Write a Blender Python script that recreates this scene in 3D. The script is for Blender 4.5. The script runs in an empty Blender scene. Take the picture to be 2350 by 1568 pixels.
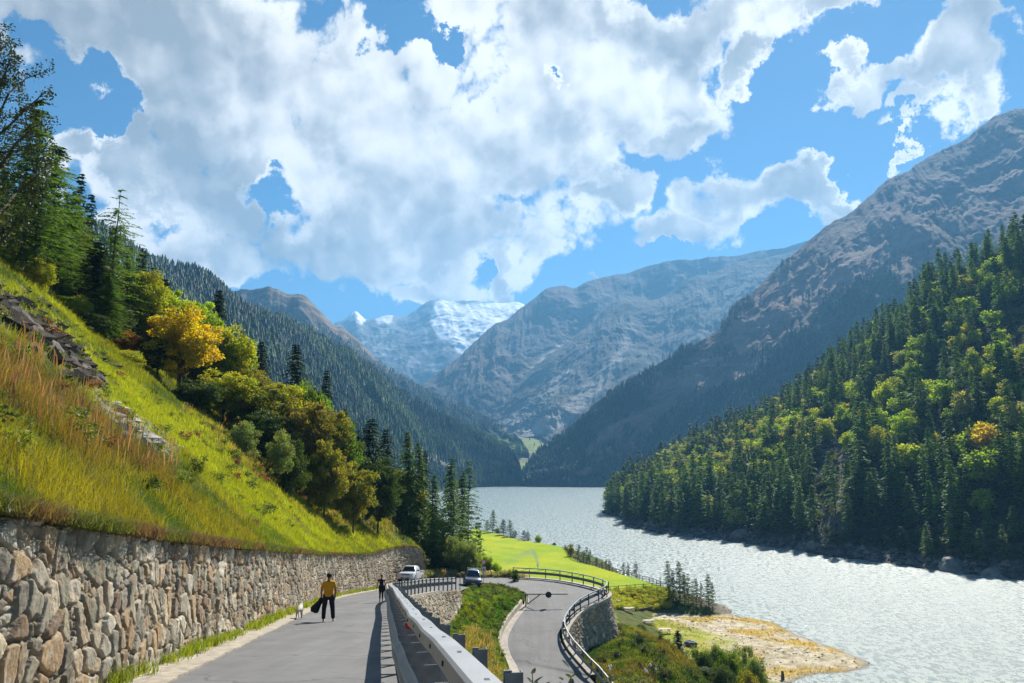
import bpy, math, random
import numpy as np
from mathutils import Vector, Matrix
from mathutils.bvhtree import BVHTree

# ------------------------------------------------------------------ camera, world, sun, exposure
S = bpy.context.scene
COL = S.collection
FPX = 2350 * 28 / 36.0                    # focal length in units of a 2350-wide survey of the view
PITCH = math.atan((1075 - 784) / FPX)
CP, SP = math.cos(PITCH), math.sin(PITCH)
cam_data = bpy.data.cameras.new('camera')
cam = bpy.data.objects.new('camera', cam_data)
COL.objects.link(cam)
cam.location = (0, 0, 0)
cam.rotation_euler = (math.pi / 2 + PITCH, 0, 0)
cam_data.lens = 28
cam_data.sensor_width = 36
cam_data.clip_start = 0.1
cam_data.clip_end = 20000
cam_data.dof.use_dof = True
cam_data.dof.focus_distance = 60
cam_data.dof.aperture_fstop = 5.0
S.camera = cam
S.view_settings.view_transform = 'Standard'
S.view_settings.look = 'None'
S.view_settings.exposure = 1.0
S.view_settings.gamma = 1
S.cycles.max_bounces = 6
S.cycles.diffuse_bounces = 2
S.cycles.glossy_bounces = 2
S.cycles.transmission_bounces = 4
S.cycles.transparent_max_bounces = 6
S.cycles.volume_bounces = 0
S.cycles.caustics_reflective = False
S.cycles.caustics_refractive = False
S.cycles.use_denoising = True
S.cycles.sample_clamp_indirect = 4

SUN_AZ, SUN_EL = math.radians(24), math.radians(39)


def ray(u, v):
    cx, cy = (u - 1175) / FPX, (784 - v) / FPX
    return np.array([cx, CP - cy * SP, SP + cy * CP])


def PY(u, v, Y):
    r = ray(u, v)
    return r * (Y / r[1])


def PZ(u, v, z):
    r = ray(u, v)
    return r * (z / r[2])


def proj(x, y, z):
    d = y * CP + z * SP
    d = np.where(np.abs(d) < 1e-6, 1e-6, d)
    up = z * CP - y * SP
    return 1175 + FPX * x / d, 784 - FPX * up / d


sun_data = bpy.data.lights.new('sun', 'SUN')
sun_data.energy = 5.0
sun_data.angle = math.radians(0.55)
sun_data.color = (1.0, 0.95, 0.86)
sun = bpy.data.objects.new('sun', sun_data)
COL.objects.link(sun)
SUND = Vector((math.sin(SUN_AZ) * math.cos(SUN_EL), math.cos(SUN_AZ) * math.cos(SUN_EL), math.sin(SUN_EL)))
sun.rotation_euler = SUND.to_track_quat('Z', 'Y').to_euler()

world = bpy.data.worlds.new('World')
S.world = world
world.use_nodes = True
WN, WL = world.node_tree.nodes, world.node_tree.links
WN.clear()


def wn(t, **k):
    n = WN.new(t)
    for a, b in k.items():
        setattr(n, a, b)
    return n


def wmath(op, a, b=None, c=None, clamp=False):
    n = wn('ShaderNodeMath', operation=op, use_clamp=clamp)
    for i, q in enumerate((a, b, c)):
        if q is None:
            continue
        if isinstance(q, (int, float)):
            n.inputs[i].default_value = q
        else:
            WL.new(q, n.inputs[i])
    return n.outputs[0]


def build_world():
    out = wn('ShaderNodeOutputWorld')
    sky = wn('ShaderNodeTexSky')
    sky.sky_type = 'NISHITA'
    sky.sun_disc = False
    sky.sun_elevation = SUN_EL
    sky.sun_rotation = SUN_AZ
    sky.altitude = 2000
    sky.air_density = 1.0
    sky.dust_density = 0.3
    sky.ozone_density = 2.0
    bg = wn('ShaderNodeBackground')
    bg.inputs['Strength'].default_value = 0.05
    hs = wn('ShaderNodeHueSaturation')
    hs.inputs['Saturation'].default_value = 1.25
    WL.new(sky.outputs[0], hs.inputs['Color'])
    tn = wn('ShaderNodeVectorMath', operation='MULTIPLY')
    WL.new(hs.outputs[0], tn.inputs[0])
    tn.inputs[1].default_value = (0.82, 0.92, 0.92)
    WL.new(tn.outputs[0], bg.inputs['Color'])
    tc = wn('ShaderNodeTexCoord')
    sep = wn('ShaderNodeSeparateXYZ')
    WL.new(tc.outputs['Generated'], sep.inputs[0])
    az = wmath('ARCTAN2', sep.outputs[0], sep.outputs[1])
    el = wmath('ARCSINE', sep.outputs[2])
    comb = wn('ShaderNodeCombineXYZ')
    WL.new(az, comb.inputs[0])
    WL.new(el, comb.inputs[1])

    def noise(scale, detail, rough, off=(0, 0, 0), src=None, dist=0.0):
        ad = wn('ShaderNodeVectorMath', operation='ADD')
        WL.new(src or comb.outputs[0], ad.inputs[0])
        ad.inputs[1].default_value = off
        n = wn('ShaderNodeTexNoise')
        n.inputs['Scale'].default_value = scale
        n.inputs['Detail'].default_value = detail
        n.inputs['Roughness'].default_value = rough
        n.inputs['Distortion'].default_value = dist
        WL.new(ad.outputs[0], n.inputs['Vector'])
        return n
    # warp the lookup so blob edges billow
    nw = noise(6.0, 9, 0.62, (3.1, 1.7, 0))
    sb = wn('ShaderNodeVectorMath', operation='SUBTRACT')
    WL.new(nw.outputs['Color'], sb.inputs[0])
    sb.inputs[1].default_value = (0.5, 0.5, 0.5)
    scv = wn('ShaderNodeVectorMath', operation='SCALE')
    WL.new(sb.outputs[0], scv.inputs[0])
    scv.inputs['Scale'].default_value = 0.27
    wp = wn('ShaderNodeVectorMath', operation='ADD')
    WL.new(comb.outputs[0], wp.inputs[0])
    WL.new(scv.outputs[0], wp.inputs[1])
    fl = wn('ShaderNodeVectorMath', operation='MULTIPLY')
    WL.new(wp.outputs[0], fl.inputs[0])
    fl.inputs[1].default_value = (1, 1, 0)

    def blobs(lst, src):
        acc = None
        for (u, v, ru, rv) in lst:
            r = ray(u, v)
            r = r / np.linalg.norm(r)
            a0, e0 = math.atan2(r[0], r[1]), math.asin(r[2])
            k = math.cos(math.atan((u - 1175) / FPX)) ** 1.5
            m = wn('ShaderNodeVectorMath', operation='SUBTRACT')
            WL.new(src, m.inputs[0])
            m.inputs[1].default_value = (a0, e0, 0)
            q = wn('ShaderNodeVectorMath', operation='MULTIPLY')
            WL.new(m.outputs[0], q.inputs[0])
            q.inputs[1].default_value = (FPX / ru / k, FPX / rv / k, 0)
            ln = wn('ShaderNodeVectorMath', operation='LENGTH')
            WL.new(q.outputs[0], ln.inputs[0])
            o = wmath('SUBTRACT', 1.0, ln.outputs['Value'])
            if acc is None:
                acc = o
            else:
                n = wn('ShaderNodeMath', operation='SMOOTH_MAX')
                WL.new(acc, n.inputs[0])
                WL.new(o, n.inputs[1])
                n.inputs[2].default_value = 0.25
                acc = n.outputs[0]
        return acc
    pos = [(90, 20, 260, 120), (380, 150, 330, 240), (700, 200, 340, 260), (520, 400, 230, 170), (980, 380, 330, 260),
           (540, 570, 290, 110), (850, 560, 250, 130), (1100, 560, 190, 130), (1200, 330, 280, 220), (1330, 180, 300, 200),
           (1250, 40, 380, 110), (1600, 40, 300, 100), (1830, -10, 200, 50), (985, 665, 130, 60), (215, 375, 110, 40),
           (330, 430, 90, 70), (1520, 300, 160, 80), (1400, 430, 130, 50), (1560, 170, 110, 110),
           (2170, 160, 170, 100), (2010, 180, 110, 60), (1920, 140, 60, 40), (2270, 90, 110, 60), (1930, 235, 50, 40), (2080, 245, 90, 40),
           (1640, 460, 170, 100), (1560, 555, 140, 65), (1800, 470, 170, 70), (1930, 430, 100, 40), (1730, 160, 80, 45),
           (1180, 655, 60, 26), (1330, 655, 30, 12), (2060, 300, 24, 14), (1990, 425, 60, 30),
           (-400, 300, 500, 300), (-200, 900, 400, 100), (2900, 300, 400, 200), (1100, -500, 1500, 220), (200, -700, 600, 300)]
    neg = [(1850, 240, 90, 130), (2010, 330, 60, 60), (1500, 640, 120, 40), (610, 435, 85, 45), (925, 85, 75, 60), (1010, 120, 50, 30), (150, 240, 110, 90), (240, 300, 60, 80), (1270, 200, 25, 15)]
    p = blobs(pos, fl.outputs[0])
    ng = blobs(neg, fl.outputs[0])
    ngc = wmath('MAXIMUM', ng, -0.2)
    ngs = wmath('MULTIPLY', wmath('ADD', ngc, 0.2), 1.1)
    m = wmath('SUBTRACT', wmath('MINIMUM', p, 0.55), ngs)
    def puffs(scale, detail, off):
        ad = wn('ShaderNodeVectorMath', operation='ADD')
        WL.new(half.outputs[0], ad.inputs[0])
        ad.inputs[1].default_value = off
        n = wn('ShaderNodeTexVoronoi')
        n.inputs['Scale'].default_value = scale
        n.inputs['Detail'].default_value = detail
        n.inputs['Roughness'].default_value = 0.55
        n.inputs['Lacunarity'].default_value = 2.1
        WL.new(ad.outputs[0], n.inputs['Vector'])
        return wmath('SUBTRACT', 1.0, n.outputs['Distance'])
    hsc = wn('ShaderNodeVectorMath', operation='SCALE')
    WL.new(sb.outputs[0], hsc.inputs[0])
    hsc.inputs['Scale'].default_value = 0.07
    half = wn('ShaderNodeVectorMath', operation='ADD')
    WL.new(comb.outputs[0], half.inputs[0])
    WL.new(hsc.outputs[0], half.inputs[1])
    nd = noise(7.0, 9, 0.58, (0.3, 0.9, 0.2))
    pf = puffs(11.0, 4.0, (0.1, 0.2, 0.4))
    dn = wmath('ADD', wmath('MULTIPLY', wmath('SUBTRACT', nd.outputs[0], 0.5), 1.9),
               wmath('MULTIPLY', wmath("SUBTRACT", pf, 0.05), 0.75))
    dens = wmath('ADD', m, dn)
    mr = wn('ShaderNodeMapRange', interpolation_type='SMOOTHSTEP')
    WL.new(dens, mr.inputs[0])
    mr.inputs[1].default_value = -0.10
    mr.inputs[2].default_value = 0.20
    # billows: brighter on the sun's side; thick middles are grey underneath
    offv = (0.010, 0.020, 0)
    p2 = puffs(11.0, 2.0, (0.1 + offv[0], 0.2 + offv[1], 0.4))
    p1 = puffs(11.0, 2.0, (0.1, 0.2, 0.4))
    b1 = noise(4.2, 7, 0.55, (7.7, 3.3, 0.5))
    b2 = noise(4.2, 7, 0.55, (7.7 + 0.02, 3.3 + 0.045, 0.5))
    d1 = wmath('MULTIPLY', wmath('SUBTRACT', b1.outputs[0], b2.outputs[0]), 1.7)
    d2 = wmath('MULTIPLY', wmath('SUBTRACT', p1, p2), 0.55)
    big = noise(2.6, 4, 0.5, (2.2, 8.1, 0.0))
    thick = wn('ShaderNodeMapRange', interpolation_type='SMOOTHSTEP')
    WL.new(wmath('ADD', wmath('ADD', m, wmath('MULTIPLY', dn, 0.3)), wmath('MULTIPLY', wmath('SUBTRACT', big.outputs[0], 0.5), 2.2)), thick.inputs[0])
    thick.inputs[1].default_value = 0.0
    thick.inputs[2].default_value = 0.72
    lum = wmath('ADD', wmath('SUBTRACT', 0.90, wmath('MULTIPLY', thick.outputs[0], 0.62)), wmath('ADD', d1, d2), clamp=True)
    ramp = wn('ShaderNodeValToRGB')
    WL.new(lum, ramp.inputs[0])
    e = ramp.color_ramp.elements
    e[0].position, e[0].color = 0.12, (0.34, 0.33, 0.31, 1)
    e[1].position, e[1].color = 0.95, (1.08, 1.02, 0.97, 1)
    for pz, cz in ((0.4, (0.54, 0.52, 0.49, 1)), (0.62, (0.80, 0.765, 0.71, 1)), (0.8, (1.0, 0.95, 0.87, 1))):
        x = e.new(pz)
        x.color = cz
    cb = wn('ShaderNodeBackground')
    WL.new(ramp.outputs[0], cb.inputs['Color'])
    cb.inputs['Strength'].default_value = CLOUD_STRENGTH
    mx = wn('ShaderNodeMixShader')
    WL.new(mr.outputs[0], mx.inputs[0])
    WL.new(bg.outputs[0], mx.inputs[1])
    WL.new(cb.outputs[0], mx.inputs[2])
    WL.new(mx.outputs[0], out.inputs[0])


CLOUD_STRENGTH = 0.56
build_world()
world.cycles.sampling_method = 'MANUAL'
world.cycles.sample_map_resolution = 512

# ------------------------------------------------------------------ numeric helpers
rng = np.random.default_rng(7)
random.seed(7)


def hsh(ix, iy, k=0):
    h = (ix.astype(np.int64) * 374761393 + iy.astype(np.int64) * 668265263 + k * 2147483647 + k * 974711) & 0xFFFFFFFF
    h = ((h ^ (h >> 13)) * 1274126177) & 0xFFFFFFFF
    h = ((h ^ (h >> 16)) * 2246822519) & 0xFFFFFFFF
    return ((h ^ (h >> 15)) & 0xFFFFFF) / float(0x1000000)


def vn(x, y, k=0):
    x, y = np.asarray(x, float), np.asarray(y, float)
    ix, iy = np.floor(x), np.floor(y)
    fx, fy = x - ix, y - iy
    fx, fy = fx * fx * (3 - 2 * fx), fy * fy * (3 - 2 * fy)
    a, b = hsh(ix, iy, k), hsh(ix + 1, iy, k)
    c, d = hsh(ix, iy + 1, k), hsh(ix + 1, iy + 1, k)
    return (a + (b - a) * fx) * (1 - fy) + (c + (d - c) * fx) * fy


def fbm(x, y, o=5, k=0, g=0.5):
    s, a, t = 0.0, 1.0, 0.0
    for i in range(o):
        s = s + a * vn(x * 2 ** i + i * 17.3, y * 2 ** i + i * 9.1, k + i)
        t += a
        a *= g
    return s / t


def ridged(x, y, o=5, k=0, g=0.5):
    s, a, t = 0.0, 1.0, 0.0
    for i in range(o):
        s = s + a * (1 - np.abs(2 * vn(x * 2 ** i + i * 13.1, y * 2 ** i + i * 5.7, k + i) - 1))
        t += a
        a *= g
    return s / t


def sstep(a, b, x):
    t = np.clip((x - a) / (b - a), 0, 1)
    return t * t * (3 - 2 * t)


def lerp3(a, b, t):
    return a + (b - a) * t[..., None]


def mixc(a, b, t):
    return np.asarray(a, float) + (np.asarray(b, float) - np.asarray(a, float)) * np.asarray(t)[..., None]


def spline(pts, n):
    """Catmull-Rom through pts (k,dim), n samples spread by chord length."""
    p = np.asarray(pts, float)
    d = np.r_[0, np.cumsum(np.linalg.norm(np.diff(p[:, :3], axis=0), axis=1) ** 0.6)]
    t = np.linspace(0, d[-1], n)
    m = np.zeros_like(p)
    m[1:-1] = (p[2:] - p[:-2]) / (d[2:] - d[:-2])[:, None]
    m[0] = (p[1] - p[0]) / (d[1] - d[0])
    m[-1] = (p[-1] - p[-2]) / (d[-1] - d[-2])
    i = np.clip(np.searchsorted(d, t, side='right') - 1, 0, len(p) - 2)
    h = (d[i + 1] - d[i])
    q = ((t - d[i]) / h)[:, None]
    h = h[:, None]
    return ((2 * q ** 3 - 3 * q ** 2 + 1) * p[i] + (q ** 3 - 2 * q ** 2 + q) * h * m[i]
            + (-2 * q ** 3 + 3 * q ** 2) * p[i + 1] + (q ** 3 - q ** 2) * h * m[i + 1])


def resample(p, step=None, n=None):
    p = np.asarray(p, float)
    d = np.r_[0, np.cumsum(np.linalg.norm(np.diff(p[:, :3], axis=0), axis=1))]
    if n is None:
        n = max(2, int(round(d[-1] / step)) + 1)
    t = np.linspace(0, d[-1], n)
    return np.stack([np.interp(t, d, p[:, i]) for i in range(p.shape[1])], 1)


def poly_mask(u, v, poly, soft=20, nz=None):
    """soft inside test of points (u,v) against a polygon: signed distance -> 0..1"""
    P = np.asarray(poly, float)
    inside = np.zeros(u.shape, bool)
    dist = np.full(u.shape, 1e9)
    for i in range(len(P)):
        a, b = P[i], P[(i + 1) % len(P)]
        c = ((a[1] > v) != (b[1] > v))
        dy = b[1] - a[1] if b[1] != a[1] else 1e-9
        inside ^= c & (u < (b[0] - a[0]) * (v - a[1]) / dy + a[0])
        e = b - a
        t = np.clip(((u - a[0]) * e[0] + (v - a[1]) * e[1]) / (e @ e + 1e-9), 0, 1)
        dist = np.minimum(dist, np.hypot(u - a[0] - t * e[0], v - a[1] - t * e[1]))
    sd = np.where(inside, dist, -dist)
    if nz is not None:
        sd = sd + nz
    return sstep(-soft, soft, sd)


# ------------------------------------------------------------------ object helpers
def tag(o, label=None, cat=None, group=None, kind=None):
    if label:
        o['label'] = label
    if cat:
        o['category'] = cat
    if group:
        o['group'] = group
    if kind:
        o['kind'] = kind
    return o


def empty(name, loc=(0, 0, 0), rz=0.0, label=None, cat=None, group=None):
    o = bpy.data.objects.new(name, None)
    COL.objects.link(o)
    o.location = loc
    o.rotation_euler = (0, 0, rz)
    o.empty_display_size = 0.3
    return tag(o, label, cat, group)


def link(name, me, parent=None):
    o = bpy.data.objects.new(name, me)
    COL.objects.link(o)
    if parent:
        o.parent = parent
    return o


def np_mesh(name, V, F, mat=None, col=None, smooth=False):
    """V (n,3); F (m,3) or (m,4) int array; col (n,3) -> color attribute 'Col'"""
    me = bpy.data.meshes.new(name)
    V = np.ascontiguousarray(V, dtype=np.float32)
    Fs = F if isinstance(F, list) else [F]
    Fs = [np.ascontiguousarray(f, dtype=np.int32) for f in Fs if len(f)]
    me.vertices.add(len(V))
    me.vertices.foreach_set('co', V.ravel())
    nl = sum(f.size for f in Fs)
    nf = sum(len(f) for f in Fs)
    me.loops.add(nl)
    me.loops.foreach_set('vertex_index', np.concatenate([f.ravel() for f in Fs]))
    me.polygons.add(nf)
    ls, lt, o = [], [], 0
    for f in Fs:
        k = f.shape[1]
        ls.append(o + np.arange(len(f)) * k)
        lt.append(np.full(len(f), k))
        o += f.size
    me.polygons.foreach_set('loop_start', np.concatenate(ls).astype(np.int32))
    me.polygons.foreach_set('loop_total', np.concatenate(lt).astype(np.int32))
    if smooth:
        me.polygons.foreach_set('use_smooth', np.ones(nf, bool))
    if not smooth:
        me.polygons.foreach_set('use_smooth', np.zeros(nf, bool))
    me.update(calc_edges=True)
    if col is not None:
        ca = me.color_attributes.new('Col', 'FLOAT_COLOR', 'POINT')
        c4 = np.ones((len(V), 4), np.float32)
        c4[:, :3] = col
        ca.data.foreach_set('color', c4.ravel())
    if mat:
        me.materials.append(mat)
    return me


def grid_faces(a, b):
    i = np.arange(a - 1)[:, None] * b + np.arange(b - 1)[None, :]
    i = i.ravel()
    return np.stack([i, i + b, i + b + 1, i + 1], 1)


class MB:
    """collects boxes, tubes, lofts into one mesh"""

    def __init__(s):
        s.v, s.f, s.n, s.m = [], [], 0, []

    def add(s, V, F, mi=0):
        V = [tuple(map(float, p)) for p in V]
        s.v += V
        s.f += [tuple(int(i) + s.n for i in f) for f in F]
        s.m += [mi] * len(F)
        s.n += len(V)
        return s

    def box(s, c, d, R=None, mi=0, taper=1.0):
        x, y, z = d[0] / 2, d[1] / 2, d[2] / 2
        P = []
        for sz, k in ((-1, 1.0), (1, taper)):
            for sx, sy in ((-1, -1), (1, -1), (1, 1), (-1, 1)):
                q = Vector((sx * x * k, sy * y * k, sz * z))
                if R is not None:
                    q = R @ q
                P.append((q.x + c[0], q.y + c[1], q.z + c[2]))
        return s.add(P, [(3, 2, 1, 0), (4, 5, 6, 7), (0, 1, 5, 4), (1, 2, 6, 5), (2, 3, 7, 6), (3, 0, 4, 7)], mi)

    def tube(s, pts, rad, n=8, cap=True, mi=0, sq=(1, 1)):
        pts = [Vector(p) for p in pts]
        if isinstance(rad, (int, float)):
            rad = [rad] * len(pts)
        V, F = [], []
        up = Vector((0, 0, 1))
        prev = None
        for i, p in enumerate(pts):
            a = pts[max(0, i - 1)]
            b = pts[min(len(pts) - 1, i + 1)]
            t = (b - a).normalized()
            if prev is None:
                x = t.cross(up)
                if x.length < 1e-3:
                    x = Vector((1, 0, 0))
            else:
                x = prev - t * prev.dot(t)
            x.normalize()
            prev = x
            y = t.cross(x)
            for k in range(n):
                an = 2 * math.pi * k / n
                V.append(p + x * (math.cos(an) * rad[i] * sq[0]) + y * (math.sin(an) * rad[i] * sq[1]))
        for i in range(len(pts) - 1):
            for k in range(n):
                k2 = (k + 1) % n
                F.append((i * n + k, i * n + k2, (i + 1) * n + k2, (i + 1) * n + k))
        if cap:
            F.append(tuple(range(n))[::-1])
            F.append(tuple((len(pts) - 1) * n + k for k in range(n)))
        return s.add(V, F, mi)

    def loft(s, rings, close=True, cap=True, mi=0):
        n = len(rings[0])
        V = [p for r in rings for p in r]
        F = []
        for i in range(len(rings) - 1):
            for k in range(n if close else n - 1):
                k2 = (k + 1) % n
                F.append((i * n + k, i * n + k2, (i + 1) * n + k2, (i + 1) * n + k))
        if cap and close:
            F.append(tuple(range(n))[::-1])
            F.append(tuple((len(rings) - 1) * n + k for k in range(n)))
        return s.add(V, F, mi)

    def mesh(s, name, mats, smooth=False):
        me = bpy.data.meshes.new(name)
        me.from_pydata(s.v, [], s.f)
        for m in (mats if isinstance(mats, (list, tuple)) else [mats]):
            me.materials.append(m)
        me.polygons.foreach_set('material_index', s.m)
        me.polygons.foreach_set('use_smooth', [bool(smooth)] * len(s.f))
        if smooth:
            try:
                me.set_sharp_from_angle(angle=math.radians(40))
            except Exception:
                pass
        me.update()
        return me

    def build(s, name, mats, parent=None, smooth=False, bevel=0):
        o = link(name, s.mesh(name, mats, smooth), parent)
        if bevel:
            md = o.modifiers.new('bevel', 'BEVEL')
            md.width = bevel
            md.segments = 2
            md.limit_method = 'ANGLE'
        return o


# ------------------------------------------------------------------ materials
def new_mat(name):
    m = bpy.data.materials.new(name)
    m.use_nodes = True
    N, L = m.node_tree.nodes, m.node_tree.links
    p = N['Principled BSDF']
    return m, N, L, p


def pbr(name, color, rough=0.6, metal=0.0, noise=0.0, nscale=8.0, bump=0.0, bscale=40.0, coat=0.0, spec=None):
    m, N, L, p = new_mat(name)
    p.inputs['Base Color'].default_value = (*color, 1)
    p.inputs['Roughness'].default_value = rough
    p.inputs['Metallic'].default_value = metal
    if coat:
        p.inputs['Coat Weight'].default_value = coat
    if spec is not None:
        p.inputs['Specular IOR Level'].default_value = spec
    tc = N.new('ShaderNodeTexCoord')
    if noise:
        n = N.new('ShaderNodeTexNoise')
        n.inputs['Scale'].default_value = nscale
        n.inputs['Detail'].default_value = 6
        L.new(tc.outputs['Object'], n.inputs['Vector'])
        mr = N.new('ShaderNodeMapRange')
        mr.inputs[1].default_value, mr.inputs[2].default_value = 0.3, 0.7
        mr.inputs[3].default_value, mr.inputs[4].default_value = 1 - noise, 1 + noise
        L.new(n.outputs[0], mr.inputs[0])
        v = N.new('ShaderNodeVectorMath')
        v.operation = 'SCALE'
        v.inputs[0].default_value = color
        L.new(mr.outputs[0], v.inputs['Scale'])
        L.new(v.outputs[0], p.inputs['Base Color'])
    if bump:
        n = N.new('ShaderNodeTexNoise')
        n.inputs['Scale'].default_value = bscale
        n.inputs['Detail'].default_value = 5
        L.new(tc.outputs['Object'], n.inputs['Vector'])
        b = N.new('ShaderNodeBump')
        b.inputs['Strength'].default_value = bump
        b.inputs['Distance'].default_value = 0.02
        L.new(n.outputs[0], b.inputs['Height'])
        L.new(b.outputs[0], p.inputs['Normal'])
    return m


def col_mat(name, scale=1.0, amp=0.3, rough=0.95, bump=0.0, bscale=1.0, bdist=1.0, spec=0.1, sc2=None):
    """colour from the vertex attribute, broken up with two noises in object space"""
    m, N, L, p = new_mat(name)
    a = N.new('ShaderNodeVertexColor')
    a.layer_name = 'Col'
    tc = N.new('ShaderNodeTexCoord')
    n = N.new('ShaderNodeTexNoise')
    n.inputs['Scale'].default_value = scale
    n.inputs['Detail'].default_value = 8
    n.inputs['Roughness'].default_value = 0.65
    L.new(tc.outputs['Object'], n.inputs['Vector'])
    mr = N.new('ShaderNodeMapRange')
    mr.inputs[1].default_value, mr.inputs[2].default_value = 0.3, 0.7
    mr.inputs[3].default_value, mr.inputs[4].default_value = 1 - amp, 1 + amp
    L.new(n.outputs[0], mr.inputs[0])
    v = N.new('ShaderNodeVectorMath')
    v.operation = 'SCALE'
    L.new(a.outputs[0], v.inputs[0])
    L.new(mr.outputs[0], v.inputs['Scale'])
    L.new(v.outputs[0], p.inputs['Base Color'])
    p.inputs['Roughness'].default_value = rough
    p.inputs['Specular IOR Level'].default_value = spec
    if bump:
        b = N.new('ShaderNodeBump')
        b.inputs['Strength'].default_value = bump
        b.inputs['Distance'].default_value = bdist
        n2 = N.new('ShaderNodeTexNoise')
        n2.inputs['Scale'].default_value = bscale
        n2.inputs['Detail'].default_value = 8
        n2.inputs['Roughness'].default_value = 0.65
        L.new(tc.outputs['Object'], n2.inputs['Vector'])
        L.new(n2.outputs[0], b.inputs['Height'])
        L.new(b.outputs[0], p.inputs['Normal'])
    return m


def leaf_mat(name, vary=0.35, trans=0.45, hue=0.03, colors=None, spec_rough=0.55, val=1.0):
    """foliage: per-object tone from colours (ramp over Object Info random), per-leaf tone from 'Col'"""
    m, N, L, p = new_mat(name)
    N.remove(p)
    out = N['Material Output']
    a = N.new('ShaderNodeVertexColor')
    a.layer_name = 'Col'
    oi = N.new('ShaderNodeObjectInfo')
    src = a.outputs[0]
    if colors:
        r = N.new('ShaderNodeValToRGB')
        e = r.color_ramp.elements
        k = len(colors)
        e[0].position, e[0].color = 0, (*colors[0], 1)
        e[1].position, e[1].color = 1, (*colors[-1], 1)
        for i in range(1, k - 1):
            x = e.new(i / (k - 1))
            x.color = (*colors[i], 1)
        L.new(oi.outputs['Random'], r.inputs[0])
        mu = N.new('ShaderNodeVectorMath')
        mu.operation = 'MULTIPLY'
        L.new(r.outputs[0], mu.inputs[0])
        L.new(a.outputs[0], mu.inputs[1])
        src = mu.outputs[0]
    d = N.new('ShaderNodeBsdfDiffuse')
    t = N.new('ShaderNodeBsdfTranslucent')
    g = N.new('ShaderNodeBsdfGlossy')
    g.inputs['Roughness'].default_value = spec_rough
    g.inputs['Color'].default_value = (0.9, 0.95, 1, 1)
    L.new(src, d.inputs[0])
    tv = N.new('ShaderNodeVectorMath')
    tv.operation = 'MULTIPLY'
    tv.inputs[1].default_value = (1.5, 1.45, 0.6)
    L.new(src, tv.inputs[0])
    L.new(tv.outputs[0], t.inputs[0])
    m1 = N.new('ShaderNodeMixShader')
    m1.inputs[0].default_value = trans
    L.new(d.outputs[0], m1.inputs[1])
    L.new(t.outputs[0], m1.inputs[2])
    m2 = N.new('ShaderNodeMixShader')
    m2.inputs[0].default_value = 0.035
    L.new(m1.outputs[0], m2.inputs[1])
    L.new(g.outputs[0], m2.inputs[2])
    L.new(m2.outputs[0], out.inputs[0])
    return m

# ------------------------------------------------------------------ mountains (lofted from foot line to crest, real relief)
M_mount = col_mat('mountain_ground', scale=0.02, amp=0.35, bump=0.6, bscale=0.035, bdist=14)
BVH = {}


def surf_mesh(name, G, col, mat, smooth=True, bvh=True):
    a, b = G.shape[:2]
    V = G.reshape(-1, 3)
    F = grid_faces(a, b)
    me = np_mesh(name, V, F, mat, col.reshape(-1, 3), smooth)
    o = link(name, me)
    if bvh:
        BVH[name] = BVHTree.FromPolygons([tuple(p) for p in V.tolist()], F.tolist())
    return o


def mountain(name, base, crest, ns, nt, relief, gully, conc=1.1, rough=0.5, k=0, crag=0.0, back=0.35, tp=None):
    """base / crest: [(x,y,z)...] matched in order. Returns G (ns,nt,3), S,T coords"""
    B = spline(base, ns)
    C = spline(crest, ns)
    nb = int(nt * 0.12) + 2
    t = np.linspace(0, 1, nt) ** (tp or 1.0)
    L = np.r_[0, np.cumsum(np.linalg.norm(np.diff(0.5 * (B + C), axis=0), axis=1))]
    H = np.linalg.norm(C - B, axis=1).mean()
    Ss, Tt = np.meshgrid(L, t * H, indexing='ij')
    crag_n = (ridged(L / (gully * 0.6), L * 0 + 3.3, 5, k + 50, 0.6) - 0.55) * crag
    C = C.copy()
    C[:, 2] += crag_n
    G = B[:, None, :] + (C - B)[:, None, :] * t[None, :, None]
    G[..., 2] = B[:, None, 2] + (C - B)[:, None, 2] * (t ** conc)[None, :]
    w = fbm(Ss / (gully * 2), Tt / (gully * 3), 3, k + 7) * gully * 1.2
    g1 = ridged((Ss + w) / gully, Tt / (gully * 3.2), 6, k, rough)
    g2 = fbm((Ss + w) / (gully * 0.35), Tt / (gully * 0.5), 5, k + 20, 0.55)
    win = np.clip(np.minimum(t / 0.12, (1.04 - t) / 0.25), 0, 1)[None, :]
    D = ((g1 - 0.6) * relief + (g2 - 0.5) * relief * 0.5) * win
    out = (B - C)
    out[:, 2] = 0
    out /= np.linalg.norm(out, axis=1)[:, None] + 1e-9
    G = G + out[:, None, :] * D[..., None] * 0.75
    G[..., 2] += D * 0.55
    # back side falling away
    tb = np.linspace(0, 1, nb)[1:]
    bk = C[:, None, :] - out[:, None, :] * (tb * H * back)[None, :, None]
    bk[..., 2] = C[:, None, 2] - (tb ** 1.2) * H * back * 0.7
    pad = ((0, 0), (0, bk.shape[1]))
    return np.concatenate([G, bk], 1), np.pad(g1, pad, mode='edge'), np.pad(g2, pad, mode='edge')


def masks_uv(G):
    u, v = proj(G[..., 0], G[..., 1], G[..., 2])
    return u, v


def tone(g1, g2, G, lo, hi, k=0, s=120.0):
    """mix two colours with relief and noise; returns (a,b,3)"""
    a, b = G.shape[:2]
    n = fbm(G[..., 0] / s, (G[..., 1] + G[..., 2] * 2) / s, 6, k, 0.6)
    return mixc(lo, hi, sstep(0.35, 0.65, n))


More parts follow.
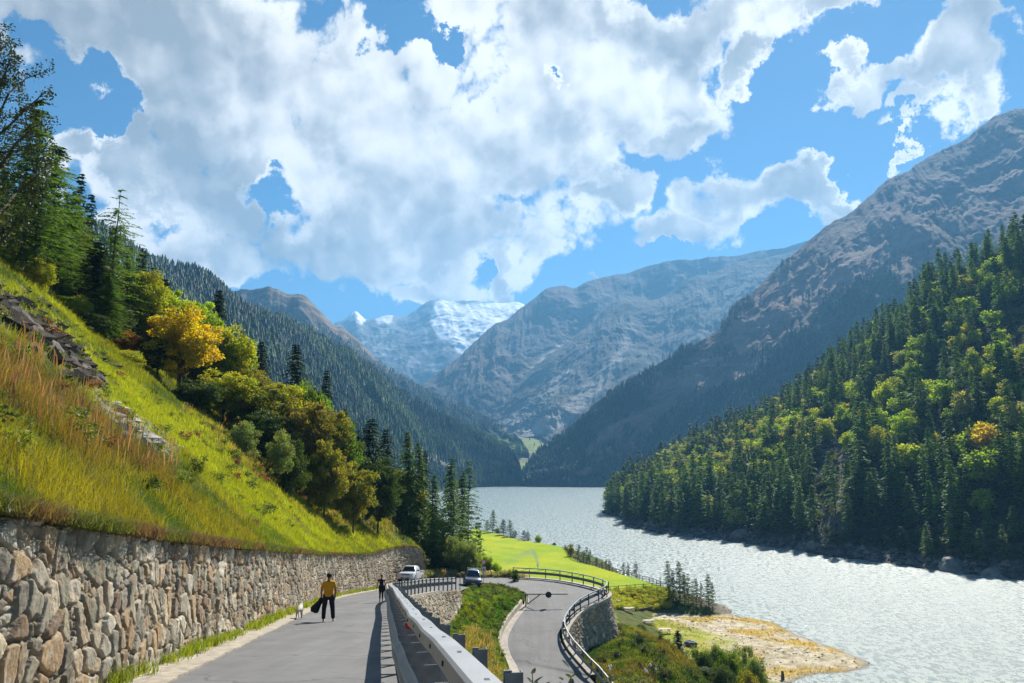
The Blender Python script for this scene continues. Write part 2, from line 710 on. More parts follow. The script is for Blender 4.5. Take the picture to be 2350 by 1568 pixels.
# far glacier mountain
Ya = 6300
crA = [PY(u, v, Ya + dy) for u, v, dy in [(560, 900, 400), (660, 820, 300), (740, 762, 200), (772, 742, 100), (792, 735, 80), (815, 716, 60), (838, 734, 60), (858, 733, 50),
                                          (882, 726, 50), (925, 724, 0), (950, 715, 0), (975, 698, 0), (1006, 689, 0), (1040, 692, 0), (1100, 693, 0),
                                          (1150, 694, 0), (1195, 698, 0), (1260, 730, 0), (1400, 790, 0), (1600, 840, 0)]]
bsA = [PY(u, v, 4100 - (u - 900) * 0.3) for u, v in [(560, 960), (660, 950), (760, 930), (860, 920), (960, 930), (1060, 930), (1160, 940), (1300, 940), (1450, 940), (1600, 940)]]
G, g1, g2 = mountain('a', bsA, crA, 420, 220, 90, 300, conc=0.72, k=11, crag=40)
u, v = masks_uv(G)
nz = (fbm(u / 40, v / 40, 4, 5) - 0.5) * 50
c = tone(g1, g2, G, (0.05, 0.06, 0.07), (0.13, 0.13, 0.14), 3, 150)
sn = poly_mask(u, v, [(1000, 690), (1030, 687), (1060, 700), (1200, 690), (1215, 715), (1190, 735), (1150, 755), (1120, 772), (1085, 768), (1060, 790), (1010, 775), (985, 735), (990, 705)], 5, nz * 0.3)
sn = np.maximum(sn, poly_mask(u, v, [(1030, 785), (1110, 775), (1120, 800), (1050, 812)], 6, nz * 0.5))
sn = np.maximum(sn, poly_mask(u, v, [(790, 735), (815, 710), (840, 732), (830, 745), (815, 735)], 4, nz * 0.2) * sstep(0.4, 0.5, g2 + 0.1))
sn = np.maximum(sn, poly_mask(u, v, [(862, 728), (900, 726), (895, 740), (870, 742)], 5, nz * 0.2))
dust = sstep(0.47, 0.56, ridged(u / 60 + g2, v / 12, 5, 9)) * poly_mask(u, v, [(760, 760), (980, 700), (1160, 760), (1100, 860), (900, 850), (800, 800)], 30)
sn = np.maximum(sn, dust * sstep(0.50, 0.62, fbm(u / 25, v / 14, 5, 4)) * 0.22)
c = mixc(c, (0.93, 0.94, 0.95), sn)
surf_mesh('glacier_mountain', G, c, M_mount)['kind'] = 'structure'


def crestpts(lst):
    return [PY(u, v, Y) for u, v, Y in lst]


# back centre-right massif
crB = crestpts([(900, 930, 3000), (1000, 862, 3100), (1045, 828, 3200), (1100, 775, 3350), (1130, 752, 3450), (1165, 733, 3550), (1200, 708, 3650), (1222, 690, 3700), (1238, 675, 3750), (1262, 660, 3800), (1290, 656, 3850),
                (1322, 662, 3850), (1345, 648, 3850), (1380, 638, 3900), (1430, 630, 3950), (1480, 614, 4000), (1540, 599, 4000), (1600, 597, 4000), (1625, 591, 4000), (1690, 589, 4000), (1740, 580, 4000),
                (1800, 569, 4000), (1870, 545, 4000), (2000, 500, 4000), (2200, 430, 4000)])
bsB = crestpts([(900, 1040, 2300), (1000, 1015, 2350), (1080, 1010, 2400), (1160, 1006, 2450), (1240, 1003, 2500), (1330, 1003, 2550), (1450, 1003, 2600), (1600, 1003, 2700), (1800, 1003, 2800), (2000, 1003, 2900), (2200, 1003, 3000)])
G, g1, g2 = mountain('b', bsB, crB, 560, 360, 110, 330, conc=1.05, k=31, crag=34, rough=0.6)
u, v = masks_uv(G)
nz = (fbm(u / 50, v / 50, 4, 15) - 0.5) * 70
c = tone(g1, g2, G, (0.045, 0.05, 0.045), (0.12, 0.11, 0.10), 13, 170)
br = sstep(0.45, 0.6, fbm(u / 70, v / 40, 5, 22)) * sstep(1000, 760, v)
c = mixc(c, (0.17, 0.10, 0.065), br * 0.6)
st = poly_mask(u, v, [(1210, 850), (1250, 810), (1360, 745), (1365, 760), (1290, 810), (1230, 850)], 5, nz * 0.15)  # pale streak: sunlight along the gully edge put into the colour
c = mixc(c, (0.42, 0.34, 0.27), st * 0.9)
surf_mesh('massif', G, c, M_mount)['kind'] = 'structure'

# nearer spur of the massif with scree fans
crB1 = crestpts([(1085, 985, 2500), (1120, 950, 2600), (1170, 900, 2750), (1216, 852, 2900), (1262, 815, 2950), (1300, 788, 3050), (1345, 755, 3150), (1385, 712, 3200), (1417, 690, 3250), (1440, 687, 3300), (1500, 690, 3300), (1540, 668, 3350), (1585, 638, 3400),
                 (1630, 630, 3450), (1700, 604, 3500), (1800, 585, 3500), (1900, 545, 3500), (2100, 480, 3500)])
bsB1 = crestpts([(1130, 1030, 2200), (1160, 1016, 2200), (1200, 1005, 2200), (1235, 1001, 2180), (1262, 1012, 2050), (1300, 1016, 2000), (1380, 1020, 2000), (1480, 1020, 2000), (1600, 1020, 2100), (1800, 1020, 2200), (2100, 1020, 2400)])
G, g1, g2 = mountain('b1', bsB1, crB1, 560, 360, 78, 240, conc=1.12, k=47, crag=22, rough=0.62)
u, v = masks_uv(G)
nz = (fbm(u / 50, v / 50, 4, 35) - 0.5) * 70
c = tone(g1, g2, G, (0.045, 0.05, 0.045), (0.12, 0.11, 0.10), 17, 150)
pk = poly_mask(u, v, [(1590, 835), (1640, 800), (1720, 770), (1860, 750), (1860, 860), (1600, 880)], 20, nz * 0.8) * sstep(0.5, 0.62, ridged(u / 120, v / 16, 5, 8))
c = mixc(c, (0.42, 0.27, 0.19), pk * 0.9)
hi = sstep(0.55, 0.7, ridged(u / 100 + g2, v / 25, 5, 18)) * sstep(880, 650, v)
c = mixc(c, (0.22, 0.19, 0.165), hi * 0.45)
for P_ in ([(1130, 985), (1245, 900), (1300, 840), (1310, 850), (1270, 920), (1215, 1000), (1150, 1010)], [(1220, 995), (1290, 935), (1400, 830), (1450, 740), (1460, 760), (1420, 850), (1330, 950), (1260, 1010)],
           [(1190, 1000), (1232, 968), (1275, 952), (1262, 985), (1235, 1005)]):
    sc = poly_mask(u, v, P_, 8, nz * 0.25)
    c = mixc(c, (0.40, 0.36, 0.32), sc * (0.95 if len(P_) < 6 else 0.55))
gr = poly_mask(u, v, [(1180, 940), (1290, 890), (1310, 900), (1230, 960)], 15, nz * 0.6)
c = mixc(c, (0.05, 0.07, 0.04), gr * 0.6)
surf_mesh('massif_spur', G, c, M_mount)['kind'] = 'structure'

# left far brown ridge running into a forested ridge
crC = crestpts([(380, 700, 2300), (480, 690, 2300), (540, 668, 2350), (556, 664, 2350), (575, 668, 2350), (600, 668, 2350), (620, 663, 2350), (642, 670, 2350), (668, 678, 2350), (690, 680, 2350), (712, 698, 2350), (735, 722, 2350), (758, 742, 2350), (785, 758, 2350), (820, 785, 2350), (862, 822, 2300),
                (930, 872, 2250), (1005, 916, 2150), (1076, 946, 2050), (1128, 972, 1950), (1175, 998, 1850), (1200, 1022, 1750)])
bsC = crestpts([(380, 1000, 1700), (480, 1000, 1700), (600, 1000, 1700), (700, 1010, 1700), (800, 1020, 1700), (900, 1030, 1700), (1000, 1040, 1700), (1080, 1050, 1650), (1140, 1052, 1600), (1185, 1050, 1600), (1215, 1052, 1560)])
G, g1, g2 = mountain('c', bsC, crC, 300, 160, 70, 130, conc=1.0, k=61, crag=26)
u, v = masks_uv(G)
c = tone(g1, g2, G, (0.10, 0.08, 0.06), (0.26, 0.19, 0.14), 27, 60)
frc = poly_mask(u, v, [(780, 775), (862, 835), (900, 850), (1200, 990), (1250, 1100), (800, 1100), (380, 900), (380, 720), (560, 700), (640, 720)], 14, (fbm(u / 30, v / 30, 4, 3) - .5) * 60)
c = mixc(c, (0.035, 0.055, 0.03), frc)
mdw = poly_mask(u, v, [(1112, 992), (1140, 1003), (1200, 1015), (1240, 1028), (1232, 1042), (1180, 1040), (1140, 1020)], 4)
c = mixc(c, (0.20, 0.24, 0.06), mdw)
GC = G
surf_mesh('far_left_ridge', G, c, M_mount)['kind'] = 'structure'

# left forested ridge above the lake
crD = crestpts([(-900, 380, 420), (-500, 420, 480), (-200, 450, 560), (60, 490, 680), (200, 520, 780), (276, 556, 860), (330, 592, 900), (375, 606, 950), (450, 622, 1000), (490, 648, 1020), (530, 684, 1050), (600, 716, 1100), (703, 756, 1180), (780, 800, 1250), (858, 850, 1320),
                (918, 898, 1380), (1023, 961, 1420), (1080, 990, 1430), (1114, 1003, 1420), (1150, 1030, 1390), (1185, 1055, 1350), (1192, 1092, 1310)])
bsD = [np.array(p, float) for p in [(-110, 200, -31), (-100, 300, -31), (-90, 420, -31), (-85, 560, -31), (-90, 720, -31), (-92, 880, -31), (-84, 1040, -31), (-72, 1160, -31), (-55, 1240, -31), (-25, 1275, -31), (5, 1290, -30), (18, 1300, -28)]]
G, g1, g2 = mountain('d', bsD, crD, 420, 200, 42, 95, conc=1.0, k=71, crag=6)
u, v = masks_uv(G)
c = tone(g1, g2, G, (0.035, 0.05, 0.03), (0.07, 0.075, 0.04), 37, 40)
rk = poly_mask(u, v, [(930, 1010), (1010, 1040), (1080, 1070), (1080, 1100), (980, 1070), (900, 1040)], 12, (fbm(u / 12, v / 12, 4, 3) - .5) * 60)
c = mixc(c, (0.28, 0.24, 0.19), rk * 0.8)
GD = G
surf_mesh('left_forest_ridge', G, c, M_mount)['kind'] = 'structure'

# right big mountain
crE = crestpts([(1178, 1108, 1330), (1210, 1075, 1380), (1240, 1045, 1400), (1285, 1010, 1420), (1330, 975, 1430), (1365, 935, 1440), (1400, 905, 1450), (1440, 882, 1460), (1480, 858, 1480), (1520, 830, 1500), (1560, 806, 1520), (1600, 790, 1550), (1640, 768, 1580), (1670, 735, 1600),
                (1690, 700, 1620), (1720, 680, 1650), (1760, 640, 1700), (1790, 610, 1720), (1810, 596, 1740), (1850, 562, 1780), (1870, 548, 1800), (1900, 522, 1820), (1940, 500, 1850), (1990, 460, 1880), (2050, 412, 1900), (2085, 396, 1920), (2100, 380, 1930), (2150, 350, 1950), (2200, 332, 1960), (2230, 308, 1960),
                (2270, 282, 1960), (2300, 268, 1960), (2325, 260, 1950), (2350, 255, 1950), (2500, 200, 1900), (2700, 150, 1850), (3100, 100, 1800)])
bsE = [np.array(p, float) for p in [(0, 1285, -31), (40, 1272, -31), (90, 1262, -31), (150, 1255, -31), (210, 1235, -31), (260, 1160, -31), (330, 1050, -31), (420, 960, -20), (520, 900, 0), (650, 850, 30), (800, 800, 60), (1000, 760, 100), (1300, 750, 140)]]
G, g1, g2 = mountain('e', bsE, crE, 760, 440, 52, 170, conc=1.12, k=81, crag=26, tp=0.95, rough=0.62)
u, v = masks_uv(G)
nz = (fbm(u / 40, v / 40, 5, 25) - 0.5) * 80
c = tone(g1, g2, G, (0.15, 0.095, 0.078), (0.26, 0.165, 0.125), 41, 80)
rock = sstep(0.46, 0.62, ridged(u / 90, v / 60, 6, 44)) * sstep(700, 420, v)
c = mixc(c, (0.13, 0.115, 0.12), rock * 0.6)
stripes = sstep(0.5, 0.72, fbm((u + v * 0.9) / 14, (u - v) / 90, 5, 91))
c = mixc(c, (0.30, 0.24, 0.19), stripes * 0.18)
bushes = poly_mask(u, v, [(1980, 640), (2060, 590), (2350, 520), (2350, 600), (2150, 620), (2050, 700)], 30, nz) * sstep(0.5, 0.6, fbm(u / 8, v / 8, 4, 6))
c = mixc(c, (0.05, 0.07, 0.035), bushes * 0.8)
tr = np.exp(-((v - (840 - (u - 1600) * 0.03)) / 2.2) ** 2) * poly_mask(u, v, [(1560, 780), (1900, 780), (1900, 880), (1560, 880)], 10)
c = mixc(c, (0.32, 0.27, 0.22), tr * 0.6)
fE = np.maximum(poly_mask(u, v, [(1178, 1120), (1240, 1035), (1340, 960), (1400, 895), (1470, 855), (1560, 795), (1600, 800), (1560, 850), (1500, 880), (1470, 940), (1420, 960), (1340, 1030), (1330, 1090), (1450, 1080), (1470, 1130), (1200, 1140)], 8, nz * 0.4),
                poly_mask(u, v, [(1465, 1020), (1530, 960), (1640, 900), (1730, 860), (1780, 800), (1860, 740), (1900, 680), (1980, 640), (2080, 640), (2300, 560), (2500, 560), (2400, 900), (2000, 1000), (1500, 1060)], 10, nz * 0.5))
c = mixc(c, (0.03, 0.045, 0.028), fE * 0.85)
GE, FE = G, fE
surf_mesh('right_mountain', G, c, M_mount)['kind'] = 'structure'

# valley floor beyond the lake
ys = np.linspace(1225, 2900, 120)
xs = np.linspace(-160, 420, 60)
X, Y = np.meshgrid(xs, ys, indexing='ij')
zc = np.interp(ys, [1225, 1262, 1320, 1450, 1600, 1750, 1900, 2050, 2300, 2900], [-31, -28.6, -27, -22, -10, 12, 38, 60, 95, 130])
Z = zc[None, :] + (fbm(X / 60, Y / 60, 5, 3) - 0.5) * np.interp(Y, [1225, 1300, 1500], [1.0, 2, 14])
Gv = np.stack([X, Y, Z], -1)
u, v = masks_uv(Gv)
c = mixc((0.13, 0.13, 0.07), (0.22, 0.19, 0.13), sstep(0.4, 0.6, fbm(X / 18, Y / 30, 5, 6)))
c = mixc(c, (0.20, 0.26, 0.05), poly_mask(u, v, [(1165, 1065), (1215, 1058), (1225, 1066), (1185, 1088), (1170, 1085)], 3))
c = mixc(c, (0.20, 0.24, 0.06), poly_mask(u, v, [(1112, 990), (1240, 1010), (1245, 1035), (1180, 1045)], 5))
c = mixc(c, (0.17, 0.15, 0.13), sstep(1400, 1290, Y) * 0.8)
surf_mesh('valley_floor', Gv, c, col_mat('valley_ground', 0.05, 0.3))['kind'] = 'structure'
# stream winding into the lake
rp = [PZ(u_, v_, z_) for u_, v_, z_ in [(1088, 1112, -26.6), (1125, 1108, -26.5), (1160, 1103, -26), (1172, 1096, -24), (1180, 1088, -21)]]
rp = spline(rp, 30)
w_ = np.linspace(7, 4, 30)
me = np_mesh('river', np.concatenate([rp + [0, -1, 0] * w_[:, None] * 2, rp + [0, 1, 0] * w_[:, None] * 2]) + [0, 0, 1.5],
             np.array([(i, i + 1, 30 + i + 1, 30 + i) for i in range(29)]), pbr('stream_water', (0.5, 0.55, 0.55), 0.2))
link('river', me)['kind'] = 'structure'

# ------------------------------------------------------------------ lake
def water_material():
    m, N, L, p = new_mat('lake_water')
    p.inputs['Base Color'].default_value = (0.25, 0.32, 0.31, 1)
    p.inputs['IOR'].default_value = 1.33
    tc = N.new('ShaderNodeTexCoord')
    mp = N.new('ShaderNodeMapping')
    mp.inputs['Scale'].default_value = (1, 0.55, 1)
    mp.inputs['Rotation'].default_value = (0, 0, math.radians(-20))
    L.new(tc.outputs['Object'], mp.inputs['Vector'])
    hs = []
    for sc, dt, wgt in ((0.22, 3, 0.22), (1.9, 4, 0.33), (6.5, 3, 0.22)):
        n = N.new('ShaderNodeTexNoise')
        n.inputs['Scale'].default_value = sc
        n.inputs['Detail'].default_value = dt
        n.inputs['Roughness'].default_value = 0.6
        L.new(mp.outputs[0], n.inputs['Vector'])
        q = N.new('ShaderNodeMath')
        q.operation = 'MULTIPLY'
        q.inputs[1].default_value = wgt
        L.new(n.outputs[0], q.inputs[0])
        hs.append(q.outputs[0])
    s1 = N.new('ShaderNodeMath')
    L.new(hs[0], s1.inputs[0])
    L.new(hs[1], s1.inputs[1])
    s2 = N.new('ShaderNodeMath')
    L.new(s1.outputs[0], s2.inputs[0])
    L.new(hs[2], s2.inputs[1])
    rn = N.new('ShaderNodeTexNoise')
    rn.inputs['Scale'].default_value = 0.9
    rn.inputs['Detail'].default_value = 3
    rn.inputs['Roughness'].default_value = 0.7
    L.new(mp.outputs[0], rn.inputs['Vector'])
    rr = N.new('ShaderNodeMapRange')
    rr.inputs[1].default_value, rr.inputs[2].default_value = 0.42, 0.62
    rr.inputs[3].default_value, rr.inputs[4].default_value = 0.15, 0.46
    L.new(rn.outputs[0], rr.inputs[0])
    L.new(rr.outputs[0], p.inputs['Roughness'])
    b = N.new('ShaderNodeBump')
    b.inputs['Strength'].default_value = 1.0
    b.inputs['Distance'].default_value = 0.75
    L.new(s2.outputs[0], b.inputs['Height'])
    L.new(b.outputs[0], p.inputs['Normal'])
    return m


LAKE_Z = -29.0
me = np_mesh('lake', np.array([(-140, -40, LAKE_Z), (1200, -40, LAKE_Z), (1200, 1300, LAKE_Z), (-140, 1300, LAKE_Z)]), np.array([(0, 1, 2, 3)]), water_material())
link('lake', me)['kind'] = 'structure'

# right forested hillside above the shore
crF = crestpts([(1398, 1172, 560), (1415, 1135, 600), (1440, 1105, 640), (1470, 1085, 660), (1550, 1050, 650), (1640, 1005, 620), (1700, 985, 600), (1800, 930, 580), (1900, 850, 550), (2000, 780, 520), (2100, 700, 490), (2160, 640, 480), (2250, 600, 460), (2350, 545, 440), (2500, 480, 420), (2750, 400, 380), (3200, 330, 330), (3900, 300, 260)])
bsF = [PZ(u_, v_, -31) for u_, v_ in [(1385, 1184), (1405, 1196), (1425, 1208), (1440, 1226), (1520, 1240), (1600, 1249), (1700, 1262), (1800, 1275), (1900, 1293), (2000, 1306), (2130, 1326), (2240, 1340), (2350, 1353), (2600, 1385), (3000, 1440), (3800, 1560)]]
G, g1, g2 = mountain('f', bsF, crF, 420, 260, 17, 42, conc=1.0, k=101, crag=5)
u, v = masks_uv(G)
c = tone(g1, g2, G, (0.05, 0.055, 0.03), (0.11, 0.09, 0.055), 51, 12)
sh = sstep(-24.0, -28.0, G[..., 2] + (fbm(G[..., 0] / 8, G[..., 1] / 8, 4, 2) - .5) * 9)
c = mixc(c, mixc((0.13, 0.115, 0.10), (0.26, 0.24, 0.22), sstep(.4, .6, fbm(G[..., 0] / 3, G[..., 1] / 3, 5, 12))), sh)
gl = poly_mask(u, v, [(1880, 1010), (1960, 1010), (1950, 1230), (1830, 1240), (1870, 1130)], 12, (fbm(u / 15, v / 15, 4, 3) - .5) * 60)
c = mixc(c, (0.17, 0.15, 0.14), gl * 0.8)
GF = G
surf_mesh('right_hillside', G, c, col_mat('hillside_ground', 0.3, 0.45, bump=0.9, bscale=0.35, bdist=1.5))['kind'] = 'structure'

# ------------------------------------------------------------------ haze
hz = MB()
hz.box((600, 3400, 690), (5400, 7200, 1600))
m, N, L, p = new_mat('haze')
N.remove(p)
vol = N.new('ShaderNodeVolumePrincipled')
vol.inputs['Color'].default_value = (0.21, 0.56, 1.0, 1)
vol.inputs['Density'].default_value = 0.00014
vol.inputs['Anisotropy'].default_value = 0.25
L.new(vol.outputs[0], N['Material Output'].inputs['Volume'])
o = hz.build('haze', m)
tag(o, kind='stuff')

# ------------------------------------------------------------------ near ground: hillside, roads, slopes, meadow, shore
def roadz(Y):
    return np.interp(Y, [-20, 0, 52, 60, 67, 75, 80, 86, 90], [0.8, -1.7, -8.23, -9.2, -10.0, -10.95, -11.45, -11.95, -12.35])


# wall foot line (x, y, top z, foot z)
WALL = [(-3.3, -6, 0.95, -0.9), (-4.2, 0, 0.55, -1.7), (-5.05, 5.5, -0.05, -2.43), (-5.6, 9, -0.52, -2.9), (-6.0, 12, -0.93, -3.3), (-6.6, 15.5, -1.36, -3.76), (-8.2, 26, -2.56, -5.2), (-10.1, 39, -4.0, -6.95),
        (-12.1, 52, -5.45, -8.65), (-12.9, 63, -6.6, -9.9), (-13.1, 74, -7.7, -11.2), (-13.15, 84, -8.35, -12.1), (-12.9, 90, -8.67, -12.5), (-12.0, 94, -8.9, -12.7), (-10.9, 97, -9.6, -12.8), (-10.3, 98.6, -11.6, -13.0)]
WALL = [(a, b, c, float(roadz(b)) - 0.02 if b < 90 else d) for a, b, c, d in WALL]
EXT = [(-9.7, 102, -13.0, -13.6), (-8.9, 112, -14.8, -16), (-8.2, 127, -17.6, -20), (-9, 150, -21.6, -24), (-14, 200, -24.2, -25), (-22, 260, -25.2, -26), (-34, 330, -26.5, -28), (-60, 400, -29.5, -30)]

HBc = spline(WALL + EXT, 700)
wall_n = len(WALL)
hy = HBc[:, 1]
tan = np.gradient(HBc[:, :2], axis=0)
tan /= np.linalg.norm(tan, axis=1)[:, None]
nor = np.stack([-tan[:, 1], tan[:, 0]], 1)      # to the left, uphill
# smooth normals so far offsets do not fold
ker = np.ones(61) / 61
nor = np.stack([np.convolve(np.pad(nor[:, i], 30, mode='edge'), ker, 'valid') for i in range(2)], 1)
nor /= np.linalg.norm(nor, axis=1)[:, None]
dd = np.r_[np.linspace(-7, -0.4, 8), np.linspace(0.0, 12, 60), np.linspace(12.3, 40, 80), np.linspace(41, 260, 90)]
isw = sstep(101.5, 98.8, hy)
D_, _ = np.meshgrid(dd, hy, indexing='xy')
Dn = np.where(D_ < 0, D_ * (1 - isw)[:, None] + isw[:, None] * (D_ * 0.0 + 0.0), D_)
tan_off = 0.45
GX = HBc[:, 0][:, None] + nor[:, 0][:, None] * (Dn - tan_off * 0)
GY = HBc[:, 1][:, None] + nor[:, 1][:, None] * Dn
sl = 0.80
prof = np.where(Dn < 45, sl * Dn, sl * 45 + (Dn - 45) * 0.66)
prof = np.where(Dn < 0, Dn * 0.9, prof)
prof = prof - 0.10 * np.sin(np.clip(Dn / 5, 0, 1) * math.pi)
GZ = HBc[:, 2][:, None] + prof
wn_ = np.clip(Dn / 2.5, 0, 1)
GZ = GZ + wn_ * ((fbm(GX / 7, GY / 7, 5, 3) - 0.5) * 1.7 + (fbm(GX / 1.4, GY / 1.4, 4, 8) - 0.5) * 0.35) + np.clip(Dn / 50, 0, 1) * (fbm(GX / 45, GY / 45, 4, 9) - 0.5) * 14
Gh = np.stack([GX, GY, GZ], -1)
uH, vH = proj(GX, GY, GZ)
nz = (fbm(GX / 2.5, GY / 2.5, 5, 61) - 0.5)
MROCK = [(-60, 640), (60, 690), (150, 760), (225, 850), (235, 900), (190, 905), (90, 830), (20, 770), (-60, 740)]
MSCREE = [(205, 870), (260, 925), (300, 950), (410, 1030), (405, 1045), (330, 1030), (260, 985), (215, 925)]
rkm = poly_mask(uH, vH, MROCK, 12, nz * 90) * (GY < 100)
scm = poly_mask(uH, vH, MSCREE, 8, nz * 50) * (GY < 100)
c = mixc((0.055, 0.075, 0.018), (0.13, 0.11, 0.03), sstep(0.4, 0.62, fbm(GX / 3, GY / 3, 5, 33)))
c = mixc(c, (0.10, 0.085, 0.07), rkm * 0.9)
c = mixc(c, (0.28, 0.25, 0.22), scm * 0.7)
c = mixc(c, (0.04, 0.045, 0.02), sstep(30, 50, Dn) * 0.7)
M_soil = col_mat('hill_soil', 2.5, 0.4, bump=0.7, bscale=4, bdist=0.15)
surf_mesh('hillside_ground', Gh, c, M_soil)['kind'] = 'structure'
Bhill = BVH['hillside_ground']

# ---- road sections: outer edge | inner edge
RO = [(-2.6, -6), (-3.5, 0), (-5.35, 12.4), (-7.3, 25.4), (-9.5, 40), (-11.35, 52), (-12.1, 62), (-12.2, 72), (-11.9, 80)]
PL = [(1.8, -6), (0.85, 0), (-0.01, 5), (-1.03, 11), (-2.8, 22), (-4.5, 33), (-6.75, 47), (-7.3, 54), (-7.2, 60), (-6.5, 67.5), (-5.15, 75.5)]
RI_Y = [-6, 0, 12, 24, 38, 50, 57, 63, 70]
pl = spline(PL, 400)
RI = [(float(np.interp(y, pl[:, 1], pl[:, 0])) - 0.32, y) for y in RI_Y]
OUT = [np.array([x, y, roadz(y)]) for x, y in RO]
INN = [np.array([x, y, roadz(y)]) for x, y in RI]
OUT += [PZ(*q) for q in [(955, 1331, -12.45), (1000, 1326.5, -12.75), (1060, 1325.5, -12.85), (1120, 1326, -12.95), (1188, 1327, -13.0), (1273, 1333, -13.1), (1357, 1350, -13.2), (1385, 1367, -13.35),
                         (1326, 1398, -13.9), (1295, 1429, -14.4), (1284, 1454, -14.8), (1295, 1488, -15.3), (1338, 1541, -16.0), (1364, 1568, -16.35)]]
OUT += [np.array(p, float) for p in [(8.2, 54, -17.2), (12, 45, -18.3), (17, 36, -19.4), (23, 27, -20.6)]]
INN += [np.array([-5.4, 76, -11.4])] + [PZ(*q) for q in [(1075, 1349, -12.2), (1107, 1347.4, -12.8), (1154, 1350.5, -13.05), (1192, 1360, -13.25), (1206, 1367, -13.4), (1213.6, 1375, -13.5), (1213, 1384, -13.7), (1209, 1394, -13.9),
                                                         (1182, 1429, -14.45), (1167, 1460, -14.95), (1165, 1479, -15.2), (1173, 1507, -15.65), (1190, 1540, -16.05)]]
INN += [np.array(p, float) for p in [(1.3, 57, -16.5), (3.2, 51, -17.3), (7, 42, -18.4), (12.5, 33, -19.5)]]
kk = min(len(OUT), len(INN))
OUTc = spline(OUT[:kk], 520)
INNc = spline(INN[:kk], 520)
# spline() spaces by each curve's own chord; rebuild both on section parameter
def by_section(pts, n):
    p = np.asarray(pts, float)
    m = np.zeros_like(p)
    m[1:-1] = (p[2:] - p[:-2]) / 2
    m[0], m[-1] = p[1] - p[0], p[-1] - p[-2]
    t = np.linspace(0, len(p) - 1, n)
    i = np.clip(np.floor(t).astype(int), 0, len(p) - 2)
    q = (t - i)[:, None]
    return ((2 * q ** 3 - 3 * q ** 2 + 1) * p[i] + (q ** 3 - 2 * q ** 2 + q) * m[i] + (-2 * q ** 3 + 3 * q ** 2) * p[i + 1] + (q ** 3 - q ** 2) * m[i + 1])


OUTc, INNc = by_section(OUT[:kk], 560), by_section(INN[:kk], 560)
tt = np.linspace(0, 1, 22)
GR = OUTc[:, None, :] + (INNc - OUTc)[:, None, :] * tt[None, :, None]


def asphalt():
    m, N, L, p = new_mat('asphalt')
    tc = N.new('ShaderNodeTexCoord')

    def nz(sc, d, r=0.5, mp=None):
        n = N.new('ShaderNodeTexNoise')
        n.inputs['Scale'].default_value, n.inputs['Detail'].default_value, n.inputs['Roughness'].default_value = sc, d, r
        L.new((mp or tc).outputs[0 if mp else 'Object'], n.inputs['Vector'])
        return n.outputs[0]
    a = nz(0.35, 5, 0.6)
    b = nz(60, 3, 0.7)
    f = nz(3.5, 5, 0.6)
    mp = N.new('ShaderNodeMapping')
    mp.inputs['Scale'].default_value = (1.6, 0.05, 1)
    mp.inputs['Rotation'].default_value = (0, 0, math.radians(-9))
    L.new(tc.outputs['Object'], mp.inputs['Vector'])
    st = nz(1.0, 4, 0.6, mp)
    def mr(x, lo, hi):
        r = N.new('ShaderNodeMapRange')
        r.inputs[1].default_value, r.inputs[2].default_value = 0.3, 0.7
        r.inputs[3].default_value, r.inputs[4].default_value = lo, hi
        L.new(x, r.inputs[0])
        return r.outputs[0]
    def mul(x, y):
        q = N.new('ShaderNodeMath')
        q.operation = 'MULTIPLY'
        L.new(x, q.inputs[0])
        L.new(y, q.inputs[1])
        return q.outputs[0]
    k = mul(mul(mr(a, 0.78, 1.2), mr(b, 0.8, 1.2)), mul(mr(st, 0.82, 1.15), mr(f, 0.92, 1.08)))
    v = N.new('ShaderNodeVectorMath')
    v.operation = 'SCALE'
    v.inputs[0].default_value = (0.128, 0.125, 0.123)
    L.new(k, v.inputs['Scale'])
    # hairline cracks
    vo = N.new('ShaderNodeTexVoronoi')
    vo.feature = 'DISTANCE_TO_EDGE'
    vo.inputs['Scale'].default_value = 0.16
    wv = N.new('ShaderNodeVectorMath')
    wn2 = N.new('ShaderNodeTexNoise')
    wn2.inputs['Scale'].default_value = 1.2
    wn2.inputs['Detail'].default_value = 6
    L.new(tc.outputs['Object'], wn2.inputs['Vector'])
    sc = N.new('ShaderNodeVectorMath')
    sc.operation = 'SCALE'
    sc.inputs['Scale'].default_value = 2.0
    L.new(wn2.outputs['Color'], sc.inputs[0])
    L.new(sc.outputs[0], wv.inputs[0])
    L.new(tc.outputs['Object'], wv.inputs[1])
    L.new(wv.outputs[0], vo.inputs['Vector'])
    cr = N.new('ShaderNodeMapRange')
    cr.inputs[1].default_value, cr.inputs[2].default_value = 0.0, 0.010
    cr.inputs[3].default_value, cr.inputs[4].default_value = 0.45, 1.0
    L.new(vo.outputs['Distance'], cr.inputs[0])
    v2 = N.new('ShaderNodeVectorMath')
    v2.operation = 'SCALE'
    L.new(v.outputs[0], v2.inputs[0])
    L.new(cr.outputs[0], v2.inputs['Scale'])
    L.new(v2.outputs[0], p.inputs['Base Color'])
    p.inputs['Roughness'].default_value = 0.78
    bu = N.new('ShaderNodeBump')
    bu.inputs['Strength'].default_value = 0.5
    bu.inputs['Distance'].default_value = 0.01
    L.new(b, bu.inputs['Height'])
    L.new(bu.outputs[0], p.inputs['Normal'])
    return m


me = np_mesh('road', GR.reshape(-1, 3), grid_faces(*GR.shape[:2]), asphalt(), smooth=True)
link('road', me)['kind'] = 'structure'

M_conc = pbr('weathered_concrete', (0.42, 0.37, 0.30), 0.9, noise=0.25, nscale=3, bump=0.4, bscale=25)
M_concw = pbr('pale_concrete', (0.46, 0.40, 0.31), 0.9, noise=0.18, nscale=2, bump=0.3, bscale=20)
M_kerbst = pbr('kerb_stone', (0.36, 0.31, 0.24), 0.9, noise=0.3, nscale=4, bump=0.6, bscale=14)


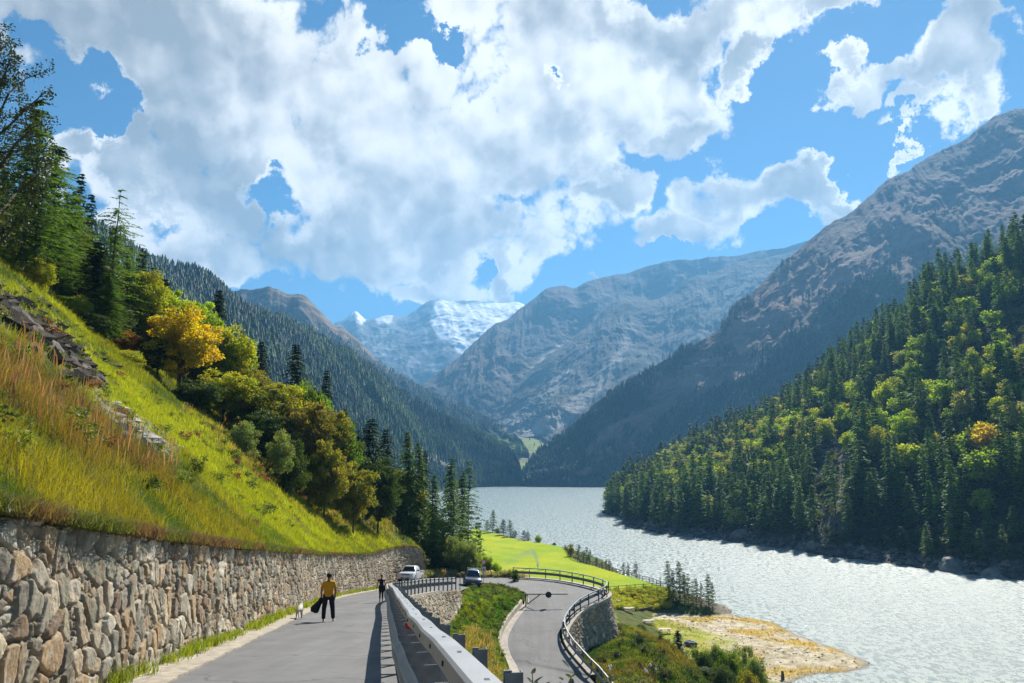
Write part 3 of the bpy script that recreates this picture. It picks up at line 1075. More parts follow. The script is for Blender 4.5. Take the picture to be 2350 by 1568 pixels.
def sweep(curve, prof, name, mat, kind=None, parent=None, jitter=0.0, smooth=False):
    """curve (n,3); prof list of (offset to left of travel, height)"""
    c_ = np.asarray(curve, float)
    t = np.gradient(c_[:, :2], axis=0)
    t /= np.linalg.norm(t, axis=1)[:, None] + 1e-9
    nl = np.stack([-t[:, 1], t[:, 0]], 1)
    P = np.asarray(prof, float)
    G = np.zeros((len(c_), len(P), 3))
    jj = (rng.random((len(c_), 1)) - 0.5) * jitter
    G[..., 0] = c_[:, 0][:, None] + nl[:, 0][:, None] * (P[:, 0][None, :] + jj)
    G[..., 1] = c_[:, 1][:, None] + nl[:, 1][:, None] * (P[:, 0][None, :] + jj)
    G[..., 2] = c_[:, 2][:, None] + P[:, 1][None, :] + jj * 0.4
    me = np_mesh(name, G.reshape(-1, 3), grid_faces(len(c_), len(P)), mat, smooth=smooth)
    o = link(name, me, parent)
    if kind:
        o['kind'] = kind
    return o


# concrete gutter edge at the wall foot
lo_ = resample(OUTc[:int(560 * 8.6 / (kk - 1))], step=0.5)
sweep(lo_, [(-0.03, -0.05), (-0.03, 0.035), (0.36, 0.05), (0.42, 0.02), (1.1, 0.10), (1.1, -0.6)], 'gutter_edge', M_kerbst, 'structure', jitter=0.05)
# far verge line of the junction
i0, i1 = [int(560 * k_ / (kk - 1)) for k_ in (9.2, 13.0)]
sweep(resample(OUTc[i0:i1], step=0.6), [(-0.06, -0.1), (-0.06, 0.015), (0.22, 0.015), (0.8, -0.02), (1.5, -0.3)], 'verge_edge', M_kerbst, 'structure', jitter=0.05)
# kerb along the upper guardrail
i1 = int(560 * 9.0 / (kk - 1))
sweep(resample(INNc[:i1 + 1], step=0.6), [(0.02, -0.4), (0.02, 0.10), (-0.62, 0.13), (-0.62, -0.5)], 'wall_coping', M_conc, 'structure')
# inner kerb of the lower bend: flush band, then a low concrete wall below the gate
i2, i3 = [int(560 * k_ / (kk - 1)) for k_ in (10.6, 16.7)]
sweep(resample(INNc[i2:i3], step=0.6), [(0.02, -0.2), (0.02, 0.02), (-0.42, 0.05), (-0.42, -0.3)], 'kerb', M_concw, 'structure')
i4 = 556
lc = resample(INNc[i3 - 1:min(i4, 559)], step=0.6)
sweep(lc, [(0.02, -0.25), (0.02, 0.03), (-0.57, 0.05), (-0.57, -0.2)], 'gutter_edge', M_conc, 'structure', jitter=0.02)
sweep(lc, [(-0.55, -0.2), (-0.60, 0.50), (-0.84, 0.52), (-0.88, -1.0)], 'low_concrete_wall', M_concw, jitter=0.03)
tag(bpy.data.objects['low_concrete_wall'], 'low pale concrete wall curving along the inside of the lower road', 'wall')

# ---- slope between the two road legs
A_ = [(2.2, -4, -4.2), (-0.2, 11, -6.1), (-3.8, 33, -9.6), (-5.9, 48, -11.4), (-6.2, 57, -12.1), (-5.5, 65, -12.7), (-4.9, 72, -12.9), (-4.5, 77.5, -12.15), PZ(1084, 1350.5, -12.6), PZ(1107, 1348.2, -12.85), PZ(1112, 1348.2, -12.9)]
bl = lambda Y: INNc[i3 - 1:][np.argmin(np.abs(INNc[i3 - 1:, 1] - Y))]
def inner_off(k_, off=0.9, dz=0.25):
    i = int(559 * k_ / (kk - 1))
    t = INNc[min(i + 1, 559)] - INNc[i - 1]
    t = t[:2] / np.linalg.norm(t[:2])
    return np.array([INNc[i][0] + t[1] * off, INNc[i][1] - t[0] * off, INNc[i][2] + dz])


B_ = [inner_off(25.6), inner_off(23.9), inner_off(22.6), inner_off(21.6), inner_off(20.6), inner_off(19.4), inner_off(18.2), inner_off(16.8), inner_off(14.6, 0.35, 0.03), inner_off(13.2, 0.35, 0.03), inner_off(12.2, 0.35, 0.03)]
na = 320
Aa, Bb = by_section(A_, na), by_section(B_, na)
tt = np.linspace(-0.04, 1.0, 90)
Gi = Aa[:, None, :] + (Bb - Aa)[:, None, :] * tt[None, :, None]
wd = np.linalg.norm(Bb - Aa, axis=1)
Gi[..., 2] += np.sin(np.clip(tt, 0, 1) * math.pi)[None, :] * np.clip(wd / 10, 0, 1)[:, None] * (-0.15 + (fbm(Gi[..., 0] / 2.5, Gi[..., 1] / 2.5, 4, 3) - 0.5) * 0.9)
c = mixc((0.05, 0.085, 0.015), (0.11, 0.11, 0.025), sstep(0.4, 0.6, fbm(Gi[..., 0] / 1.5, Gi[..., 1] / 1.5, 5, 13)))
surf_mesh('inner_slope_ground', Gi, c, M_soil)['kind'] = 'structure'

# ---- ground outside the hairpin, meadow, picnic flat, shore
OCi = int(559 * 9.4 / (kk - 1))
OC = resample(np.c_[OUTc, np.linspace(0, kk - 1, 560)][OCi:], step=0.7)
sec = OC[:, 3]
OC = OC[:, :3]
zf = np.interp(sec, [9.4, 12.5, 13.3, 15, 16, 17, 18, 19, 20, 21, 22, 23, 24, 25, 26], [0, 0, -17.2, -17.3, -17.4, -17.6, -17.8, -17.9, -17.8, -17.5, -17.1, -17.0, -17.6, -18.6, -19.8])
zf = np.where(sec < 13.35, OC[:, 2] - 0.25, zf)
flat = np.interp(sec, [9.4, 12.0, 12.9, 14, 16, 26], [9.0, 9.0, 2.0, 3.0, 6.5, 7.5])
slp = np.interp(sec, [9.4, 12.9, 15, 26], [0.42, 0.42, 0.8, 1.0])
MEADOW = [PZ(u_, v_, -24.8)[:2] for u_, v_ in [(1092, 1213), (1130, 1222), (1200, 1240), (1250, 1248), (1290, 1255), (1322, 1287), (1400, 1311), (1460, 1328), (1516, 1345), (1514, 1353), (1450, 1354), (1385, 1358)]] + \
    [np.array(p, float) for p in [(17, 130), (-6, 120), (-12, 150), (-16, 210), (-22, 290)]]
SHORE = [PZ(u_, v_, -29)[:2] for u_, v_ in [(1560, 1392), (1640, 1393), (1670, 1407), (1700, 1416), (1740, 1422), (1780, 1430), (1830, 1457), (1880, 1475), (1925, 1490), (1960, 1506), (1990, 1519), (1998, 1525), (1975, 1538), (1930, 1545), (1870, 1550), (1830, 1560), (1800, 1575), (1790, 1640)]] + \
    [np.array(p, float) for p in [(34, 70), (34, 20), (-30, 20), (-30, 180), (20, 175)]]
RIDGE = [PZ(1515, 1349, -24.8), PZ(1560, 1362, -25.9), PZ(1610, 1380, -27.6), PZ(1645, 1394, -28.6)]


def sdist(x, y, poly):
    P = np.asarray(poly, float)
    ins = np.zeros(x.shape, bool)
    ds = np.full(x.shape, 1e9)
    for i in range(len(P)):
        a, b = P[i], P[(i + 1) % len(P)]
        dy = b[1] - a[1] if b[1] != a[1] else 1e-9
        ins ^= ((a[1] > y) != (b[1] > y)) & (x < (b[0] - a[0]) * (y - a[1]) / dy + a[0])
        e = b - a
        t = np.clip(((x - a[0]) * e[0] + (y - a[1]) * e[1]) / (e @ e + 1e-9), 0, 1)
        ds = np.minimum(ds, np.hypot(x - a[0] - t * e[0], y - a[1] - t * e[1]))
    return np.where(ins, ds, -ds)


xs, ys = np.arange(-48, 112, 0.6), np.arange(14, 350, 0.6)
X, Y = np.meshgrid(xs, ys, indexing='ij')
n1 = fbm(X / 9, Y / 9, 4, 70) - 0.5
n2 = fbm(X / 2, Y / 2, 4, 71) - 0.5
dm = sdist(X, Y, MEADOW)
zm = np.where(dm > 0, -24.8 + n1 * 0.5, -24.8 + dm * 0.32 + n2 * 0.5)
db = sdist(X + n1 * 1.5, Y + n2 * 1.5, SHORE)
zb = np.where(db > 0, -29 + np.minimum(db * 0.075, 1.9) + n2 * 0.12, -29 + db * 0.1)
zr_ = np.full(X.shape, -40.0)
for i in range(len(RIDGE) - 1):
    a, b = RIDGE[i], RIDGE[i + 1]
    e = (b - a)[:2]
    t = np.clip(((X - a[0]) * e[0] + (Y - a[1]) * e[1]) / (e @ e), 0, 1)
    q = np.hypot(X - a[0] - t * e[0], Y - a[1] - t * e[1])
    zr_ = np.maximum(zr_, a[2] + (b[2] - a[2]) * t - np.maximum(0, q - 2.0) * 0.36 + n2 * 0.5)
best = np.full(X.shape, 1e9)
zsh = np.full(X.shape, -40.0)
sgn = np.ones(X.shape)
tg = np.gradient(OC[:, :2], axis=0)
for i in range(len(OC)):
    dx, dy = X - OC[i, 0], Y - OC[i, 1]
    q = dx * dx + dy * dy
    m_ = q < best
    best = np.where(m_, q, best)
    side = tg[i, 0] * dy - tg[i, 1] * dx        # >0: left of travel = outside
    d_ = np.sqrt(q)
    zz = zf[i] - 0.09 * np.minimum(d_, flat[i]) - np.maximum(0, d_ - flat[i]) * slp[i]
    zsh = np.where(m_, np.where(side > 0, zz, -21.0 - d_), zsh)
    sgn = np.where(m_, side, sgn)
zsh = zsh + np.where(sgn > 0, np.clip(np.sqrt(best) / 4, 0, 1) * (n1 * 0.9 + n2 * 0.4), 0)
Z = np.maximum.reduce([zm, zb, zr_, zsh, np.full(X.shape, -32.0)])
Gg = np.stack([X, Y, Z], -1)
u, v = proj(X, Y, Z)
fine = fbm(X / 1.0, Y / 1.0, 5, 90)
c = mixc((0.05, 0.085, 0.015), (0.12, 0.12, 0.025), sstep(0.4, 0.6, fine))
# mown meadow with faint hay stripes
stp = 0.5 + 0.5 * np.sin((X * 0.55 + Y * 0.28) * 1.3 + n1 * 3)
mc = mixc((0.26, 0.38, 0.006), (0.38, 0.43, 0.008), sstep(0.3, 0.7, fbm(X / 7, Y / 14, 4, 21)))
mc = mixc(mc, (0.46, 0.47, 0.06), stp * 0.35 * sstep(0.45, 0.6, fbm(X / 11, Y / 11, 3, 2)))
c = mixc(c, mc, sstep(-0.3, 0.4, dm + n2))
# beach: gravel with ochre grass
bc = mixc((0.46, 0.38, 0.24), (0.62, 0.53, 0.37), sstep(0.35, 0.65, fbm(X / 1.2, Y / 1.2, 5, 12)))
oc = sstep(0.50, 0.60, fbm(X / 7, Y / 5, 5, 23))
bc = mixc(bc, (0.52, 0.38, 0.08), oc * 0.65)
bc = mixc(bc, (0.22, 0.17, 0.10), sstep(0.62, 0.7, fbm(X / 0.7, Y / 0.7, 3, 43)) * 0.7)
bc = mixc(bc, (0.30, 0.27, 0.22), sstep(1.6, 0.2, db))
isb = (Z <= zb + 0.02)
pic = sstep(37, 27, X + (fbm(X / 5, Y / 5, 3, 4) - .5) * 14 + np.maximum(0, Y - 140) * 0.5)
bc = mixc(bc, mixc((0.26, 0.31, 0.03), (0.44, 0.40, 0.08), sstep(.4, .6, fbm(X / 3, Y / 3, 4, 14))), pic)
c = mixc(c, bc, np.where(isb, 1.0, 0.0))
rdg = (Z <= zr_ + 0.02) & (zr_ > zm)
c = mixc(c, mixc((0.14, 0.11, 0.07), (0.30, 0.26, 0.21), sstep(36, 48, X + n2 * 8)), np.where(rdg, 1.0, 0.0))
surf_mesh('ground', Gg, c, col_mat('ground_mix', 3.0, 0.35, bump=0.8, bscale=3.5, bdist=0.2))['kind'] = 'structure'


def down(x, y, b):
    h = b.ray_cast(Vector((x, y, 500)), Vector((0, 0, -1)))
    return h[0].z if h[0] is not None else None


def hit(u, v, names=('hillside_ground',)):
    r = ray(u, v)
    best_ = None
    for n in names:
        h = BVH[n].ray_cast(Vector((0, 0, 0)), Vector(r / np.linalg.norm(r)))
        if h[0] is not None and (best_ is None or h[3] < best_[1]):
            best_ = (h[0], h[3])
    return best_[0] if best_ else None


# ------------------------------------------------------------------ rubble stone walls
def voro(a, b, k):
    ia, ib = np.floor(a), np.floor(b)
    f1 = np.full(a.shape, 1e9)
    f2 = np.full(a.shape, 1e9)
    cid = np.zeros(a.shape + (2,))
    off = np.zeros(a.shape + (2,))
    for i in (-1, 0, 1):
        for j in (-1, 0, 1):
            ca, cb = ia + i, ib + j
            pa = ca + 0.5 + (hsh(ca, cb, k) - 0.5) * 0.85
            pb = cb + 0.5 + (hsh(ca, cb, k + 1) - 0.5) * 0.85
            w = hsh(ca, cb, k + 2) * 0.22
            sx = 0.8 + 0.5 * hsh(ca, cb, k + 3)
            d = np.sqrt(((a - pa) * sx) ** 2 + (b - pb) ** 2) - w
            m = d < f1
            f2 = np.where(m, f1, np.minimum(f2, d))
            f1 = np.where(m, d, f1)
            cid[..., 0] = np.where(m, ca, cid[..., 0])
            cid[..., 1] = np.where(m, cb, cid[..., 1])
            off[..., 0] = np.where(m, a - pa, off[..., 0])
            off[..., 1] = np.where(m, b - pb, off[..., 1])
    return f1, f2, cid, off


M_stone = col_mat('rubble_stone', 6.0, 0.28, rough=0.85, bump=0.9, bscale=16, bdist=0.03, spec=0.25)
PAL = np.array((1.05, 1.0, 0.89)) * np.array([(0.33, 0.27, 0.20), (0.23, 0.205, 0.17), (0.38, 0.33, 0.26), (0.20, 0.195, 0.16), (0.44, 0.38, 0.29), (0.35, 0.25, 0.155), (0.18, 0.165, 0.14), (0.50, 0.46, 0.39), (0.27, 0.25, 0.205), (0.39, 0.29, 0.19), (0.26, 0.19, 0.14), (0.31, 0.285, 0.24)])


def stone_wall(name, foot, topz, batter, side, cell=(0.36, 0.40), depth=0.13, dens=0.0021, k=0, base_extra=0.3, label=None, shear=0.0, top_out=None, mort=(0.13, 0.105, 0.08)):
    """foot (n,3) polyline; topz (n,) ; side: +1 wall faces right of travel; batter: lean back at the top (m)"""
    P = np.c_[foot, topz]
    seg = np.linalg.norm(np.diff(P[:, :2], axis=0), axis=1)
    L = np.r_[0, np.cumsum(seg)]
    s, q = [], 0.0
    while q < L[-1]:
        s.append(q)
        yy = np.interp(q, L, P[:, 1])
        q += max(0.022, dens * math.hypot(yy, 4))
    s = np.array(s)
    Q = np.stack([np.interp(s, L, P[:, i]) for i in range(4)], 1)
    if top_out is not None:
        T = np.stack([np.interp(s, L, top_out[:, i]) for i in range(2)], 1)
    t = np.gradient(Q[:, :2], s, axis=0)
    ks = 25
    t = np.stack([np.convolve(np.pad(t[:, i], ks, mode='edge'), np.ones(2 * ks + 1) / (2 * ks + 1), 'valid') for i in range(2)], 1)
    t /= np.linalg.norm(t, axis=1)[:, None]
    nr = np.stack([t[:, 1], -t[:, 0]], 1) * side
    H = (Q[:, 3] - Q[:, 2] + base_extra)
    nh = int(H.max() / 0.026)
    hh = np.linspace(0, 1, nh)
    Sg = s[:, None] + 0 * hh[None, :]
    Hg = H[:, None] * hh[None, :]
    wa = (fbm(Sg / 0.9, Hg / 0.9, 3, k + 4) - 0.5) * 0.5
    wb = (fbm(Sg / 0.9 + 9, Hg / 0.9, 3, k + 5) - 0.5) * 0.5
    zabs = Hg + Q[:, 2][:, None] * 0 + shear * Sg
    # size of the stones varies along the wall
    f1, f2, cid, off = voro((Sg + wa) / cell[0], (zabs + wb) / cell[1], k)
    r1, r2, r3 = hsh(cid[..., 0], cid[..., 1], k + 7), hsh(cid[..., 0], cid[..., 1], k + 8), hsh(cid[..., 0], cid[..., 1], k + 9)
    # small chinking stones in the gaps of the big ones
    g1_, g2_, cid2, off2 = voro((Sg + wb) / (cell[0] * 0.42), (zabs + wa) / (cell[1] * 0.42), k + 30)
    e = f2 - f1
    e2 = g2_ - g1_
    big = sstep(0.03, 0.22, e)
    small = sstep(0.05, 0.3, e2) * 0.45
    use_small = (r3 < 0.16) | (e < 0.035)
    rel = np.where(use_small, small, big * (0.62 + 0.5 * r1) + (off[..., 0] * (r2 - 0.5) + off[..., 1] * (r1 - 0.5)) * 1.1 * big)
    fac = np.abs(fbm(Sg / 0.16 + r1 * 9, Hg / 0.16, 3, k + 12) - 0.5)
    strat = fbm((Sg + Hg * (r2 - 0.5)) / 0.05 + r3 * 50, Hg / 0.3, 3, k + 16) - 0.5
    rel = rel - fac * 0.9 * np.clip(rel, 0, 1) + strat * 0.5 * np.clip(rel, 0, 1)
    rel = np.where(rel > 0.78, 0.78 + (rel - 0.78) * 0.25, rel)
    disp = rel * depth + (fbm(Sg / 2.2, Hg / 1.6, 3, k + 20) - 0.5) * 0.22
    bx = np.zeros_like(disp) + (0 if top_out is None else 0)
    if top_out is None:
        lean = -batter * hh[None, :] * nr[:, :, None][:, 0:1, :]
        X_ = Q[:, 0][:, None] + nr[:, 0][:, None] * (disp - batter * hh[None, :])
        Y_ = Q[:, 1][:, None] + nr[:, 1][:, None] * (disp - batter * hh[None, :])
    else:
        X_ = Q[:, 0][:, None] * (1 - hh) + T[:, 0][:, None] * hh + nr[:, 0][:, None] * disp
        Y_ = Q[:, 1][:, None] * (1 - hh) + T[:, 1][:, None] * hh + nr[:, 1][:, None] * disp
    Z_ = Q[:, 2][:, None] - base_extra + Hg + (fbm(Sg / 0.4, Hg * 0, 3, k + 40) - 0.5) * 0.14 * (hh[None, :] > 0.985)
    c1 = PAL[(r1 * len(PAL)).astype(int) % len(PAL)]
    q1, q2 = hsh(cid2[..., 0], cid2[..., 1], k + 37), 0
    c2 = PAL[(q1 * len(PAL)).astype(int) % len(PAL)]
    c_ = np.where(use_small[..., None], c2 * 0.9, c1)
    c_ = c_ * (0.82 + 0.4 * r2)[..., None]
    c_ = mixc(c_, np.array((0.33, 0.22, 0.12)), sstep(0.58, 0.72, fbm(Sg / 0.3, Hg / 0.35, 4, k + 60)) * 0.45)
    c_ = mixc(c_, np.array((0.5, 0.48, 0.44)), sstep(0.62, 0.75, fbm(Sg / 0.12, Hg / 0.2, 4, k + 66)) * 0.35)
    mm = np.where(use_small, 1 - sstep(0.02, 0.14, e2), 1 - sstep(0.04, 0.15, e))
    c_ = mixc(c_, mort, mm)
    G_ = np.stack([X_, Y_, Z_], -1)
    # cap running back into the bank
    cap = G_[:, -1:, :].copy()
    cap[..., 0] -= nr[:, 0][:, None] * 0.55
    cap[..., 1] -= nr[:, 1][:, None] * 0.55
    G_ = np.concatenate([G_, cap], 1)
    c_ = np.concatenate([c_, np.broadcast_to(np.array((0.12, 0.10, 0.07)), (len(s), 1, 3))], 1)
    F = grid_faces(*G_.shape[:2])
    if side > 0:
        F = F[:, ::-1]
    me = np_mesh(name, G_.reshape(-1, 3), F, M_stone, c_.reshape(-1, 3), True)
    o = link(name, me)
    tag(o, label, 'wall')
    return o, Q, nr


wl = spline(WALL, 400)
stone_wall('stone_retaining_wall', wl[:, [0, 1, 3]], wl[:, 2], 0.0, 1, k=200, base_extra=0.25, depth=0.095, mort=(0.25, 0.205, 0.15), cell=(0.39, 0.37),
           label='long rubble stone retaining wall along the left side of the upper road')
# inner wall below the upper guardrail
pw = spline(PL, 300)
pw = pw[pw[:, 1] > 3]
Ai = by_section(A_, 600)
ft = np.stack([np.interp(pw[:, 1], Ai[:430, 1], Ai[:430, i]) for i in range(3)], 1)
ft[:, 1] = pw[:, 1]
ft[:, 0] += 0.1
keep = pw[:, 1] < 76
ex = np.array([[-4.75, 76.6, -12.5], [-4.6, 77.6, -12.4], [-4.9, 78.8, -12.3]])
ft2 = np.r_[ft[keep], ex]
to2 = np.r_[pw[keep][:, :2] + [0.3, 0], [[-4.8, 76.3], [-4.75, 77.3], [-5.0, 78.6]]]
tz2 = np.r_[roadz(pw[keep][:, 1]) + 0.0, [-11.55, -11.65, -11.75]]
stone_wall('stone_retaining_wall', ft2, tz2, 0, 1, k=400, base_extra=0.3, depth=0.12, cell=(0.42, 0.5), dens=0.0019,
           label='short rubble wall holding up the upper road beneath its guardrail', top_out=to2, mort=(0.16, 0.13, 0.09))
# outer wall of the hairpin
ow = np.c_[OUTc, np.linspace(0, kk - 1, 560)][int(559 * 13.1 / (kk - 1)):int(559 * 21.6 / (kk - 1))]
ow = resample(ow, step=0.5)
sc_ = ow[:, 3]
ow = ow[:, :3]
to_ = np.gradient(ow[:, :2], axis=0)
to_ /= np.linalg.norm(to_, axis=1)[:, None]
no_ = np.stack([-to_[:, 1], to_[:, 0]], 1)
hgt = np.interp(sc_, [13.1, 16.5, 18.5, 20, 21.6], [4.0, 4.4, 3.9, 2.8, 1.4])
bt = hgt * 0.2
topx = ow[:, :2] + no_ * 0.75
foot = np.c_[topx + no_ * bt[:, None], ow[:, 2] - 0.15 - hgt]
stone_wall('stone_retaining_wall', foot, ow[:, 2] - 0.1, 0, -1, k=600, base_extra=0.9, depth=0.13, cell=(0.42, 0.5), dens=0.0019,
           label='tall curved battered stone wall under the outside of the hairpin bend', top_out=topx, mort=(0.14, 0.115, 0.085))
sweep(ow, [(0.25, -0.3), (0.25, 0.06), (0.85, 0.06), (0.85, -0.16), (0.6, -0.16)], 'wall_coping', M_conc, 'structure')

# ------------------------------------------------------------------ vegetation
def quads(P, D, Wd, ln, w):
    """diamond leaves: base P, direction D (unit), width dir Wd, length, width -> V (4n,3), F"""
    n = len(P)
    ln, w = np.broadcast_to(ln, (n,))[:, None], np.broadcast_to(w, (n,))[:, None]
    V = np.stack([P, P + D * ln * 0.5 + Wd * w * 0.5, P + D * ln, P + D * ln * 0.5 - Wd * w * 0.5], 1).reshape(-1, 3)
    F = np.arange(4 * n).reshape(-1, 4)
    return V, F


def unit(a):
    return a / (np.linalg.norm(a, axis=-1, keepdims=True) + 1e-9)


def conifer_arr(rs, R=0.2, nwh=22, nbr=6, ntw=6, tl=0.05, tw=0.02, zb=0.08, droop=0.3, up=0.1, bare=0.0, ragged=0.2):
    """unit-height conifer crown: whorls of drooping branches carrying flat sprays"""
    t = (np.arange(nwh) + rs.random(nwh) * 0.6) / nwh
    z = zb + (0.985 - zb) * t ** 0.92
    Z = np.repeat(z, nbr)
    az = rs.random(len(Z)) * 6.283
    tt_ = (Z - zb) / (1 - zb)
    L = R * (1.02 - tt_) ** 0.8 * (1 - ragged + 2 * ragged * rs.random(len(Z))) * np.clip(0.55 + tt_ * 4, 0, 1) + 0.012
    keepb = rs.random(len(Z)) > bare * sstep(0.6, 0.9, tt_)
    Z, az, L = Z[keepb], az[keepb], L[keepb]
    rad = np.stack([np.cos(az), np.sin(az), 0 * az], 1)
    tn = np.stack([-np.sin(az), np.cos(az), 0 * az], 1)
    f = (np.arange(ntw) + 0.6) / ntw
    Fr = np.tile(f, len(Z))
    ix = np.repeat(np.arange(len(Z)), ntw)
    sgn = np.where((np.arange(len(ix)) % 2) == 0, 1.0, -1.0)
    a = np.radians(62 - 45 * Fr + rs.normal(0, 12, len(ix)))
    Lx = L[ix]
    P = rad[ix] * (Lx * Fr)[:, None]
    P[:, 2] = Z[ix] + Lx * (up * Fr - droop * Fr ** 2)
    D = rad[ix] * np.cos(a)[:, None] + tn[ix] * (np.sin(a) * sgn)[:, None]
    D[:, 2] += rs.normal(-0.25, 0.22, len(ix))
    D = unit(D)
    W = unit(np.cross(D, unit(np.array([0, 0, 1.0]) + rs.normal(0, 0.45, (len(ix), 3)))))
    ln = tl * (1.25 - 0.6 * Fr) * (0.7 + 0.6 * rs.random(len(ix))) * (0.45 + 0.55 * np.clip(Lx / R * 1.6, 0, 1))
    V, F = quads(P - D * (ln * 0.15)[:, None], D, W, ln, tw * (0.7 + 0.6 * rs.random(len(ix))))
    c_ = np.repeat(0.65 + 0.7 * rs.random(len(ix)) * (0.7 + 0.3 * rs.random(len(L)))[ix], 4)
    return V, F, np.stack([c_, c_ * (0.95 + 0.1 * rs.random(len(c_))), c_], 1)


def blob_dirs(rs, n):
    d = rs.normal(0, 1, (n, 3))
    return unit(d)


def broad_arr(rs, R=0.32, zc=0.62, rz=0.38, ncl=40, nl=60, leaf=0.03, rc=0.09, low=0.2, gap=0.0):
    """unit-height broadleaf crown: leaf clumps spread through an uneven volume. Returns arrays and clump centres"""
    d = blob_dirs(rs, ncl)
    r = rs.random(ncl) ** 0.45
    lump = 0.75 + 0.35 * rs.random(ncl)
    C = d * (r * lump)[:, None] * np.array([R, R, rz]) + [0, 0, zc]
    C = C[C[:, 2] > low]
    C[:, 2] = np.minimum(C[:, 2], 1.0 - rc * 0.6)
    ix = np.repeat(np.arange(len(C)), nl)
    crad = rc * (0.6 + 0.8 * rs.random(len(C)))
    dd_ = blob_dirs(rs, len(ix))
    P = C[ix] + dd_ * (crad[ix] * rs.random(len(ix)) ** 0.5)[:, None] * [1.15, 1.15, 0.75]
    D = unit(dd_ * 0.6 + rs.normal(0, 0.6, dd_.shape) + [0, 0, -0.15])
    W = unit(np.cross(D, rs.normal(0, 1, D.shape)))
    ln = leaf * (0.6 + 0.8 * rs.random(len(ix)))
    V, F = quads(P, D, W, ln, ln * 0.75)
    tone_ = (0.75 + 0.5 * rs.random(len(C)))[ix] * (0.8 + 0.4 * rs.random(len(ix)))
    c_ = np.repeat(tone_, 4)
    warm = np.repeat((0.9 + 0.25 * rs.random(len(C)))[ix], 4)
    return V, F, np.stack([c_ * warm, c_, c_ * 0.9], 1), C


M_bark = pbr('bark', (0.10, 0.075, 0.055), 0.95, noise=0.3, nscale=6, bump=0.5, bscale=20)
LEAF = {
    'spruce': leaf_mat('spruce_needles', colors=[(0.029, 0.055, 0.022), (0.039, 0.072, 0.024), (0.026, 0.052, 0.026)], trans=0.25),
    'larch': leaf_mat('larch_needles', colors=[(0.082, 0.154, 0.022), (0.118, 0.198, 0.025), (0.072, 0.134, 0.030)], trans=0.42),
    'slope': leaf_mat('hill_conifer_needles', colors=[(0.096, 0.180, 0.032), (0.151, 0.264, 0.032), (0.077, 0.143, 0.030), (0.137, 0.222, 0.032), (0.110, 0.194, 0.032)], trans=0.40),
    'green': leaf_mat('green_leaves', colors=[(0.125, 0.213, 0.020), (0.175, 0.250, 0.025), (0.112, 0.188, 0.020)], trans=0.5),
    'dkgreen': leaf_mat('dark_leaves', colors=[(0.056, 0.098, 0.018), (0.075, 0.111, 0.020)], trans=0.4),
    'yelgreen': leaf_mat('yellowing_leaves', colors=[(0.36, 0.36, 0.02), (0.30, 0.34, 0.02)], trans=0.5),
    'yellow': leaf_mat('yellow_leaves', colors=[(0.528, 0.399, 0.015), (0.464, 0.391, 0.015)], trans=0.5),
    'olive': leaf_mat('olive_leaves', colors=[(0.17, 0.19, 0.025), (0.24, 0.24, 0.03), (0.21, 0.19, 0.03)], trans=0.45),
    'brown': leaf_mat('browning_leaves', colors=[(0.23, 0.19, 0.04), (0.19, 0.17, 0.035)], trans=0.4),
    'orange': leaf_mat('orange_leaves', colors=[(0.40, 0.15, 0.015), (0.34, 0.13, 0.02)], trans=0.45),
    'willow': leaf_mat('willow_leaves', colors=[(0.238, 0.294, 0.108), (0.196, 0.252, 0.084)], trans=0.4),
    'bright': leaf_mat('bright_leaves', colors=[(0.306, 0.420, 0.019), (0.230, 0.359, 0.019), (0.367, 0.420, 0.025)], trans=0.5),
    'pale': leaf_mat('pale_leaves', colors=[(0.345, 0.345, 0.145), (0.287, 0.304, 0.109)], trans=0.45),
}
M_tint = leaf_mat('mixed_foliage', trans=0.42)
M_grass = leaf_mat('grass_blades', trans=0.5)


def trunk_mesh(name, rs, r0=0.014, top=0.95, limbs=None, n=7):
    mb = MB()
    pts, rr = [], []
    bx, by = 0, 0
    for i in range(7):
        f = i / 6
        pts.append((bx, by, -0.03 + f * (top + 0.03)))
        rr.append(r0 * (1.25 if i == 0 else 1) * (1 - f * 0.88))
        bx += rs.normal(0, 0.004)
        by += rs.normal(0, 0.004)
    mb.tube(pts, rr, n)
    if limbs is not None:
        for c_ in limbs:
            z0 = 0.18 + 0.5 * max(0, c_[2] - 0.3) * (0.7 + 0.3 * rs.random())
            m = np.array([c_[0] * 0.45, c_[1] * 0.45, z0 + (c_[2] - z0) * 0.62])
            mb.tube([(0, 0, z0), tuple(m), tuple(c_)], [r0 * 0.5, r0 * 0.32, r0 * 0.08], 5)
    return mb.mesh(name, M_bark, True)


CON, BRO = {}, {}


def con_proto(key, n, **k):
    CON[key] = []
    for i in range(n):
        rs = np.random.default_rng(hash((i, len(CON))) % 9999)
        V, F, c_ = conifer_arr(rs, **k)
        CON[key].append((trunk_mesh('trunk', rs, 0.012), np_mesh('crown', V, F, LEAF['spruce'], c_)))


def bro_proto(key, n, limbs=14, **k):
    BRO[key] = []
    for i in range(n):
        rs = np.random.default_rng(500 + i * 7 + len(BRO) * 31)
        V, F, c_, C = broad_arr(rs, **k)
        lm = C[rs.permutation(len(C))[:limbs]]
        BRO[key].append((trunk_mesh('trunk', rs, 0.018, 0.7, lm), np_mesh('crown', V, F, LEAF['green'], c_)))


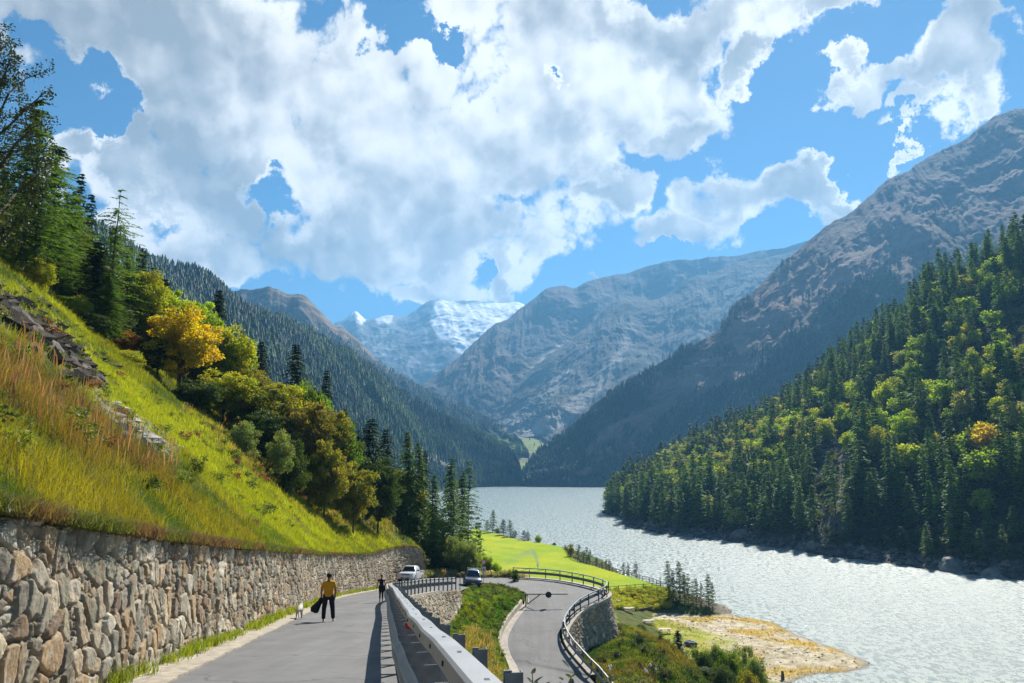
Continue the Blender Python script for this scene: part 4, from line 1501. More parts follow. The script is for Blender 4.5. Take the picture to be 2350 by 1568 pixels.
con_proto('near_spruce', 4, R=0.21, nwh=46, nbr=8, ntw=16, tl=0.036, tw=0.011, zb=0.06, droop=0.42, up=0.12, ragged=0.3)
con_proto('near_larch', 4, R=0.25, nwh=44, nbr=7, ntw=18, tl=0.034, tw=0.009, zb=0.10, droop=0.25, up=0.12, bare=0.25, ragged=0.38)
con_proto('tall_larch', 2, R=0.27, nwh=40, nbr=7, ntw=24, tl=0.030, tw=0.007, zb=0.13, droop=0.22, up=0.16, bare=0.85, ragged=0.4)
con_proto('mid', 7, R=0.19, nwh=24, nbr=6, ntw=8, tl=0.062, tw=0.024, zb=0.10, droop=0.35, up=0.1, ragged=0.28)
con_proto('young', 4, R=0.22, nwh=18, nbr=6, ntw=8, tl=0.075, tw=0.028, zb=0.06, droop=0.1, up=0.3, ragged=0.35)
bro_proto('near', 5, ncl=150, nl=150, leaf=0.024, rc=0.066, R=0.36, zc=0.6, rz=0.40, low=0.12)
bro_proto('bush', 5, limbs=10, ncl=80, nl=140, leaf=0.034, rc=0.12, R=0.5, zc=0.45, rz=0.5, low=0.05)
bro_proto('mid', 6, limbs=8, ncl=46, nl=34, leaf=0.060, rc=0.10, R=0.33, zc=0.6, rz=0.40, low=0.15)


def place_tree(name, proto, loc, H, wid, rz, mat, label, cat, group=None):
    root = empty(name, loc, rz, label, cat, group)
    root.scale = (wid, wid, H)
    tm, cm = proto
    link('trunk', tm, root)
    cr = link('crown', cm, root)
    cr.material_slots[0].link = 'OBJECT'
    cr.material_slots[0].material = mat
    return root


def gz(x, y, names):
    z = [down(x, y, BVH[n]) for n in names]
    z = [q for q in z if q is not None]
    return max(z) if z else None


def tree_at(u, vtop, Y, half, kind, mat, label, group=None, names=('hillside_ground', 'ground'), name=None, cat=None, shift=None):
    r = ray(u, 1075)
    x = r[0] / r[1] * Y
    z = gz(x, Y, names)
    if z is None:
        z = PY(u, 1200, Y)[2]
    top = PY(u, vtop, Y)[2]
    H = max(0.6, top - z)
    wpx = half / FPX * Y
    if kind == 'bush' and H > 3.2 * wpx:
        z = top - 3.2 * wpx
        H = 3.2 * wpx
    isc = kind in CON
    pr = (CON if isc else BRO)[kind]
    baseR = {'near_spruce': 0.21, 'near_larch': 0.25, 'tall_larch': 0.27, 'mid': 0.19 if isc else 0.33, 'young': 0.22, 'near': 0.36, 'bush': 0.5}[kind]
    wid = wpx / baseR * {'near_spruce': 1.45, 'near_larch': 1.35, 'tall_larch': 1.2, 'near': 1.25, 'mid': 1.35, 'young': 1.45}.get(kind, 1.0)
    i = int(abs(u * 7 + Y)) % len(pr)
    return place_tree(name or ('conifer' if isc else 'tree'), pr[i], (x, Y, z - 0.1), H + 0.1, wid, (u * 1.7) % 6.28, LEAF[mat], label, cat or ('conifer' if isc else 'tree'), group)


TL = 'trees along the upper edge of the left meadow'
LEFT = [
    (2, 225, 62, 100, 'near_larch', 'larch', 'huge green larch filling the left edge of the photo above the meadow'),
    (66, 330, 68, 75, 'near_larch', 'larch', 'large larch just right of the huge larch at the left edge'),
    (118, 440, 74, 60, 'near_larch', 'larch', 'pale green feathery larch left of the dark slim spruce'),
    (185, 552, 70, 52, 'near_spruce', 'spruce', 'dark slim spruce standing in front of the tall thin-topped larch'),
    (222, 428, 76, 80, 'tall_larch', 'larch', 'tallest larch of the left group, its bare thin top standing above the others'),
    (258, 560, 80, 45, 'near_larch', 'larch', 'green larch on the right flank of the tall thin-topped larch'),
    (34, 415, 60, 60, 'near_larch', 'larch', 'shorter larch standing before the huge larch at the left edge'),
    (92, 520, 66, 46, 'near_larch', 'larch', 'low light green larch between the two big larches and the dark slim spruce'),
    (150, 600, 70, 40, 'near_larch', 'larch', 'small larch just left of the dark slim spruce'),
    (214, 630, 68, 40, 'near_spruce', 'larch', 'low green conifer in front of the tall thin-topped larch'),
    (46, 590, 60, 34, 'bush', 'yelgreen', 'yellow leafy bush at the meadow edge below the big larches'),
    (150, 675, 66, 30, 'bush', 'yelgreen', 'yellow leafy bush below the dark slim spruce'),
    (190, 720, 66, 34, 'near', 'dkgreen', 'dark leafy tree at the meadow edge below the slim spruce'),
    (128, 392, 112, 22, 'mid', 'spruce', 'small dark far conifer on the skyline, highest of the skyline row'),
    (157, 442, 114, 22, 'mid', 'spruce', 'small dark far conifer on the skyline, second from the left'),
    (100, 440, 112, 22, 'mid', 'spruce', 'dark far conifer half hidden behind the pale feathery larch'),
    (292, 566, 108, 20, 'mid', 'spruce', 'dark far conifer just right of the tall thin-topped larch'),
    (322, 612, 108, 24, 'mid', 'spruce', 'dark far conifer above the yellow olive tree, left of a pair'),
    (348, 640, 104, 26, 'mid', 'spruce', 'dark far conifer above the yellow olive tree, right of a pair'),
    (302, 618, 82, 48, 'near', 'yelgreen', 'yellow olive tree right below the dark far conifers'),
    (338, 690, 84, 44, 'near', 'olive', 'olive tree between the yellow olive tree and the green one'),
    (378, 662, 86, 52, 'near', 'bright', 'bright green tree top behind the golden tree'),
    (432, 690, 88, 55, 'near', 'bright', 'fresh green tree right behind the golden yellow tree'),
    (400, 706, 74, 62, 'near', 'yellow', 'golden yellow autumn tree, the brightest in the row'),
    (345, 770, 74, 48, 'near', 'dkgreen', 'dark green tree left of the golden yellow tree'),
    (480, 664, 100, 32, 'near_spruce', 'spruce', 'lone dark spruce rising behind the fresh green tree'),
    (515, 744, 88, 50, 'near', 'yelgreen', 'yellow green tree right of the lone dark spruce'),
    (470, 780, 88, 50, 'near', 'green', 'green tree below the lone dark spruce'),
    (268, 752, 72, 44, 'bush', 'orange', 'rusty orange bush below the tall thin-topped larch'),
    (276, 800, 66, 38, 'bush', 'yelgreen', 'round yellow green bush below the rusty orange bush'),
    (235, 700, 72, 45, 'bush', 'dkgreen', 'dark leafy bush at the foot of the tall thin-topped larch'),
    (105, 690, 66, 36, 'bush', 'green', 'green bush at the meadow edge under the pale feathery larch'),
    (586, 782, 102, 26, 'near_spruce', 'spruce', 'small dark spruce between the yellow green tree and the broad dark spruce'),
    (558, 835, 88, 40, 'near', 'olive', 'olive tree below the small dark spruce'),
    (668, 786, 94, 38, 'near_spruce', 'spruce', 'broad dark spruce standing above the row of olive trees'),
    (742, 846, 94, 26, 'near_spruce', 'spruce', 'narrow dark spruce right of the broad dark spruce'),
    (505, 850, 78, 58, 'near', 'yelgreen', 'yellow green leafy tree right below the golden yellow tree'),
    (440, 870, 72, 48, 'near', 'dkgreen', 'dark green tree under the golden yellow tree'),
    (575, 868, 80, 52, 'near', 'olive', 'olive green tree right of the yellow green leafy tree'),
    (636, 872, 84, 55, 'near', 'yelgreen', 'yellowish tree below the broad dark spruce'),
    (700, 874, 88, 48, 'near', 'green', 'green topped tree between the broad and the narrow dark spruce'),
    (612, 940, 76, 48, 'near', 'dkgreen', 'dark tree in front of the yellowish tree'),
    (690, 912, 78, 55, 'near', 'brown', 'brownish airy tree in the middle of the olive row'),
    (742, 930, 84, 46, 'near', 'olive', 'olive brown tree below the narrow dark spruce'),
    (775, 960, 86, 44, 'near', 'green', 'dull green tree at the right end of the olive row'),
    (748, 1010, 76, 42, 'near', 'olive', 'low olive tree in front of the olive brown tree'),
    (665, 1000, 70, 42, 'bush', 'dkgreen', 'dark bush under the brownish airy tree'),
    (560, 955, 68, 36, 'bush', 'willow', 'grey green bush at the meadow edge under the olive trees'),
    (640, 985, 66, 32, 'bush', 'willow', 'grey green bush next to the dark bush at the meadow edge'),
    (788, 935, 100, 22, 'near_spruce', 'larch', 'light green slim conifer behind the dull green tree'),
    (820, 985, 90, 32, 'near_spruce', 'spruce', 'dark spruce on the left side of the big dark clump'),
    (850, 958, 98, 44, 'near_spruce', 'spruce', 'tallest spruce of the big dark clump left of the lake'),
    (884, 980, 102, 34, 'near_spruce', 'spruce', 'dark spruce on the right side of the big dark clump'),
    (815, 1060, 80, 40, 'near', 'olive', 'olive tree at the foot of the big dark clump'),
    (870, 1050, 90, 44, 'near', 'dkgreen', 'dark leafy tree below the tallest spruce of the clump'),
    (925, 1072, 106, 42, 'near', 'olive', 'dim olive tree between the dark clump and the pointed pair'),
    (934, 984, 104, 30, 'near_spruce', 'larch', 'left one of the pointed green pair of conifers'),
    (960, 1010, 106, 28, 'near_spruce', 'larch', 'right one of the pointed green pair of conifers'),
    (974, 1030, 108, 26, 'near_spruce', 'spruce', 'almost black narrow spruce right of the pointed pair'),
    (998, 1085, 104, 24, 'near_spruce', 'larch', 'slim green conifer right of the almost black spruce'),
    (1036, 1046, 122, 28, 'near_spruce', 'larch', 'tall conifer behind the larch with the visible trunk'),
    (1040, 1098, 106, 38, 'near_larch', 'larch', 'larch with its dark trunk showing above the bushes by the junction'),
    (1062, 1075, 112, 26, 'near_spruce', 'larch', 'conifer squeezed between the trunk larch and the lakeside larch'),
    (1076, 1054, 116, 38, 'near_larch', 'larch', 'lakeside larch, rightmost of the tall trees, branches reaching over the water'),
    (1098, 1182, 125, 14, 'young', 'larch', 'small conifer peeping out below the lakeside larch'),
    (958, 1130, 112, 36, 'near', 'dkgreen', 'dark tree hanging over the end of the stone wall'),
    (1003, 1180, 112, 30, 'near', 'dkgreen', 'dark bushy tree left of the trunk larch'),
    (1050, 1222, 102, 34, 'bush', 'willow', 'big round grey green willow bush above the parked car'),
    (1076, 1236, 102, 26, 'bush', 'willow', 'smaller willow bush beside the meadow corner'),
    (1024, 1252, 103, 24, 'bush', 'dkgreen', 'dark bush left of the big round willow bush'),
    (1008, 1240, 108, 20, 'bush', 'dkgreen', 'dark bush behind the end of the stone wall'),
    (1095, 1262, 104, 20, 'bush', 'bright', 'light green bush behind the round road sign'),
    (1120, 1272, 104, 16, 'bush', 'green', 'light bush right of the round road sign'),
    (1140, 1285, 103, 14, 'bush', 'bright', 'green bush at the near corner of the bright meadow'),
    (1182, 1306, 96.5, 9, 'bush', 'dkgreen', 'wiry dark bush at the start of the hairpin guardrail'),
]
for (u_, vt, Y_, hw, kd, mt, lb) in LEFT:
    isb = kd == 'bush'
    tree_at(u_, vt, Y_, hw, kd, mt, lb, TL if Y_ < 100 and u_ < 900 else 'trees by the road junction', name='bush' if isb else ('larch' if 'larch' in kd else ('spruce' if kd in ('near_spruce', 'mid') and mt == 'spruce' else None)),
            cat='bush' if isb else None)

# sparse half-bare tree leaning in over the top left corner
def bare_tree():
    rs = np.random.default_rng(77)
    Y_ = 27.0
    x_ = ray(-75, 1075)[0] / ray(-75, 1075)[1] * Y_
    z_ = gz(x_, Y_, ('hillside_ground',))
    root = empty('bare_tree', (x_, Y_, z_), 0, 'half bare tree with dark curled leaves leaning in at the top left corner', 'tree')
    def rel(u, v, dy=0.0):
        p = PY(u, v, Y_ + dy)
        return p - np.array([x_, Y_, z_])
    mb = MB()
    mb.tube([(0, 0, -0.3), tuple(rel(-70, 700)), tuple(rel(-60, 520)), tuple(rel(-45, 350)), tuple(rel(-30, 200)), tuple(rel(-12, 90))], [0.22, 0.18, 0.14, 0.10, 0.06, 0.02], 8)
    lim = [[(-62, 540), (-10, 500), (40, 440), (90, 400), (122, 372)], [(-58, 480), (-10, 400), (35, 330), (80, 290), (118, 285)], [(-50, 400), (-15, 290), (20, 215), (60, 180), (105, 165)], [(-40, 300), (-10, 220), (15, 160), (30, 120)],
           [(-65, 600), (0, 560), (60, 480), (100, 400)], [(-45, 340), (10, 300), (60, 250), (100, 215)], [(-35, 240), (-5, 150), (2, 75)], [(-55, 430), (0, 350), (50, 345), (90, 330)]]
    tips = []
    for L_ in lim:
        pts = [rel(u, v, rs.normal(0, 0.5)) for u, v in L_]
        r_ = np.linspace(0.06, 0.012, len(pts))
        mb.tube([tuple(p) for p in pts], list(r_), 6)
        cur = resample(np.array(pts), n=40)
        for j in range(8, 40):
            if rs.random() < 0.75:
                d = unit(rs.normal(0, 1, 3) * [1, 0.6, 1] + [0.5, 0, 0.1])
                ln = 0.3 + 0.5 * rs.random()
                e_ = cur[j] + d * ln
                m_ = cur[j] + d * ln * 0.5 + rs.normal(0, 0.06, 3)
                mb.tube([tuple(cur[j]), tuple(m_), tuple(e_)], [0.012, 0.008, 0.004], 4, cap=False)
                tips += [m_, e_]
    mb.build('trunk', M_bark, root, True)
    T = np.array(tips)
    T = T[rs.random(len(T)) < 0.8]
    ix = np.repeat(np.arange(len(T)), 16)
    P = T[ix] + rs.normal(0, 0.09, (len(ix), 3))
    D = unit(rs.normal(0, 1, P.shape) + [0, 0, -0.5])
    W = unit(np.cross(D, rs.normal(0, 1, D.shape)))
    V, F = quads(P, D, W, 0.10, 0.07)
    c_ = np.repeat(0.7 + 0.6 * rs.random(len(P)), 4)
    link('crown', np_mesh('crown', V, F, LEAF['spruce'], np.stack([c_ * 1.3, c_, c_], 1)), root)


bare_tree()

# small conifers along the meadow shore, behind the fence and on the gravel point
SM = 'young conifers along the meadow shore'
for k_, (u_, vt, vb, hw, kd, mt, lb) in enumerate([
        (1118.7, 1192, 1217, 7, 'young', 'larch', 'small conifer on the far meadow shore, left of the tallest one there'),
        (1132, 1169, 1221, 10, 'mid', 'larch', 'tallest slim conifer on the far meadow shore'),
        (1155.6, 1190, 1228, 10, 'mid', 'spruce', 'dark conifer on the far meadow shore right of the tallest'),
        (1171, 1192, 1231, 9, 'mid', 'larch', 'thin gappy conifer on the far meadow shore'),
        (1182, 1218, 1233, 9, 'young', 'spruce', 'low dark conifer at the foot of the thin gappy one'),
        (1202, 1217, 1238, 8, 'young', 'spruce', 'left of two low conifers past the thin gappy one'),
        (1211, 1219, 1240, 7, 'young', 'larch', 'right of two low conifers past the thin gappy one')]):
    Yb = PZ(u_, vb, -24.8)[1]
    tree_at(u_, vt, min(Yb, 330), hw, kd, mt, lb, SM, names=('ground',))
for (u_, vt, vb, hw, kd, mt, lb) in [
        (1142, 1212, 1222, 8, 'bush', 'willow', 'pale low bush between the slim and the dark shore conifers'), (1234, 1227, 1245, 8, 'bush', 'bright', 'light round bush at the meadow shore'),
        (1271, 1245, 1252, 5, 'bush', 'dkgreen', 'tiny dark bush alone on the meadow shore'), (1308, 1247, 1277, 9, 'bush', 'olive', 'olive bush where the wooden fence begins')]:
    tree_at(u_, vt, PZ(u_, vb, -24.9)[1], hw, kd, mt, lb, 'bushes along the meadow shore', names=('ground',), name='bush', cat='bush')
for k_, (u_, vt, vb, hw) in enumerate([(1325.7, 1249, 1284, 8), (1336.7, 1262, 1290, 8), (1343.5, 1254, 1293, 7), (1350.7, 1260, 1294, 7), (1366, 1279, 1299, 6), (1377, 1288, 1302, 5), (1388, 1282, 1306, 6), (1395, 1284, 1308, 6),
                                       (1425.7, 1291, 1317, 6), (1437, 1293, 1320, 6), (1454, 1288, 1325, 8), (1508, 1322, 1340, 4)]):
    o = tree_at(u_, vt, PZ(u_, vb, -25.2)[1] + 3.0, hw, 'young', ['larch', 'spruce', 'green'][k_ % 3] if k_ % 3 < 2 else 'larch', 'young conifer standing just outside the wooden fence on the lake side', 'young conifers behind the wooden fence', names=('ground',))
for k_, (u_, vt, vb, hw, kd, mt, lb) in enumerate([
        (1525, 1284, 1350, 12, 'mid', 'larch', 'leftmost tall conifer on the gravel point'), (1536, 1306, 1353, 9, 'mid', 'spruce', 'shorter conifer wedged between the two tall ones on the point'),
        (1551, 1286, 1358, 14, 'mid', 'larch', 'second tall conifer on the gravel point'), (1561, 1310, 1360, 9, 'mid', 'larch', 'conifer on the right flank of the second tall one on the point'),
        (1570, 1313, 1364, 7, 'young', 'larch', 'thin see-through conifer in the middle of the point'), (1580, 1330, 1368, 7, 'young', 'green', 'pale sapling in the middle of the point'),
        (1588, 1327, 1371, 8, 'mid', 'spruce', 'dark small conifer right of the pale sapling'), (1599, 1336, 1375, 6, 'young', 'larch', 'faint slim sapling left of the last conifer'),
        (1615, 1315, 1380, 12, 'mid', 'larch', 'last conifer at the tip of the gravel point'), (1624, 1335, 1382, 7, 'young', 'larch', 'small conifer touching the last one at the tip')]):
    tree_at(u_, vt, 166 + (k_ % 3), hw, kd, mt, lb, 'conifers on the gravel point', names=('ground',))
# foreground slope below the bend
tree_at(1544, 1444, 101, 22, 'near_spruce', 'spruce', 'bushy dark young spruce standing below the bend in front of the picnic ground', names=('ground',), name='spruce')
tree_at(1462, 1425, 104, 16, 'bush', 'dkgreen', 'dark shrub on the slope left of the young spruce', names=('ground',), name='bush', cat='bush')
tree_at(1490, 1448, 102, 20, 'bush', 'willow', 'grey green shrub between the dark shrub and the young spruce', names=('ground',), name='bush', cat='bush')
for (u_, vt, Y_, hw, mt, lb) in [(1580, 1482, 100, 26, 'willow', 'grey willow shrub right next to the young spruce'), (1602, 1486, 94, 22, 'dkgreen', 'dark shrub within the willow thicket'), (1625, 1468, 98, 24, 'willow', 'tall pale willow shrub at the top of the thicket'),
                                 (1652, 1480, 90, 30, 'green', 'green shrub in the middle of the willow thicket'), (1688, 1476, 94, 30, 'willow', 'broad pale willow shrub at the right of the thicket'), (1712, 1500, 90, 28, 'willow', 'right-hand willow shrub leaning to the beach'),
                                 (1640, 1520, 84, 32, 'dkgreen', 'dark shrub at the bottom of the willow thicket'), (1692, 1526, 84, 32, 'olive', 'olive shrub at the bottom right of the willow thicket'), (1600, 1530, 86, 24, 'dkgreen', 'dark shrub below the young spruce')]:
    tree_at(u_, vt, Y_, hw, 'bush', mt, lb, 'shrubs of the willow thicket', names=('ground',), name='bush', cat='bush')

# ---- right hillside: individual trees, the rest as one mass
rs = np.random.default_rng(5)
ns_, nt_ = GF.shape[:2]
nt_ = 260
cand = []
for _ in range(9000):
    s_, t_ = rs.random(), rs.random() ** 0.9
    i, j = int(s_ * (ns_ - 1)), int(t_ * (nt_ - 1))
    p = GF[i, j]
    if p[2] < -27.3 or p[1] < 60:
        continue
    u_, v_ = proj(*p)
    if u_ > 2480 or u_ < 1380:
        continue
    cand.append((p[0], p[1], p[2], float(u_), float(v_), t_))
cand = np.array(cand)
sel = []
cell = {}
for q in cand[rs.permutation(len(cand))]:
    key = (int(q[0] // 6), int(q[1] // 6))
    ok = True
    for a in (-1, 0, 1):
        for b in (-1, 0, 1):
            for w in cell.get((key[0] + a, key[1] + b), ()):
                if (w[0] - q[0]) ** 2 + (w[1] - q[1]) ** 2 < 5.4 ** 2:
                    ok = False
    if ok:
        cell.setdefault(key, []).append(q)
        sel.append(q)
sel = np.array(sel)
# gullies and clearings stay open
uu, vv = sel[:, 3], sel[:, 4]
gly = poly_mask(uu, vv, [(1880, 1020), (1950, 1010), (1940, 1230), (1850, 1240), (1860, 1130)], 6) * (rs.random(len(sel)) < 0.75)
clr = poly_mask(uu, vv, [(2240, 730), (2350, 690), (2400, 900), (2280, 880)], 20) * (rs.random(len(sel)) < 0.7)
dark_open = poly_mask(uu, vv, [(2060, 820), (2240, 800), (2300, 1010), (2120, 1010), (1980, 960)], 20) * (rs.random(len(sel)) < 0.35)
sel = sel[(gly < 0.5) & (clr < 0.5) & (dark_open < 0.5)]
uu, vv = sel[:, 3], sel[:, 4]
bprob = 0.10 + 0.58 * np.maximum(poly_mask(uu, vv, [(1430, 1150), (1480, 1060), (1700, 1000), (1900, 960), (2080, 830), (2180, 720), (2230, 760), (2150, 880), (2000, 1020), (1800, 1120), (1600, 1130)], 25),
                                 poly_mask(uu, vv, [(2150, 720), (2260, 640), (2360, 660), (2400, 800), (2400, 1090), (2200, 1090), (2020, 1060), (2060, 930), (2200, 900)], 25))
isb = rs.random(len(sel)) < bprob
Hs = np.where(isb, 8 + 6 * rs.random(len(sel)), 13 + 9.5 * rs.random(len(sel))) * np.interp(sel[:, 1], [150, 300, 600], [1.05, 0.98, 0.95])
Hs *= np.where(vv > 1225 - 0, 0.55, 1.0)
app = Hs / sel[:, 1]
inview = (uu < 2375) & (vv - Hs / sel[:, 1] * FPX < 1400)
hill_rest = []
for kind_b in (False, True):
    idx = np.where((isb == kind_b) & inview)[0]
    idx = idx[np.argsort(-app[idx])]
    keep_n = 290 if not kind_b else 200
    ind = set(idx[:keep_n].tolist())
    hill_rest += [i for i in np.where(isb == kind_b)[0] if i not in ind]
    for i in sorted(ind):
        x_, y_, z_, u_, v_, t_ = sel[i]
        H = Hs[i]
        rowi = int(np.interp(v_, [600, 720, 850, 950, 1030, 1100, 1170, 1235], [7, 6, 5, 4, 3, 2, 1, 0]) + 0.5)
        rows = ['at the rocky shore', 'just above the shore', 'on the lowest slope', 'on the lower slope', 'half way up', 'on the upper slope', 'high on the slope', 'near the skyline'][rowi]
        coli = int(np.clip((u_ - 1390) / 97, 0, 9))
        cols_ = ['at the left tip', 'past the left tip', 'left of the rock face', 'above the rock face', 'left of the gully', 'in the gully', 'right of the gully', 'left of the hump', 'above the hump', 'by the right edge'][coli]
        if kind_b:
            q = rs.random()
            mt = 'bright' if q < 0.42 else ('pale' if q < 0.62 else ('green' if q < 0.84 else ('yelgreen' if q < 0.985 else 'yellow')))
            cn = {'bright': 'bright green', 'pale': 'grey green', 'green': 'mid green', 'yelgreen': 'yellowish', 'yellow': 'golden'}[mt]
            wf = 0.85 + 0.5 * rs.random()
            sh_ = 'broad' if wf > 1.15 else 'narrow'
            place_tree('leafy_tree', BRO['mid'][i % 6], (x_, y_, z_ - 0.6), H, H * wf, rs.random() * 6.28, LEAF[mt], '%s %s tree across the lake, %s, %s' % (sh_, cn, rows, cols_), 'tree', '%s %s trees %s, %s' % (sh_, cn, rows, cols_))
        else:
            sz = 'very tall' if H > 20.5 else ('tall' if H > 17.5 else ('medium' if H > 15 else ('short' if H > 11 else 'small')))
            wf = 0.9 + 0.45 * rs.random()
            sh_ = 'broad' if wf > 1.12 else 'slim'
            place_tree('conifer', CON['mid'][i % 7], (x_, y_, z_ - 0.4), H, H * wf, rs.random() * 6.28, LEAF['slope'], '%s %s conifer across the lake, %s, %s' % (sz, sh_, rows, cols_), 'conifer', '%s %s conifers %s, %s' % (sz, sh_, rows, cols_))


def mass(name, pts, Hh, protos, tints, label, wid=(0.9, 1.3), seed=3):
    """many small trees merged into one far mass; protos: list of (V,F)"""
    rs = np.random.default_rng(seed)
    Vs, Fs, Cs, o_ = [], [], [], 0
    k = rs.integers(0, len(protos), len(pts))
    for pi, (V, F) in enumerate(protos):
        m_ = np.where(k == pi)[0]
        if not len(m_):
            continue
        a = rs.random(len(m_)) * 6.283
        w = Hh[m_] * (wid[0] + (wid[1] - wid[0]) * rs.random(len(m_)))
        ca, sa = np.cos(a) * w, np.sin(a) * w
        X = V[None, :, 0] * ca[:, None] - V[None, :, 1] * sa[:, None] + pts[m_, 0][:, None]
        Yv = V[None, :, 0] * sa[:, None] + V[None, :, 1] * ca[:, None] + pts[m_, 1][:, None]
        Zv = V[None, :, 2] * Hh[m_][:, None] + pts[m_, 2][:, None]
        Vs.append(np.stack([X, Yv, Zv], -1).reshape(-1, 3))
        Fs.append((F[None] + (o_ + np.arange(len(m_)) * len(V))[:, None, None]).reshape(-1, F.shape[1]))
        o_ += len(m_) * len(V)
        t_ = tints[m_] * (0.8 + 0.4 * rs.random((len(m_), 1)))
        vt = 0.8 + 0.4 * rs.random((len(m_), len(V), 1))
        Cs.append((t_[:, None, :] * vt).reshape(-1, 3))
    me = np_mesh(name, np.concatenate(Vs), np.concatenate(Fs), M_tint, np.concatenate(Cs), True)
    o = link(name, me)
    tag(o, label, kind='stuff')
    return o


def lowcon(seed, tiers=5, n=6, R=0.2):
    """small jagged conifer for far masses"""
    rs = np.random.default_rng(seed)
    V, F = [], []
    for t in range(tiers):
        z0 = 0.06 + t / tiers * 0.85
        z1 = min(1.0, z0 + 0.34)
        if t == tiers - 1:
            z1 = 1.0
        r = R * (1 - t / tiers) ** 0.85 + 0.015
        b = len(V)
        a0 = rs.random() * 6.28
        V.append((rs.normal(0, .008), rs.normal(0, .008), z1))
        for j in range(2 * n):
            rr = r * ((0.95 + 0.3 * rs.random()) if j % 2 else 0.5)
            V.append((math.cos(a0 + j * math.pi / n) * rr, math.sin(a0 + j * math.pi / n) * rr, z0 - (0.05 * rs.random() if j % 2 else -0.05)))
        for j in range(2 * n):
            F.append((b, b + 1 + j, b + 1 + (j + 1) % (2 * n)))
    return np.array(V), np.array(F)


LC = [lowcon(i) for i in range(6)]
LC3 = [lowcon(20 + i, 3, 4, 0.2) for i in range(5)]


def lowbroad(seed, n=70):
    rs = np.random.default_rng(seed)
    V, F, c_, C = broad_arr(rs, ncl=16, nl=10, leaf=0.14, rc=0.13, R=0.36, zc=0.55, rz=0.42, low=0.12)
    return V, F


rest = sel[hill_rest]
rH = Hs[hill_rest]
rb = isb[hill_rest]
mr_ = rs.random(len(rest))
cmid = [conifer_arr(np.random.default_rng(900 + i), R=0.19, nwh=16, nbr=5, ntw=5, tl=0.09, tw=0.04, zb=0.08, droop=0.35) for i in range(4)]
mass('conifer_forest', rest[~rb][:, :3] - [0, 0, 0.5], rH[~rb], [(v_, f_) for v_, f_, _c in cmid],
     mixc((0.03, 0.055, 0.028), (0.055, 0.09, 0.032), mr_[~rb]), 'rest of the dark conifer wood on the slope across the lake', seed=11)
if rb.any():
    mass('leafy_wood', rest[rb][:, :3] - [0, 0, 0.5], rH[rb], [lowbroad(i) for i in range(4)], mixc((0.10, 0.15, 0.03), (0.24, 0.26, 0.07), mr_[rb]), 'rest of the leafy wood on the slope across the lake', seed=12, wid=(0.9, 1.4))
# undergrowth and small scrub on the right hillside
def scatter_on(G, n, fn, seed, nt=None):
    rs = np.random.default_rng(seed)
    a, b = G.shape[0], nt or G.shape[1]
    fi, fj = rs.random(n) * (a - 1.01), rs.random(n) * (b - 1.01)
    i, j = fi.astype(int), fj.astype(int)
    fx, fy = (fi - i)[:, None], (fj - j)[:, None]
    P = (G[i, j] * (1 - fx) + G[i + 1, j] * fx) * (1 - fy) + (G[i, j + 1] * (1 - fx) + G[i + 1, j + 1] * fx) * fy
    u_, v_ = proj(P[:, 0], P[:, 1], P[:, 2])
    k = fn(P, u_, v_, rs)
    return P[k]


Pu = scatter_on(GF, 9000, lambda P, u, v, r: (P[:, 2] > -26.5) & (u < 2500) & (u > 1380), 31, 260)
rr_ = np.random.default_rng(8)
mass('undergrowth', Pu - [0, 0, 0.3], 1.2 + 2.2 * rr_.random(len(Pu)), [lowbroad(40 + i) for i in range(3)], mixc((0.05, 0.075, 0.025), (0.13, 0.14, 0.05), rr_.random(len(Pu))), 'scrub under the trees across the lake', wid=(1.0, 1.8), seed=14)

# ---- far forests
def forest_D(P, u, v, r):
    den = 0.75 + 0 * u
    rk_ = poly_mask(u, v, [(930, 1010), (1010, 1040), (1080, 1070), (1080, 1100), (980, 1070), (900, 1040)], 12)
    den = den * (1 - rk_ * 0.85)
    return (r.random(len(P)) < den) & (u > 150) & (P[:, 2] > -28) & (v < 1125)


PD = scatter_on(GD, 38000, forest_D, 41)
tD = fbm(PD[:, 0] / 90, PD[:, 1] / 160, 4, 5)
mass('far_forest', PD - [0, 0, 1], 7 + 7 * rr_.random(len(PD)), LC, mixc((0.022, 0.055, 0.02), (0.10, 0.16, 0.035), sstep(0.4, 0.62, tD + (rr_.random(len(PD)) - .5) * .2)), 'dense conifer forest covering the left ridge above the lake', seed=42)
PC = scatter_on(GC, 13000, lambda P, u, v, r: (poly_mask(u, v, [(780, 775), (862, 835), (900, 850), (1200, 990), (1250, 1100), (800, 1100), (500, 900), (560, 700), (640, 720)], 14) > r.random(len(P))) & ~((v > 985) & (v < 1045) & (u > 1108)) & (u > 500), 43)
mass('far_forest', PC - [0, 0, 1], 8 + 6 * rr_.random(len(PC)), LC3, mixc((0.03, 0.05, 0.025), (0.06, 0.085, 0.035), rr_.random(len(PC))), 'conifer forest on the farther left ridge', seed=44)


